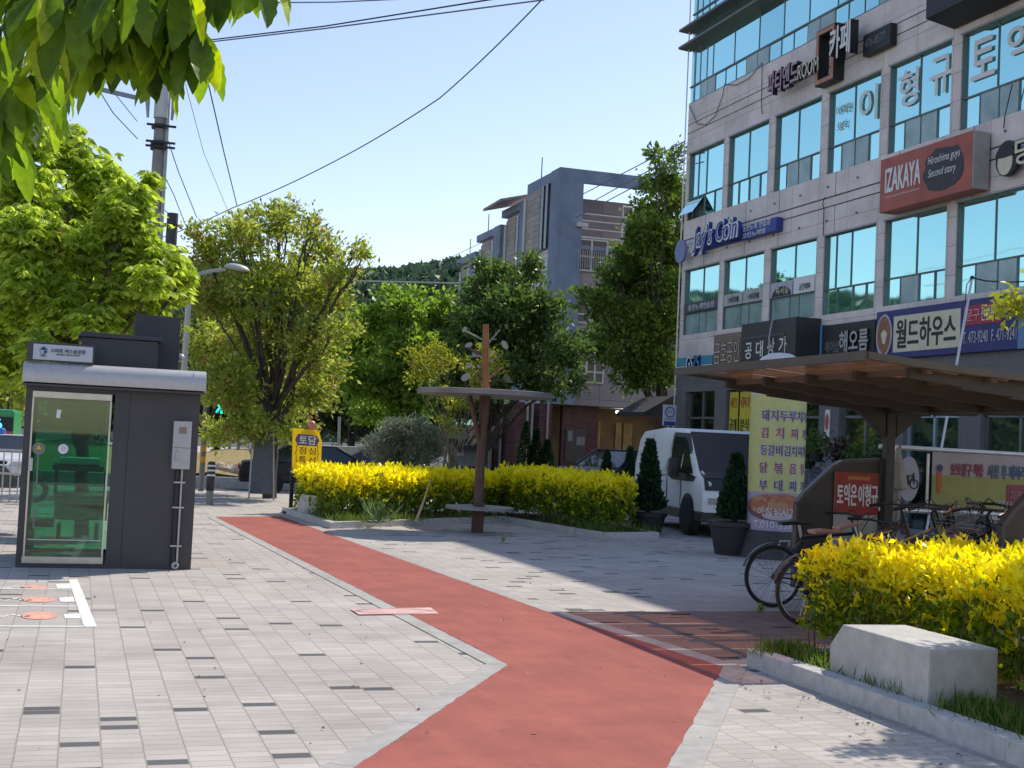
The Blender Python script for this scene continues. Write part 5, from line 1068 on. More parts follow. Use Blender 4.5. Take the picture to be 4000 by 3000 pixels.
mb = MB(); mb.box(p1.x - .28, p1.x - .1, 25.94, 26.03, p0.z - .02, p0.z + .012); mb.ball((p1.x - .205, 25.98, p0.z + .085), .085, 16, 10); mb.build('beacon', mat('beacon pink', (.62, .22, .18), .35, 0, .08), ls, smooth=True)
# A-board from behind
q = gp(553, 1080); ab = thing('a_frame_board', 'plain grey back of an A frame board leaning by the street tree', 'sign', q)
gb = mat('board grey blue', (.115, .13, .15), .6, 0, .1)
mb = MB(); mb.prism([(q.x - .16, q.y, .14), (q.x + .42, q.y, .14), (q.x + .36, q.y + .28, 1.75), (q.x - .06, q.y + .28, 1.75)], (0, .03, .006)); mb.build('back_board', gb, ab)
for dx in (-.17, .40): mb = MB(); mb.bar((q.x + dx, q.y - .02, 0), (q.x + dx * .82 + .02, q.y + .28, 1.78), .035, .035); mb.build('leg', plast, ab)
# black bollard
q = gp(452, 1090); bo = thing('bollard', 'slim black bollard with three white rings near the crossing', 'bollard', q)
mb = MB(); mb.lathe([(.075, 0), (.07, .28), (.085, .30), (.085, .86), (.06, .90), (.01, .91)], q, 16); mb.v = [(x, y, z) for x, y, z in mb.v]; mb.build('pole', mat('bollard black', (.03, .03, .035), .4, 0, .1), bo, smooth=True)
mb = MB(); mb.lathe([(.08, 0), (.077, .30)], q, 16); mb.build('base_sleeve', mat('bollard grey', (.26, .27, .25), .6, 0, .1), bo)
for z in (.60, .70, .80): mb = MB(); mb.lathe([(.088, z), (.088, z + .035)], q, 16); mb.build('ring', white, bo)
# traffic signal pole with walking man
q = gp(437, 1068); q = Vector((q.x, 34.5, -.3)); q.x = aty(437, 1000, 34.5).x; sg = thing('pedestrian_signal', 'pedestrian signal glowing green on a pole with yellow and black bands', 'signal', q)
mb = MB(); mb.tube([q, q + Vector((.03, 0, 4.4))], .075, 10); mb.build('pole', mat('signal pole', (.20, .19, .18), .5, .2, .1), sg, smooth=True)
for k in range(3):
    mb = MB(); z = 1.02 + k * .28; mb.tube([q + Vector((.006, 0, z)), q + Vector((.008, 0, z + .15))], .085, 10); mb.build('yellow_band', mat('band yellow', (.62, .33, .03), .5, 0, .05), sg)
h = aty(475, 872, 34.4); mb = MB(); mb.box(h.x - .16, h.x + .16, 34.40, 34.62, h.z - .26, h.z + .36); hd_ = mb.build('signal_head', black, sg, bevel=.03)
mb = MB(); mb.bar(q + Vector((.03, 0, h.z + .55)), (h.x - .1, 34.5, h.z + .2), .05, .05); mb.build('bracket', black, sg)
gl_ = glow('signal green', (.0, .80, .52), 2.2); mb = MB(); c0 = h + Vector((0, -.01, -.09))
for (a, b, c, d) in ((0, .10, .035, .035), ): disc(mb, (c0.x, c0.z + .095), .035, c0.y, .008, 12)
mb.prism([(c0.x - .05, c0.y, c0.z + .06), (c0.x + .05, c0.y, c0.z + .05), (c0.x + .04, c0.y, c0.z - .04), (c0.x + .08, c0.y, c0.z - .16), (c0.x + .04, c0.y, c0.z - .17), (c0.x + .0, c0.y, c0.z - .07), (c0.x - .07, c0.y, c0.z - .15), (c0.x - .10, c0.y, c0.z - .13), (c0.x - .04, c0.y, c0.z - .03)], (0, .008, 0)); mb.build('walking_light', gl_, hd_)
# concrete blocks
blkm = wear(mat('granite block', (.63, .61, .57), .85, 0, .10, 10, .5, .3, 120), .10, .24)
def block(label, A, Bp, dep, h, ch, z0):
    A, Bp = Vector(A), Vector(Bp); u = (Bp - A); L = u.length; u.normalize(); n = Vector((-u.y, u.x, 0)) * (1 if True else -1)
    if n.x < 0: n = -n
    mb = MB(); sec = [(0, 0), (L, 0), (L, h * .55), (L - ch, h), (0, h)]
    mb.prism([(A.x + u.x * a, A.y + u.y * a, z0 + b) for a, b in sec], n * dep); return tag(mb.build('stone_block', blkm, bevel=.012), label, 'stone block')
block('big pale granite block with a sloped end set into the yellow hedge', gp(2003, 1524, .115), gp(1790, 1449, .115), .50, .36, .16, .10)
block('small pinkish granite block at the far end of the planting bed', gp(683, 1112, .1), gp(642, 1105, .1), .45, .36, .14, .08)
# parking plate on a post, tent, brick house pieces handled with the apartment block
q = aty(1446, 895, 33.0); pk_ = thing('plate_sign', 'blue and white plate sign with a ring above the white van', 'sign', (q.x, 33, 0))
mb = MB(); mb.box(q.x - .19, q.x + .19, 32.97, 33.03, q.z - .32, q.z + .26); pl = mb.build('plate', mat('plate white', (.52, .56, .64), .5, 0, .03), pk_); mb = MB(); mb.box(q.x - .17, q.x + .17, 32.96, 32.969, q.z - .31, q.z - .20); mb.build('blue_strip', blue, pl)
mb = MB(); mb.ring((q.x, 32.962, q.z + .06), .135, .014, 'y', 24, 5); mb.build('blue_ring', blue, pl); lettering('lettering', '택배', (q.x - .08, 32.965, q.z + .03), (1, 0, 0), (0, 0, 1), .16, .07, mat('sign red', (.42, .035, .06)), pl, .0); lettering('lettering', '무인보관함', (q.x - .13, 32.965, q.z - .16), (1, 0, 0), (0, 0, 1), .26, .06, black, pl, .0)
mb = MB(); mb.tube([(q.x, 33.05, 0), (q.x, 33.05, q.z + .2)], .03, 8); mb.build('post', plast, pk_)
# white leaning banner pole
a, b = aty(2100, 600, 17.2), aty(2036, 965, 17.2); b = a + (b - a) * 1.75
bp2 = thing('banner_pole', 'thin white pole leaning in front of the navy sign', 'pole', (b.x, b.y, 0)); mb = MB(); mb.tube([(b.x, 17.2, 0), a], .02, 8); mb.build('pole', mat('pole white', (.55, .57, .6), .4, .2, .03), bp2, smooth=True)
mb = MB(); mb.ball(a, .035, 10, 6); mb.build('cap', black, bp2)
mb = MB(); e = aty(2260, 606, 17.2); mb.tube([a, a + Vector((.25, 0, -.03)), (a + e) / 2 + Vector((0, 0, -.05)), e], .012, 6); mb.tube([a + Vector((-.01, 0, 0)), a + Vector((-.10, 0, -.12)), a + Vector((-.12, 0, -.45))], .008, 5); mb.build('cord', black, bp2)
# air conditioners
for i, (x, y) in enumerate(((1757, 1030), (1782, 1030))):
    q = atx(x, y, 16.75); c = thing('air_conditioner', ['white outdoor air conditioner unit closer to the menu column', 'white outdoor air conditioner unit beside its twin, nearer the shelter panel'][i], 'air conditioner', (16.75, q.y, 0), 'air conditioners by the shop front')
    mb = MB(); mb.box(16.55, 16.95, q.y - .42, q.y + .42, .55, 1.55); bd = mb.build('casing', mat('ac white', (.50, .53, .56), .5, 0, .05), c, bevel=.02)
    mb = MB(); mb.lathe([(.30, 0), (.30, .03)], (16.535, q.y + .05, 1.08), 24, 'x'); f_ = mb.build('fan_grille', mat('ac dark', (.07, .08, .10), .6, 0, .1), bd); mb = MB()
    for r_ in (.1, .2, .29): mb.ring((16.53, q.y + .05, 1.08), r_, .008, 'x', 20, 4)
    mb.build('grille_rings', plast, f_); mb = MB(); mb.box(16.6, 16.9, q.y - .4, q.y + .4, 0, .55); mb.build('stand', black, c)
# posters on the shop glass
for i, (y0_, y1_, txt, c_) in enumerate(((32.55, 33.05, '세일', mat('sale orange', (.62, .16, .02), .5, 0, 0)), (31.85, 32.45, '474-9', mat('sale crimson', (.50, .05, .08), .5, 0, 0)))):
    mb = MB(); mb.box(FX + .075, FX + .085, y0_, y1_, 1.95, 3.3); o = tag(mb.build('window_poster', mat('poster yellow', (.66, .56, .05), .5, 0, .05)), ['yellow window poster with orange and black lettering', 'yellow window poster with crimson lettering'][i], 'poster'); onwall('lettering', txt, y1_ - .06, 2.85, y1_ - y0_ - .12, .3, c_, o, FX + .07); onwall('lettering', ['공개', '분식'][i], y1_ - .06, 2.2, y1_ - y0_ - .12, .35, black, o, FX + .07)
mb = MB(); mb.box(FX - .06, FX - .03, 27.65, 27.85, 2.05, 2.75); o = tag(mb.build('small_plate', white), 'little white plate with a red oval on the dark granite pillar', 'sign')
mb = MB(); mb.prism([(FX - .066, 27.75 + .08 * math.cos(t), 2.45 + .2 * math.sin(t)) for t in [2 * math.pi * k / 16 for k in range(16)]], (.005, 0, 0)); mb.build('red_oval', mat('oval red', (.5, .08, .09), .5, 0, 0), o)
# ================================================================== APARTMENT BLOCK AND BRICK GROUND FLOOR
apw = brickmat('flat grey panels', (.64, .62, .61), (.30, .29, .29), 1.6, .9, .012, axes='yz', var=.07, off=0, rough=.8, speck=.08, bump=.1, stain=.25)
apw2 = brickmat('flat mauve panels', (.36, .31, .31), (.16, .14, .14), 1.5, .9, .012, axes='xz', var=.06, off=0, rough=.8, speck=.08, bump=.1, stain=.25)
apb = mat('flat slate blue', (.20, .25, .34), .75, 0, .18, 1.2, .1); apbr = brickmat('brown cladding', (.42, .375, .35), (.10, .08, .07), .6, .25, .008, axes='yz', var=.12, rough=.8, bump=.1, stain=.2)
brick = brickmat('dark red brick', (.14, .062, .055), (.10, .08, .075), .22, .075, .006, axes='xz', var=.25, rough=.85, bump=.2, stain=.2)
bricky = brickmat('dark red brick side', (.15, .065, .055), (.10, .08, .075), .22, .075, .006, axes='yz', var=.25, rough=.85, bump=.2, stain=.2)
glf = mat('flat window glass', (.025, .03, .035), .06, 0, .4, 1.5, 0, 1.0); alw = mat('white aluminium', (.50, .50, .49), .4, .2, .05)
AX, AY = 18.75, 51.6
ap = thing('apartment_block', 'slate blue and grey apartment block stepping down behind the trees with open roof frame', 'apartment block', (AX, AY, 0))
steps = [(51.6, 56.0, 13.35, 9.75), (56.0, 59.9, 12.75, 9.3), (59.9, 64.0, 12.1, 8.7), (64.0, 67.5, 11.3, 8.2)]
for i, (a, b, top, fl) in enumerate(steps):
    mb = MB(); x0 = AX + (0 if i == 0 else .35)
    if i == 0: mb.box(x0 + .02, 34, a + .25, b - .02, 3.3, 10.0)
    else: mb.box(x0, 34, a + .02, b - .02, 0, top - .25)
    o = mb.build('wall', apw, ap)
    mb = MB()
    if i == 0:
        mb.box(AX - .05, AX + 1.05, a, a + 1.1, 3.3, top); mb.box(AX + .0, AX + .3, a + 1.1, b, top - .45, top)                          # blue corner column and top beam
        mb.box(AX + 1.05, 26.5, a, a + .3, top - .55, top); mb.box(AX + 6.0, AX + 6.75, a, a + .5, 3.3, top - .55); mb.box(AX + 1.05, 26.5, a + .02, a + .28, 9.95, 10.12)
    else:
        mb.box(x0 - .35, x0 + .7, a - .05, a + 1.0, 3.3, top); mb.box(x0 - .3, x0 + .02, a + 1.0, b, top - .35, top)
    mb.build('blue_frame', apb, ap)
    mb = MB(); mb.box(x0 - .06, x0 + .06, a + 2.4, b - .05, fl, top - .5); mb.build('brown_cladding', apbr, ap)
    for yy in (1.25, 1.8):
        mb = MB(); mb.box(x0 - .12, x0 + .02, a + yy, a + yy + .28, fl + .3, top - .5); mb.build('slot_window', glf, ap)
    for z in (7.0, 4.6):
        for yy in (1.35, 2.9):
            mb = MB(); mb.box(x0 - .03, x0 + .04, a + yy, a + yy + .65, z, z + 1.25); w1 = mb.build('window', glf, ap); mb = MB(); mb.box(x0 - .06, x0 - .03, a + yy - .05, a + yy, z - .05, z + 1.3); mb.box(x0 - .06, x0 - .03, a + yy + .65, a + yy + .70, z - .05, z + 1.3); mb.box(x0 - .06, x0 - .03, a + yy, a + yy + .65, z - .05, z); mb.build('frame', alw, w1)
    mb = MB(); mb.tube([(x0 - .1, b - .12, 3), (x0 - .1, b - .12, top - .7)], .09, 8); mb.build('drain_pipe', alw, ap)
# upper wall and terrace of the end facing the plaza
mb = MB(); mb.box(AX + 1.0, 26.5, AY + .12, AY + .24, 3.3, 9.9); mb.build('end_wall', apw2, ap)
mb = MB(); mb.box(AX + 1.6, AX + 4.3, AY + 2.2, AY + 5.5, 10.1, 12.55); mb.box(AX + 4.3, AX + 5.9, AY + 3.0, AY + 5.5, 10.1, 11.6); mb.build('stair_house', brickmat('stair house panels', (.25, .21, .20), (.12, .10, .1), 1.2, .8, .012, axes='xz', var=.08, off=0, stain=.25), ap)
for z in (10.5, 10.85, 11.2, 11.5): mb = MB(); mb.tube([(AX + 1.1, AY + .15, z), (26, AY + .15, z)], .03, 6); mb.build('rail', alw, ap)
mb = MB(); mb.tube([(AX + 3.4, AY + 1.2, 10.1), (AX + 3.4, AY + 1.2, 12.2), (AX + 5.8, AY + 1.2, 12.25)], .05, 6); mb.build('pergola', alw, ap)
def flatwin(x0, x1, z0, z1, par, n=2, rail=True):
    mb = MB(); mb.box(x0, x1, AY + .06, AY + .11, z0, z1); o = mb.build('window', glf, par)
    mb = MB()
    for x in [x0 + (x1 - x0) * k / n for k in range(n + 1)]: mb.box(x - .04, x + .04, AY + .01, AY + .08, z0 - .04, z1 + .04)
    for z in (z0, z1, z0 + (z1 - z0) * .45): mb.box(x0, x1, AY + .02, AY + .08, z - .035, z + .035)
    mb.build('frame', alw, o)
    if rail:
        mb = MB()
        for k in range(13): x = x0 + .1 + (x1 - x0 - .2) * k / 12; mb.box(x - .01, x + .01, AY - .03, AY - .01, z0 + .1, z0 + .85)
        mb.build('bars', alw, o)
p0, p1 = aty(1246, 515, AY), aty(1310, 588, AY); flatwin(p0.x, p1.x, p1.z, p0.z, ap)
for (a, b, c, d) in ((1268, 775, 1302, 828), (1248, 655, 1300, 700), (1330, 700, 1380, 760), (1345, 540, 1400, 600)): p0, p1 = aty(a, b, AY), aty(c, d, AY); flatwin(p0.x, p1.x, p1.z, p0.z, ap, 2, False)
mb = MB(); p0 = aty(1252, 486, AY); mb.box(p0.x - .2, p0.x + .3, AY - .25, AY + .1, p0.z - .1, p0.z + .08); mb.build('wall_lamp', alw, ap)
mb = MB(); p0 = aty(1183, 372, AY + 4); mb.lathe([(.01, 0), (.3, .05), (.42, .16)], (p0.x + .6, AY + 3.5, 13.4), 16, 'x'); mb.tube([(AX + 1, AY + 3.5, 13.0), (AX + 1, AY + 3.5, 13.5)], .03, 6); mb.build('satellite_dish', alw, ap)
for (x, y, d) in ((AX + .3, 55, 13.35), (AX + .5, 63.5, 12.1), (AX + .6, 67, 11.3)): mb = MB(); mb.tube([(x, y, d), (x, y, d + 1.1)], .025, 5); mb.build('aerial', black, ap)
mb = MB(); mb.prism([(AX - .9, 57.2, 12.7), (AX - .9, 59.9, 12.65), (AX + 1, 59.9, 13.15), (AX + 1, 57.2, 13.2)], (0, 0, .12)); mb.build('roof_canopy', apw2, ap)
# brick base: pillars, recess, warm lobby
gfz = aty(1205, 873, AY).z
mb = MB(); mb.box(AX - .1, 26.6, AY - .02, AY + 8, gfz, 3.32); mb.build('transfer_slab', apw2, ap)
def bpil(xa, xb, ya, yb): mb = MB(); mb.box(xa, xb, ya, yb, -.05, gfz - .004); mb.build('brick_pillar', brick, ap)
for a, b in ((1112, 1131), (1163, 1190)): p0, p1 = aty(a, 950, AY), aty(b, 950, AY); bpil(p0.x, p1.x, AY, AY + 1.2)
p0, p1 = aty(1213, 950, AY + .4), aty(1290, 950, AY + .4); mb = MB(); mb.box(p0.x, p1.x, AY + .4, AY + .7, -.05, gfz - .004); mb.build('brick_wall', brick, ap)
mb = MB(); a, b = aty(1222, 925, AY + .39), aty(1262, 1000, AY + .39); mb.box(a.x, b.x, AY + .34, AY + .395, b.z, a.z); dv = mb.build('notice_case', mat('notice black', (.03, .03, .035), .3, 0, .2), ap); mb = MB(); mb.box(a.x + .1, a.x + .3, AY + .33, AY + .338, b.z + .9, a.z - .1); mb.box(a.x + .5, b.x - .05, AY + .33, AY + .338, b.z + .75, b.z + 1.1); mb.build('notice_sheet', mat('notice grey', (.2, .21, .22), .5, 0, .2), dv)
mb = MB(); mb.box(AX - .2, 27, AY + 3.2, AY + 3.4, -.05, gfz - .004); mb.build('lobby_back', mat('lobby tan', (.20, .125, .055), .7, 0, .35, 1.2), ap)
for a, b in ((1292, 1297), (1330, 1343), (1347, 1366)): p0, p1 = aty(a, 925, AY + 3.1), aty(b, 925, AY + 3.1); mb = MB(); mb.box(p0.x, p1.x, AY + 3.1, AY + 3.19, 0, gfz - .6); mb.build('lobby_door', mat('lobby ochre', (.36, .23, .09), .6, 0, .25, 2), ap)
p0 = aty(1348, 891, AY + 1.5); mb = MB(); mb.box(p0.x - .35, p0.x + .35, AY + 1.5, AY + 1.6, p0.z - .05, p0.z + .05); mb.build('strip_lamp', glow('lobby lamp', (1, .93, .8), 5), ap)
for x, xo in ((1184, 1196), (1150, 1150), (1140, 1148)):
    a, b, c = aty(x, 880, AY - .05), aty(xo, 855, AY - .05), aty(x, 1010, AY - .05); mb = MB(); mb.tube([(a.x, AY - .06, -.1), (a.x, AY - .06, gfz + .1), (b.x, AY - .06, gfz + .25), (b.x, AY - .06, gfz + 1.6)], .055, 8); mb.build('drain_pipe', mat('pipe mauve', (.36, .30, .30), .5, .1, .1), ap, smooth=True)
for k in range(5):
    p0 = aty(1058 + k * 10, 950, 56); mb = MB(); mb.box(p0.x, p0.x + .12 + .1 * (k % 2), 56, 56.2, -.1, 2.7); mb.build('bay_column', [alw, bricky][k % 2], ap)
p0 = aty(1047, 950, 57); mb = MB(); mb.box(p0.x - 1.0, p0.x + 4.2, 57, 57.2, -.2, 3.4); mb.build('recess_wall', brick, ap)
# awning by the corner of the near building
mb = MB(); a, b = aty(1378, 890, 37.5), aty(1465, 855, 37.5)
mb.prism([(a.x, 37.0, a.z - .12), (a.x, 37.0, a.z + .0), (a.x + .95, 37.0, a.z + .55), (b.x + .4, 37.0, a.z + .62), (b.x + .4, 37.0, a.z - .08)], (0, 2.2, 0)); tag(mb.build('awning', mat('awning black', (.025, .025, .028), .7, 0, .1)), 'black sloped awning fixed beyond the far corner of the shop building', 'awning')
# vendor tent and its white panel
p0 = aty(1010, 930, 40); tn = thing('vendor_tent', 'small tent with teal peak over a charcoal canopy behind the bench pole', 'tent', (p0.x, 40, -.2))
a, b = aty(972, 916, 40), aty(1045, 916, 40); tp_ = aty(1007, 903, 40.6)
mb = MB(); mb.add([(a.x, 40, a.z), (b.x, 40, a.z), (b.x, 41.4, a.z), (a.x, 41.4, a.z), (tp_.x, 40.7, tp_.z + .06)], [(0, 1, 4), (1, 2, 4), (2, 3, 4), (3, 0, 4), (3, 2, 1, 0)]); mb.build('peak', mat('tent teal', (.16, .42, .40), .6, 0, .08), tn)
c = aty(965, 955, 39.6); mb = MB(); mb.prism([(c.x - .1, 39.5, c.z - .05), (a.x + .1, 40, a.z), (b.x + .5, 40, a.z), (b.x + .35, 39.5, c.z - .1), ((c.x + b.x) / 2, 39.45, c.z - .22)], (0, 1.6, 0)); cn = mb.build('canopy', mat('tent charcoal', (.05, .05, .055), .7, 0, .15), tn)
mb = MB(); mb.box(c.x + .02, c.x + .55, 39.3, 39.42, c.z + .12, c.z + .36); mb.build('label_patch', mat('patch grey', (.30, .32, .34), .6, 0, .1), cn)
for x in (a.x + .1, b.x - .1, c.x + .35): mb = MB(); mb.tube([(x, 39.9, -.3), (x, 39.9, a.z)], .03, 6); mb.build('pole', alw, tn)
a, b = aty(980, 958, 40.2), aty(1030, 1008, 40.2); mb = MB(); mb.box(a.x, b.x, 40.2, 40.26, b.z, a.z); wp = mb.build('side_sheet', mat('sheet pale', (.30, .33, .36), .5, 0, .1), tn)
a, b = aty(986, 956, 40.1), aty(1008, 975, 40.1); mb = MB(); mb.box(a.x, b.x - .08, 40.13, 40.19, b.z - .15, a.z); wq = mb.build('white_notice', white, wp); mb = MB(); mb.box(a.x + .06, b.x - .14, 40.11, 40.125, b.z - .05, a.z - .05); mb.build('navy_notice', navy, wq)

# ================================================================== POLES, LAMP, WIRES
cpole = mat('concrete pole', (.30, .295, .285), .85, 0, .12, 3, .1); cab = mat('cable black', (.03, .032, .035), .6, 0, 0); cabg = mat('cable grey', (.16, .19, .22), .6, 0, 0)
PY = 33.0; bx_ = aty(320, 700, PY).x
pl_ = thing('utility_pole', 'tall concrete utility pole with white sleeve rising behind the chestnut tree', 'utility pole', (bx_, PY, -.2))
mb = MB(); mb.tube([(bx_, PY, -.3), (bx_ - .0, PY, 15)], [.165, .115], 14); mb.build('pole', cpole, pl_, smooth=True)
mb = MB(); mb.tube([(bx_ + .19, PY - .05, -.3), (bx_ + .16, PY - .05, 13)], .05, 8); mb.build('riser_pipe', mat('riser grey', (.42, .42, .42), .5, .2, .1), pl_, smooth=True)
z0, z1 = aty(322, 253, PY).z, aty(322, 180, PY).z; mb = MB(); mb.tube([(bx_ + .02, PY, z0), (bx_ + .02, PY, z1)], .185, 14); mb.build('white_sleeve', mat('sleeve white', (.60, .60, .60), .5, 0, .05), pl_, smooth=True)
for y_ in (272, 308, 318): z = aty(322, y_, PY).z; mb = MB(); mb.tube([(bx_, PY, z - .05), (bx_, PY, z + .05)], .20, 12); mb.bar((bx_ - .32, PY - .2, z), (bx_ + .38, PY - .2, z), .05, .05); mb.build('clamp_band', black, pl_)
for k, sx in enumerate((-.3, .27)): mb = MB(); z = (z0 + z1) / 2; mb.tube([(bx_ + sx, PY - .1, z - .45), (bx_ + sx * 1.1, PY - .1, z), (bx_ + sx, PY - .1, z + .45)], [.03, .06, .03], 8); mb.build('cable_coil', mat('coil grey', (.35, .36, .37), .5, 0, .1), pl_, smooth=True)
a, b = aty(165, 181, PY), aty(298, 212, PY); mb = MB(); mb.bar(a, b, .08, .10); mb.build('cross_arm', mat('arm steel', (.25, .29, .33), .45, .5, .1), pl_)
PY2 = 38.0; q = aty(371, 500, PY2); zt = aty(371, 461, PY2).z
p2 = thing('utility_pole', 'short dark utility pole with a flat top between the chestnut and the street tree', 'utility pole', (q.x, PY2, -.3))
mb = MB(); mb.tube([(q.x - .02, PY2, -.3), (q.x, PY2, zt)], [.18, .155], 12); mb.build('pole', mat('pole dark', (.075, .075, .08), .8, 0, .15, 3), p2, smooth=True)
for dz_ in (.35, 1.6): mb = MB(); mb.bar((q.x - .5, PY2 - .17, zt - dz_), (q.x + .2, PY2 - .17, zt - dz_), .06, .05); mb.build('bracket', black, p2)
def wire(label, pts, r, m, sag=0.0):
    """cable through points given as (x, y, plane Y)"""
    P = [aty(*p) for p in pts]; out = []
    for i in range(len(P) - 1):
        for k in range(8): t = k / 8; v = P[i].lerp(P[i + 1], t); v.z -= sag * 4 * t * (1 - t); out.append(v)
    out.append(P[-1]); mb = MB(); mb.tube(out, r, 5); return tag(mb.build('overhead_cable', m), label, 'cable')
wire('upper of the two thick cables running from the pole to the top of the frame', [(300, 105, 33), (700, 57, 27), (1080, -4, 22)], .016, cab)
wire('lower of the two thick cables running from the pole to the top of the frame', [(300, 109, 33), (700, 62, 27), (1175, 0, 22)], .016, cabg)
wire('thin cable high above the thick pair by the chestnut leaves', [(300, 8, 30), (720, 5, 26), (1000, -8, 22)], .014, cabg)
wire('long cable dipping from the top of the sky down to the street tree', [(1168, 2, 21), (950, 212, 26), (720, 350, 31), (500, 450, 36), (330, 520, 40)], .013, cab, .05)
wire('cable dropping steeply from the chestnut leaves to the street tree', [(425, 60, 24), (452, 190, 28), (485, 335, 33), (512, 445, 40)], .014, cab)
wire('faint thin cable between the pole and the steep cable', [(400, 180, 33), (440, 330, 38), (490, 450, 44)], .008, cabg)
wire('cable falling from the white sleeve toward the street tree', [(345, 250, 33), (385, 370, 38), (425, 470, 44)], .014, cabg)
wire('cable from the middle of the pole to the short dark pole', [(340, 350, 33), (375, 420, 36), (400, 485, 40)], .012, cabg)
wire('short cable hooking from the pole onto the dark pole', [(336, 420, 33), (352, 452, 35.5), (366, 462, 38)], .012, cab)
wire('cable slanting across the sky gap above the chestnut crown', [(195, 165, 26), (245, 245, 29), (297, 300, 33)], .012, cabg)
wire('second cable slanting across the sky gap nearer the pole', [(208, 150, 26), (250, 205, 29), (296, 262, 33)], .010, cabg)
wire('heavy black cable crossing the chestnut crown', [(60, 225, 20), (150, 310, 21), (240, 412, 24)], .02, cab)
wire('cable from the shop roof corner passing the apartment block', [(1480, 305, 36), (1200, 450, 60), (900, 590, 110)], .02, cabg)
wire('second cable fanning out below the one from the shop roof corner', [(1480, 325, 36), (1200, 480, 60), (920, 592, 110)], .02, cabg)
wire('third cable fanning out lowest toward the wooded hill', [(1480, 345, 36), (1150, 520, 62), (960, 585, 105)], .02, cabg)
wire('pale horizontal cable in front of the wooded hill', [(745, 606, 50), (1000, 612, 46), (1010, 612, 46)], .03, mat('cable pale', (.50, .52, .42), .6, 0, 0))
def loop(label, pts, r=.012):
    P = [Vector((FX - .05, y, z)) for y, z in pts]; mb = MB(); mb.tube(P, r, 5); return tag(mb.build('wall_cable', cab), label, 'cable')
loop('slack black cable looping below the curtain glass', [(36.2, 12.2), (35.6, 11.5), (35.0, 11.35), (34.4, 11.5), (34.0, 12.0), (33.9, 12.3), (33.2, 12.1), (32.4, 12.1), (31.7, 12.35), (31.65, 11.2), (31.6, 10.9)])
loop('black cable hanging down from the joint band by the second floor', [(28.25, 8.05), (28.32, 7.9), (28.25, 7.75), (28.25, 7.1)])
loop('black cable running beside the red box sign', [(21.4, 9.2), (21.6, 8.6), (21.62, 8.35)])
# street lamp
q = aty(408, 640, 28.5); lp = thing('street_lamp', 'street lamp with curved grey arm and flat oval head before the street tree', 'street lamp', (q.x, 28.5, -.2))
A = [aty(408, 640, 28.5), aty(411, 606, 28.5), aty(430, 592, 28.5), aty(460, 585, 28.5), aty(487, 582, 28.5)]
mb = MB(); mb.tube([(q.x - .05, 28.5, -.3)] + A, [.07, .06, .05, .045, .04, .035], 10); mb.build('pole', mat('lamp grey', (.40, .41, .39), .4, .4, .05), lp, smooth=True)
h = aty(512, 581, 28.5); mb = MB(); mb.ball((0, 0, 0), 1, 16, 10); mb.v = [(h.x + x * .28, 28.5 + y * .16, h.z + .0 + (z * .11 if z > 0 else z * .03) - x * .03) for x, y, z in mb.v]; mb.build('lamp_head', mat('lamp pale', (.50, .52, .48), .35, .2, .03), lp, smooth=True)

# ================================================================== VEGETATION
bark = mat('bark', (.075, .058, .045), .9, 0, .3, 8, .8); barkg = mat('pale bark', (.20, .165, .12), .9, 0, .25, 8, .5)
lm_ch = leafmat('chestnut leaf', (.17, .24, .03), (.50, .60, .11), .55); lm_near = leafmat('near chestnut leaf', (.045, .09, .012), (.20, .31, .035), .52, (.48, .55, .05), .4, .22)
lm_olv = leafmat('street tree leaf', (.14, .18, .03), (.38, .45, .085), .46, (.52, .45, .16)); lm_lt = leafmat('light green leaf', (.10, .18, .025), (.27, .38, .07), .47)
lm_dk = leafmat('dark green leaf', (.045, .09, .025), (.14, .21, .05), .38); lm_md = leafmat('tall tree leaf', (.045, .09, .016), (.15, .23, .04), .40)
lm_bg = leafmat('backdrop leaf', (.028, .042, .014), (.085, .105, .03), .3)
rng_ = np.random.default_rng(11)
T = lambda lst, d, s: clumps_px(lst, d, s, rng_)
# chestnut behind the kiosk
ch = T([(55, 290, 62), (140, 325, 62), (215, 385, 62), (285, 425, 50), (45, 400, 85), (165, 460, 85), (270, 505, 75), (345, 570, 60), (85, 560, 90), (200, 610, 90), (300, 645, 75), (375, 625, 42), (40, 690, 80), (140, 715, 75), (235, 715, 60), (15, 790, 60), (330, 700, 50), (95, 800, 45), (325, 385, 22), (20, 270, 50), (160, 280, 22), (400, 600, 25), (-60, 500, 110), (-60, 700, 100)], 19.5, 1.3) + T([(60, 600, 70), (130, 660, 60), (40, 500, 70), (190, 540, 65), (260, 620, 60), (330, 600, 45), (120, 520, 60), (200, 690, 50), (80, 740, 45), (30, 660, 60), (250, 450, 40)], 18.0, .5)
q = atd(110, 1100, 19.5)
def candles(t, P, rng):
    i = rng.choice(len(P), 60); Q = np.repeat(P[i], 26, 0) + rng.normal(0, 1, (60 * 26, 3)) * np.array([.03, .03, .09]); leaves('flower_spikes', Q, unit(len(Q), rng), .04 * np.ones(len(Q)), leafmat('spent flower', (.16, .10, .04), (.36, .22, .10), .3), t, rng, .8)
tree('chestnut_tree', 'bright green horse chestnut tree rising behind the kiosk', 'tree', (q.x + .45, 19.2, 0), ch, .11, 1.7, .185, 10500, 1, lm_ch, bark, 21, 'palm', extra=candles)
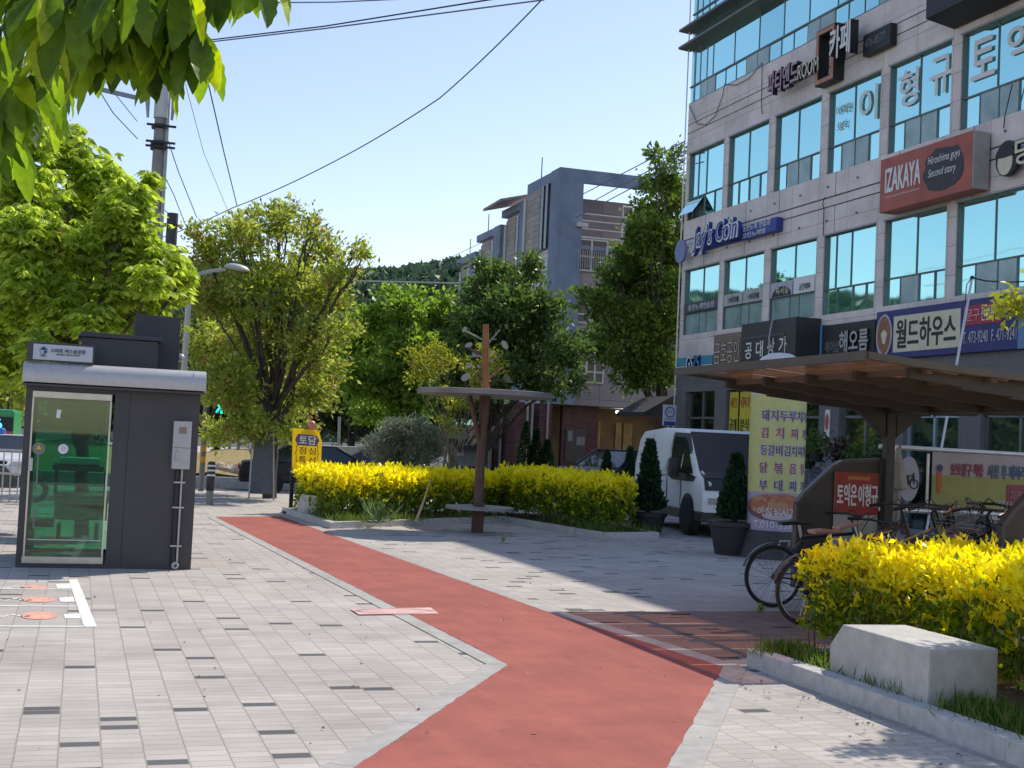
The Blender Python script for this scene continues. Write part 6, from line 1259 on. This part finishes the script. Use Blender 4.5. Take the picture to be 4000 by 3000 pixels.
# street tree
tr4 = T([(520, 520, 62), (600, 482, 52), (450, 545, 46), (680, 545, 52), (738, 590, 38), (430, 640, 55), (515, 635, 75), (620, 620, 75), (705, 650, 52), (455, 740, 60), (560, 735, 80), (660, 750, 70), (735, 712, 38), (500, 835, 70), (600, 850, 70), (680, 850, 48), (430, 830, 42), (540, 925, 48), (640, 925, 42), (475, 930, 38), (612, 447, 17), (617, 470, 20), (668, 468, 20), (675, 500, 22), (770, 535, 16), (785, 552, 12), (555, 465, 24), (505, 478, 22), (422, 500, 20), (720, 800, 30)], 31.5, 1.4)
def pan(t, P, rng):
    i = rng.choice(len(P), 190); Q = np.repeat(P[i], 22, 0) + rng.normal(0, 1, (190 * 22, 3)) * np.array([.09, .09, .09]); leaves('flower_clusters', Q, unit(len(Q), rng), .085 * np.ones(len(Q)), leafmat('tan blossom', (.24, .15, .045), (.46, .31, .12), .35), t, rng, .7)
q = gp(583, 1076); tree('street_tree', 'olive and tan street tree with a split trunk, the widest crown on the pavement', 'tree', (q.x, q.y, 0), tr4, .18, 2.2, .135, 1350, 19, lm_olv, bark, 22, spr=.12, extra=pan)
# light green tree to its right
tr5 = T([(800, 690, 36), (868, 668, 38), (935, 690, 38), (790, 755, 46), (880, 745, 54), (950, 755, 40), (835, 825, 48), (915, 835, 46), (770, 815, 38), (880, 900, 40), (795, 890, 34), (985, 690, 26), (765, 715, 22), (845, 630, 12), (900, 640, 14), (960, 650, 12)], 44, 1.5)
q = atd(868, 1010, 44); tree('light_green_tree', 'light green tree in front of the wooded hill beside the street tree', 'tree', (q.x, q.y, -.3), tr5, .2, 2.4, .22, 620, 26, lm_lt, bark, 23, spr=.17)
# dark tree behind the bench
tr6 = T([(1050, 640, 55), (1120, 605, 36), (1100, 680, 66), (1175, 680, 56), (1015, 715, 55), (1140, 760, 70), (1215, 755, 46), (1060, 800, 62), (1180, 825, 48), (995, 815, 48), (1240, 828, 24), (1075, 590, 26), (1038, 575, 16), (1150, 560, 14), (1155, 590, 22), (980, 880, 40), (1050, 880, 40)], 40, 1.5)
q = atd(1034, 1010, 41); tree('dark_green_tree', 'dark green tree standing behind the bench and before the apartment block', 'tree', (q.x, q.y, -.2), tr6, .17, 2.3, .20, 680, 24, lm_dk, bark, 24, spr=.16)
# tall tree at the corner of the shop building
tr7 = T([(1440, 385, 34), (1452, 450, 48), (1402, 505, 54), (1455, 540, 48), (1362, 560, 46), (1420, 605, 66), (1342, 640, 56), (1290, 655, 38), (1440, 700, 58), (1372, 720, 66), (1300, 740, 46), (1432, 795, 48), (1362, 800, 46), (1462, 335, 18), (1415, 338, 14), (1405, 400, 20), (1385, 450, 22), (1265, 640, 16), (1320, 590, 22), (1465, 620, 40)], 46, 1.5)
q = atd(1448, 1000, 45.5); tree('tall_tree', 'tall green tree rising at the far corner of the shop building', 'tree', (q.x, q.y, -.1), tr7, .18, 3.4, .21, 900, 24, lm_md, bark, 25, spr=.17)
# dark trees closing the street
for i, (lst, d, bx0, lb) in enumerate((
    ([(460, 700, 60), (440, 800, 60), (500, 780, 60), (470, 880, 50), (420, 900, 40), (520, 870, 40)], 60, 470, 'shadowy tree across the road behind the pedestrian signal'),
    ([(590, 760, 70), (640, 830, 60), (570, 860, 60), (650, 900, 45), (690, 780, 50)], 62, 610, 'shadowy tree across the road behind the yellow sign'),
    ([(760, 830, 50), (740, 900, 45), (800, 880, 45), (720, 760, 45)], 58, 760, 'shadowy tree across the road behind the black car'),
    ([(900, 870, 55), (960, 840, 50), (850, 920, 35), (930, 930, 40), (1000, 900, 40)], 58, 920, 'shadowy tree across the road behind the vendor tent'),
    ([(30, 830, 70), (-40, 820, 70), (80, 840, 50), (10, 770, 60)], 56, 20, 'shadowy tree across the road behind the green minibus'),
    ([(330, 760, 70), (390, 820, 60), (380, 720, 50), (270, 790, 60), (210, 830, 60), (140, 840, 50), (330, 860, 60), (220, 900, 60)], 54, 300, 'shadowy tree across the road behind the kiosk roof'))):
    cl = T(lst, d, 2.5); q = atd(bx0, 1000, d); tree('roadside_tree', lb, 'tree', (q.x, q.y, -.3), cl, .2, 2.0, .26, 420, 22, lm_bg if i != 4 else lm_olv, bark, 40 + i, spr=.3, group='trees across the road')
# pale posts among the far trunks
for i, (x, y0_, y1_, d) in enumerate(((553, 905, 1075, 33.5), (497, 900, 985, 52), (516, 905, 975, 53), (607, 930, 985, 50), (733, 900, 965, 52))):
    a, b = atd(x, y0_, d), atd(x, y1_, d); mb = MB(); mb.tube([(b.x, b.y, min(b.z, -.02)), (a.x, a.y, a.z)], .06, 8); tag(mb.build('pale_post', mat('post white', (.30, .30, .28), .6, 0, .1), smooth=True), ['pale post right beside the A frame board', 'pale post across the road below the pedestrian signal, thinner trunk beside it', 'pale post across the road just past the signal pole', 'pale post across the road between the split trunk and the yellow sign', 'pale post across the road behind the black car'][i], 'post')

# hedges of golden euonymus
lm_new = leafmat('golden shoot', (.68, .58, .014), (.86, .80, .055), .45, (.40, .46, .03), .35); lm_old = leafmat('euonymus green', (.07, .13, .016), (.24, .32, .03), .42, (.48, .47, .035), .35)
stemm = mat('shrub stem', (.13, .10, .06), .9, 0, .2)
def hedge(name, label, poly, h, nleaf, size, seed, topfrac=.38, z0=.1, stems=60):
    rng = np.random.default_rng(seed); P = np.array(poly, float); lo, hi = P.min(0), P.max(0)
    t = thing(name, label, 'hedge', (P[:, 0].mean(), P[:, 1].mean(), 0))
    def inside(q):
        c = np.zeros(len(q), bool); j = len(P) - 1
        for i in range(len(P)):
            a, b = P[i], P[j]; k = ((a[1] > q[:, 1]) != (b[1] > q[:, 1])) & (q[:, 0] < (b[0] - a[0]) * (q[:, 1] - a[1]) / (b[1] - a[1] + 1e-9) + a[0]); c ^= k; j = i
        return c
    def edge_d(q):
        d = np.full(len(q), 9.0)
        for i in range(len(P)):
            a, b = P[i - 1], P[i]; ab = b - a; tt = np.clip(((q - a) @ ab) / (ab @ ab), 0, 1); d = np.minimum(d, np.linalg.norm(q - (a + tt[:, None] * ab), axis=1))
        return d
    ns = nleaf // 7
    q = rng.uniform(lo - .06, hi + .06, (ns * 14, 2)); q = q[inside(q)]; d = edge_d(q)
    bump = .06 * np.sin(q[:, 0] * 7 + seed) * np.sin(q[:, 1] * 6.3) + .05 * np.sin(q[:, 0] * 17 + q[:, 1] * 13)
    z = z0 + (h - z0) * rng.uniform(.06, 1, len(q)) ** .75
    top = h + bump - .05 * np.exp(-d / .08)
    keep = (d < .22) | (rng.uniform(0, 1, len(q)) < .30); q, d, z, top = q[keep], d[keep], z[keep], top[keep]
    sh = rng.uniform(0, 1, len(q)) < np.where(d < .22, .34, 1.0); z[sh] = top[sh] - rng.uniform(0, .10, sh.sum()) + (rng.uniform(0, 1, sh.sum()) < .10) * rng.uniform(0, .10, sh.sum())
    q, d, z, top = q[:ns], d[:ns], z[:ns], top[:ns]
    C = np.stack([q[:, 0], q[:, 1], np.minimum(z, top + .12)], 1); n = len(C)
    L = np.repeat(C, 7, 0) + rng.normal(0, size * .35, (n * 7, 3)); D = rng.normal(0, .75, (n * 7, 3)) + np.array([0, 0, .75])
    rel = np.repeat((C[:, 2] - z0) / (h - z0), 7) + rng.normal(0, .06, n * 7) + np.repeat(rng.normal(0, .16, n), 7)
    new = rel > 1 - topfrac
    leaves('golden_shoots', L[new], D[new], size * np.ones(new.sum()), lm_new, t, rng, .46, .14); leaves('green_leaves', L[~new], D[~new], size * np.ones((~new).sum()), lm_old, t, rng, .5, .14)
    mb = MB(); k = rng.choice(n, min(stems, n), replace=False)
    for i in k: c = C[i]; mb.tube([(c[0] + rng.normal(0, .05), c[1] + rng.normal(0, .05), .05), (c[0], c[1], max(.2, c[2]))], [.008, .004], 4, False)
    mb.build('stems', stemm, t)['kind'] = 'stuff'; return t
hedge('golden_hedge', 'golden topped hedge in the far bed between the yellow sign and the bench pole', [(4.06, 25.4), (4.32, 22.75), (8.25, 25.45), (8.2, 26.4), (5.0, 26.4)], .87, 36000, .10, 51, .38, stems=90)
hedge('golden_hedge', 'golden topped hedge in the building shade beside the white van', [(8.35, 25.4), (9.0, 21.75), (9.72, 22.0), (9.45, 26.2), (8.3, 26.3)], .97, 24000, .10, 52, .30, stems=70)
hedge('golden_hedge', 'bright yellow sunlit hedge around the big granite block', [(5.50, 9.2), (5.58, 8.75), (5.85, 8.2), (5.93, 6.95), (5.72, 6.6), (5.42, 6.4), (5.42, 4.2), (7.6, 4.2), (7.9, 9.25)], .86, 70000, .068, 53, .40, stems=200)
# grass along the kerbs
grass_m = leafmat('grass blade', (.05, .11, .015), (.16, .24, .05), .4, (.30, .25, .10), .5)
def grass(name, lst, hgt, seed):
    rng = np.random.default_rng(seed); Ps = []
    for (x, y, rx, ry, n) in lst: Ps.append(np.stack([rng.normal(x, rx, n), rng.normal(y, ry, n), np.full(n, .09)], 1))
    P = np.concatenate(Ps); D = rng.normal(0, .38, (len(P), 3)) + np.array([0, 0, 1.0]); return tag(leaves(name, P, D, hgt * rng.uniform(.5, 1.3, len(P)), grass_m, None, rng, .07, .03), kind='stuff')
grass('bed_grass', [(5.13, 8.72, .11, .07, 650), (5.2, 8.45, .07, .13, 520), (5.12, 8.25, .06, .1, 160), (5.2, 6.55, .10, .14, 620), (5.15, 6.0, .09, .3, 900), (5.2, 5.2, .1, .4, 900), (5.05, 7.2, .04, .12, 120), (5.05, 7.9, .03, .3, 90)], .12, 61)
grass('far_bed_grass', [(8.9, 22.2, .12, .5, 500), (8.7, 23.4, .12, .5, 200), (9.4, 21.75, .3, .08, 500), (4.25, 24.2, .08, .9, 500), (4.6, 22.6, .2, .15, 400), (5.6, 23.25, .3, .2, 300), (7, 24.3, .6, .25, 300)], .15, 62)
lilym = leafmat('strap leaf', (.06, .11, .03), (.20, .27, .12), .3)
for i, (x, y) in enumerate(((795, 1122), (862, 1118), (818, 1130))):
    p = gp(x, y, .1); rng = np.random.default_rng(70 + i); n = 70; D = rng.normal(0, .6, (n, 3)) + np.array([0, 0, .8]); t = leaves('strap_plant', np.array([p]) + rng.normal(0, .05, (n, 3)) * np.array([1, 1, .2]), D, .42 * np.ones(n), lilym, None, rng, .07, .04)
    tag(t, ['strap leaved plant below the hedge, first from the small block', 'strap leaved plant below the hedge, close to the bench pole', 'strap leaved plant below the hedge, between two others like it'][i], 'plant', 'strap leaved plants under the hedge')
for i, (x, y) in enumerate(((1642, 1325), (1085, 1172))):
    p = gp(x, y); rng = np.random.default_rng(75 + i); n = 40; D = rng.normal(0, .5, (n, 3)) + np.array([0, 0, .9]); t = leaves('weed', np.array([p]) + abs(rng.normal(0, .015, (n, 3))) * np.array([1, 1, 2.5]), D, .055 * np.ones(n), lm_old, None, rng, .25, .05); tag(t, ['thin weed growing from the paving beside the bicycles', 'small weed growing against the kerb of the far bed'][i], 'weed')
# olive bush
lm_ol = leafmat('olive leaf', (.13, .16, .11), (.28, .31, .22), .2); oc = T([(820, 965, 28), (850, 945, 32), (885, 935, 30), (915, 950, 30), (935, 975, 24), (870, 985, 30), (905, 990, 26), (835, 990, 22), (860, 920, 16), (900, 915, 14), (935, 940, 16)], 29, .4)
q = atd(880, 1050, 29); tree('olive_bush', 'silvery grey olive bush behind the far golden hedge', 'bush', (q.x, q.y, 0), oc, .06, .5, .11, 700, 16, lm_ol, barkg, 81, aspect=.22, spr=.08, upbias=.6)
# young tree on stakes
yc = T([(905, 775, 26), (940, 755, 20), (965, 780, 20), (930, 800, 24), (1010, 790, 18), (1060, 775, 20), (1035, 820, 18), (1075, 800, 14), (960, 850, 16), (985, 880, 16), (955, 905, 14), (975, 930, 12), (900, 815, 16), (1045, 750, 12)], 27, .4)
lm_yg = leafmat('young gold leaf', (.13, .17, .02), (.36, .37, .055), .42, (.42, .30, .07)); q = atd(972, 1050, 27)
yt = tree('young_tree', 'young tree with gold green leaves and thin pale limbs tied to stakes', 'tree', (q.x, q.y, 0), yc, .045, 1.1, .085, 190, 13, lm_yg, barkg, 82, spr=.08)
for k, (x0, x1) in enumerate(((942, 966), (1012, 978), (985, 973))):
    a, b = atd(x0, 1052, 26.8 + .3 * k), atd(x1, 965, 27); mb = MB(); mb.tube([(a.x, a.y, .05), b], .028, 6); tag(mb.build('tree_stake', barkg, smooth=True), ['wooden stake leaning toward the young tree on the olive bush side', 'wooden stake leaning toward the young tree on the bench side', 'wooden stake standing closest to the young tree stem'][k], 'stake', 'stakes holding the young tree')
a, b = gp(897, 1130, .1), aty(930, 1035, 23.6); mb = MB(); mb.tube([a, a.lerp(b, .5) + Vector((.02, 0, .03)), b], [.03, .02, .012], 6); tag(mb.build('bare_stick', barkg, smooth=True), 'bare pale stick leaning on the front of the far hedge', 'stick')
# conifers
lm_con = leafmat('conifer green', (.012, .035, .016), (.035, .075, .03), .15); potm = mat('black pot', (.028, .028, .03), .55, 0, .15)
def conifer(label, base, h, r, pot=None, seed=1, n=2600):
    rng = np.random.default_rng(seed); base = Vector(base); t = thing('conifer', label, 'conifer', base); z0 = base.z + (pot[1] if pot else 0)
    if pot:
        mb = MB(); mb.lathe([(pot[0] * .72, 0), (pot[0] * .95, pot[1] - .08), (pot[0] * 1.04, pot[1] - .07), (pot[0] * 1.04, pot[1]), (pot[0] * .9, pot[1])], base, 24); mb.build('pot', potm, t, smooth=True)
    mb = MB(); mb.tube([(base.x, base.y, z0 - .05), (base.x, base.y, z0 + h * .8)], [.05, .02], 6); mb.build('trunk', bark, t)
    u = rng.uniform(0, 1, n) ** 1.4; a = rng.uniform(0, 2 * math.pi, n); rad = r * (1 - u) ** .75 * (.62 + .38 * rng.uniform(0, 1, n)) * (1 + .14 * np.sin(a * 3 + u * 16 + seed)) + .02
    rad *= np.clip(u * 14 + .65, 0, 1)
    rad = rad * (1 - .25 * u) 
    P = np.stack([base.x + rad * np.cos(a), base.y + rad * np.sin(a), z0 + .03 + u * h], 1); D = np.stack([np.cos(a) * .55, np.sin(a) * .55, np.ones(n)], 1) + rng.normal(0, .3, (n, 3))
    leaves('crown', P, D, .10 * np.ones(n), lm_con, t, rng, .55, .1); return t
conifer('dark conifer in a big black pot between the hedge end and the white van', gp(1397, 1152), 1.30, .29, (.36, .40), 1, 3400)
conifer('dark conifer in a big black pot beside the menu column', gp(1583, 1198), .98, .25, (.40, .52), 2, 3400)
for i, (x, yt_, yb, rw, lb) in enumerate(((1132, 915, 1012, 22, 'dark conifer by the brick pillars, beside the bench pole'), (1156, 930, 1012, 20, 'dark conifer by the brick pillars, in the middle of three'), (1180, 955, 1014, 22, 'dark conifer by the brick pillars, next to the drain pipes'))):
    b = atd(x, yb + 6, 46); tp = atd(x, yt_, 46); conifer(lb, (b.x, b.y, b.z - .1), tp.z - b.z + .1, rw * 46 / PXM, None, 5 + i, 1800)
for i, (x, yt_, lb) in enumerate(((1308, 978, 'little dark conifer in front of the slate blue car, nearer the brick wall'), (1358, 972, 'little dark conifer in front of the slate blue car, nearer the white van'))):
    b = atd(x, 1050, 33); tp = atd(x, yt_, 33); conifer(lb, (b.x, b.y, 0), tp.z, 20 * 33 / PXM, None, 8 + i, 1500)
# potted flowers by the shop
for i, (x, y) in enumerate(((1765, 960), (1812, 985), (1850, 985), (1742, 975))):
    p = atx(x, y, 16.2); rng = np.random.default_rng(90 + i); n = 260; t = thing('shop_plant', ['leafy plant on top of the air conditioners', 'reddish potted plant beside the air conditioners', 'green potted plant by the blue shop window', 'small leafy plant right behind the menu column'][i], 'plant', (p.x, p.y, 0), 'plants outside the shop')
    Q = np.array([p]) + rng.normal(0, 1, (n, 3)) * np.array([.14, .16, .16]); leaves('foliage', Q, unit(n, rng) + np.array([0, 0, .5]), .12 * np.ones(n), lm_dk if i != 1 else leafmat('wine leaf', (.05, .02, .025), (.10, .05, .04), .2), t, rng)
    mb = MB(); zt = max(.4, p.z - .2); mb.lathe([(.12, 0 if i in (1, 2) else zt - .2), (.17, zt)], (p.x, p.y, 0), 14); mb.build('pot', potm, t)
# close chestnut bough at the top of the frame
def leaflets(name, B, D, L, m, parent, rng, wid=.36):
    """big drooping leaflets with a midrib fold, seven points per side"""
    M = 17; tt = np.linspace(0, 1, M); ww = np.clip(np.sin(np.pi * tt ** 1.55) * .98 + .02, 0, 1) ** .85 * (1 + .09 * (np.arange(M) % 2)) * wid / 2; ww[-1] = 0; n = len(B)
    D = D / np.linalg.norm(D, axis=1, keepdims=True); S = np.cross(D, np.array([0, 0, 1.0]) + rng.normal(0, .35, (n, 3))); S /= np.linalg.norm(S, axis=1, keepdims=True); N = np.cross(S, D)
    cur = rng.uniform(.15, .5, n)
    rows = []
    for k in range(M):
        c = B + D * (L * tt[k])[:, None]; c[:, 2] -= cur * L * tt[k] ** 2
        wv = (L * ww[k])[:, None]; fold = N * wv * (.35 + .10 * (k % 2))
        rip = 1 + .03 * rng.normal(0, 1, (n, 1)) * (0 < k < M - 1)
        rows.append((c + S * wv * rip + fold, c, c - S * wv * rip + fold))
    V = np.stack([r[j] for r in rows for j in range(3)], 1); idx = []
    for k in range(M - 1):
        a = k * 3; idx += [(a, a + 1, a + 4, a + 3), (a + 1, a + 2, a + 5, a + 4)]
    F = (np.arange(n)[:, None, None] * 3 * M + np.array(idx)[None]).reshape(-1, 4)
    me = bpy.data.meshes.new(name); me.from_pydata(V.reshape(-1, 3).tolist(), [], F.tolist()); me.materials.append(m); me.polygons.foreach_set('use_smooth', [True] * len(me.polygons)); me.update()
    o = bpy.data.objects.new(name, me); COL.objects.link(o)
    if parent: o.parent = parent; o.matrix_parent_inverse = Matrix.Translation(parent.location).inverted()
    return o
nt_ = thing('chestnut_tree', 'near horse chestnut with large drooping leaves hanging into the top of the view', 'tree', (-3.6, 2.6, 0))
rng = np.random.default_rng(33); mb = MB()
limbs(mb, (-3.6, 2.6, 0), (-3.3, 2.9, 3.2), .17, .12, rng, .05, 10, 6)
tips = [(30, -30, 4.2), (110, -20, 4.0), (190, -15, 4.1), (270, -30, 3.9), (330, -20, 4.1), (390, -25, 4.0), (430, -40, 4.2), (520, -70, 4.3), (560, -62, 4.1), (20, 70, 4.3), (100, 60, 4.4), (180, 50, 4.3), (250, 45, 4.2), (320, 60, 4.2), (380, 45, 4.3), (0, 160, 4.5), (60, 140, 4.6), (130, 110, 4.5), (-30, 230, 4.6), (30, 210, 4.7), (-60, 100, 4.5), (-40, 20, 4.4), (70, 190, 4.8), (20, 290, 4.9), (-40, 320, 4.9), (220, 95, 4.4), (290, 90, 4.3), (150, -60, 4.4), (300, -80, 4.4), (60, -80, 4.3), (480, -110, 4.4), (400, -100, 4.4), (115, 215, 5.4), (120, 165, 5.2), (350, 80, 4.25), (395, 85, 4.2), (432, 92, 4.15), (415, 70, 4.2), (378, 105, 4.3), (318, 100, 4.2), (255, 95, 4.2), (60, 30, 4.1), (140, 40, 4.0), (210, 20, 4.05), (290, 15, 4.1), (360, 10, 4.15)]
Pn = []
mains = [Vector((-3.3, 2.9, 3.2)), atd(-150, 60, 4.4), atd(120, -40, 4.4), atd(330, -60, 4.4), atd(560, -110, 4.4)]
mb.tube(mains, [.075, .05, .035, .022, .01], 8); mb.tube([mains[1], atd(-40, 180, 4.7), atd(20, 260, 4.9), atd(60, 330, 5.2)], [.05, .035, .02, .008], 7)
allm = [Vector(v) for i in range(len(mains) - 1) for v in [mains[i].lerp(mains[i + 1], k / 6) for k in range(7)]] + [atd(-40, 180, 4.7), atd(20, 260, 4.9)]
for x, y, d in tips + [(x + rng.normal(0, 40), y - 30 + rng.normal(0, 25), d + .3) for x, y, d in tips[:9]]:
    p = atd(x, y - (36 if x > 150 else 26), d); Pn.append(p); near = min(allm, key=lambda v: (v - p).length); mb.tube([near, near.lerp(p, .5) + Vector((0, 0, .05)), p], [.012, .008, .004], 5)
mb.build('trunk', bark, nt_, smooth=True)
Pn = np.array(Pn); B, D, L = palm(Pn, .235, rng, 6, 1.7); leaflets('crown', B, D, L, lm_near, nt_, rng)
# tree outside the frame whose twig and leaf shade reach in
ot = T([(2375, 560, 80), (2430, 640, 90), (2360, 470, 70), (2445, 480, 100), (2500, 560, 100)], 9.6, .4) + T([(2168, 655, 9), (2200, 662, 12), (2225, 650, 18)], 9.0, .1)
tree('kerbside_tree', 'gold green twig of a kerbside tree reaching in beside the navy sign', 'tree', (7.3, 6.7, .1), ot, .06, 1.7, .075, 420, 14, lm_yg, barkg, 83, spr=.07)
# litter on the paving: dead leaf, twig
for i, (x, y, c, l) in enumerate(((1707, 1444, (.30, .13, .05), 'curled brown leaf on the paving below the granite kerb'), (1470, 1330, (.05, .045, .04), 'thin dark twig lying on the shaded paving'))):
    p = gp(x, y); mb = MB()
    if i == 0: mb.add([(p.x - .07, p.y - .02, .012), (p.x, p.y - .05, .03), (p.x + .08, p.y, .014), (p.x, p.y + .04, .035)], [(0, 1, 3), (1, 2, 3)])
    else: mb.tube([p + Vector((-.1, 0, .008)), p + Vector((.12, .03, .01))], .006, 4)
    tag(mb.build(['fallen_leaf', 'twig'][i], mat('litter %d' % i, c, .8, 0, .2)), l, ['leaf', 'twig'][i])

rng = np.random.default_rng(99); n = 290
P = np.stack([rng.uniform(-1.5, 5.2, n), rng.uniform(5.5, 20, n), np.full(n, .012)], 1); P[:90] = np.stack([rng.normal(4.6, .16, 90), rng.uniform(5.5, 8.6, 90), np.full(90, .012)], 1)
D = rng.normal(0, 1, (n, 3)) * np.array([1, 1, .15]); tag(leaves('leaf_litter', P, D, .022 * rng.uniform(.4, 1.6, n), leafmat('litter bits', (.10, .07, .035), (.45, .40, .30), .1), None, rng, .6, .2), kind='stuff')
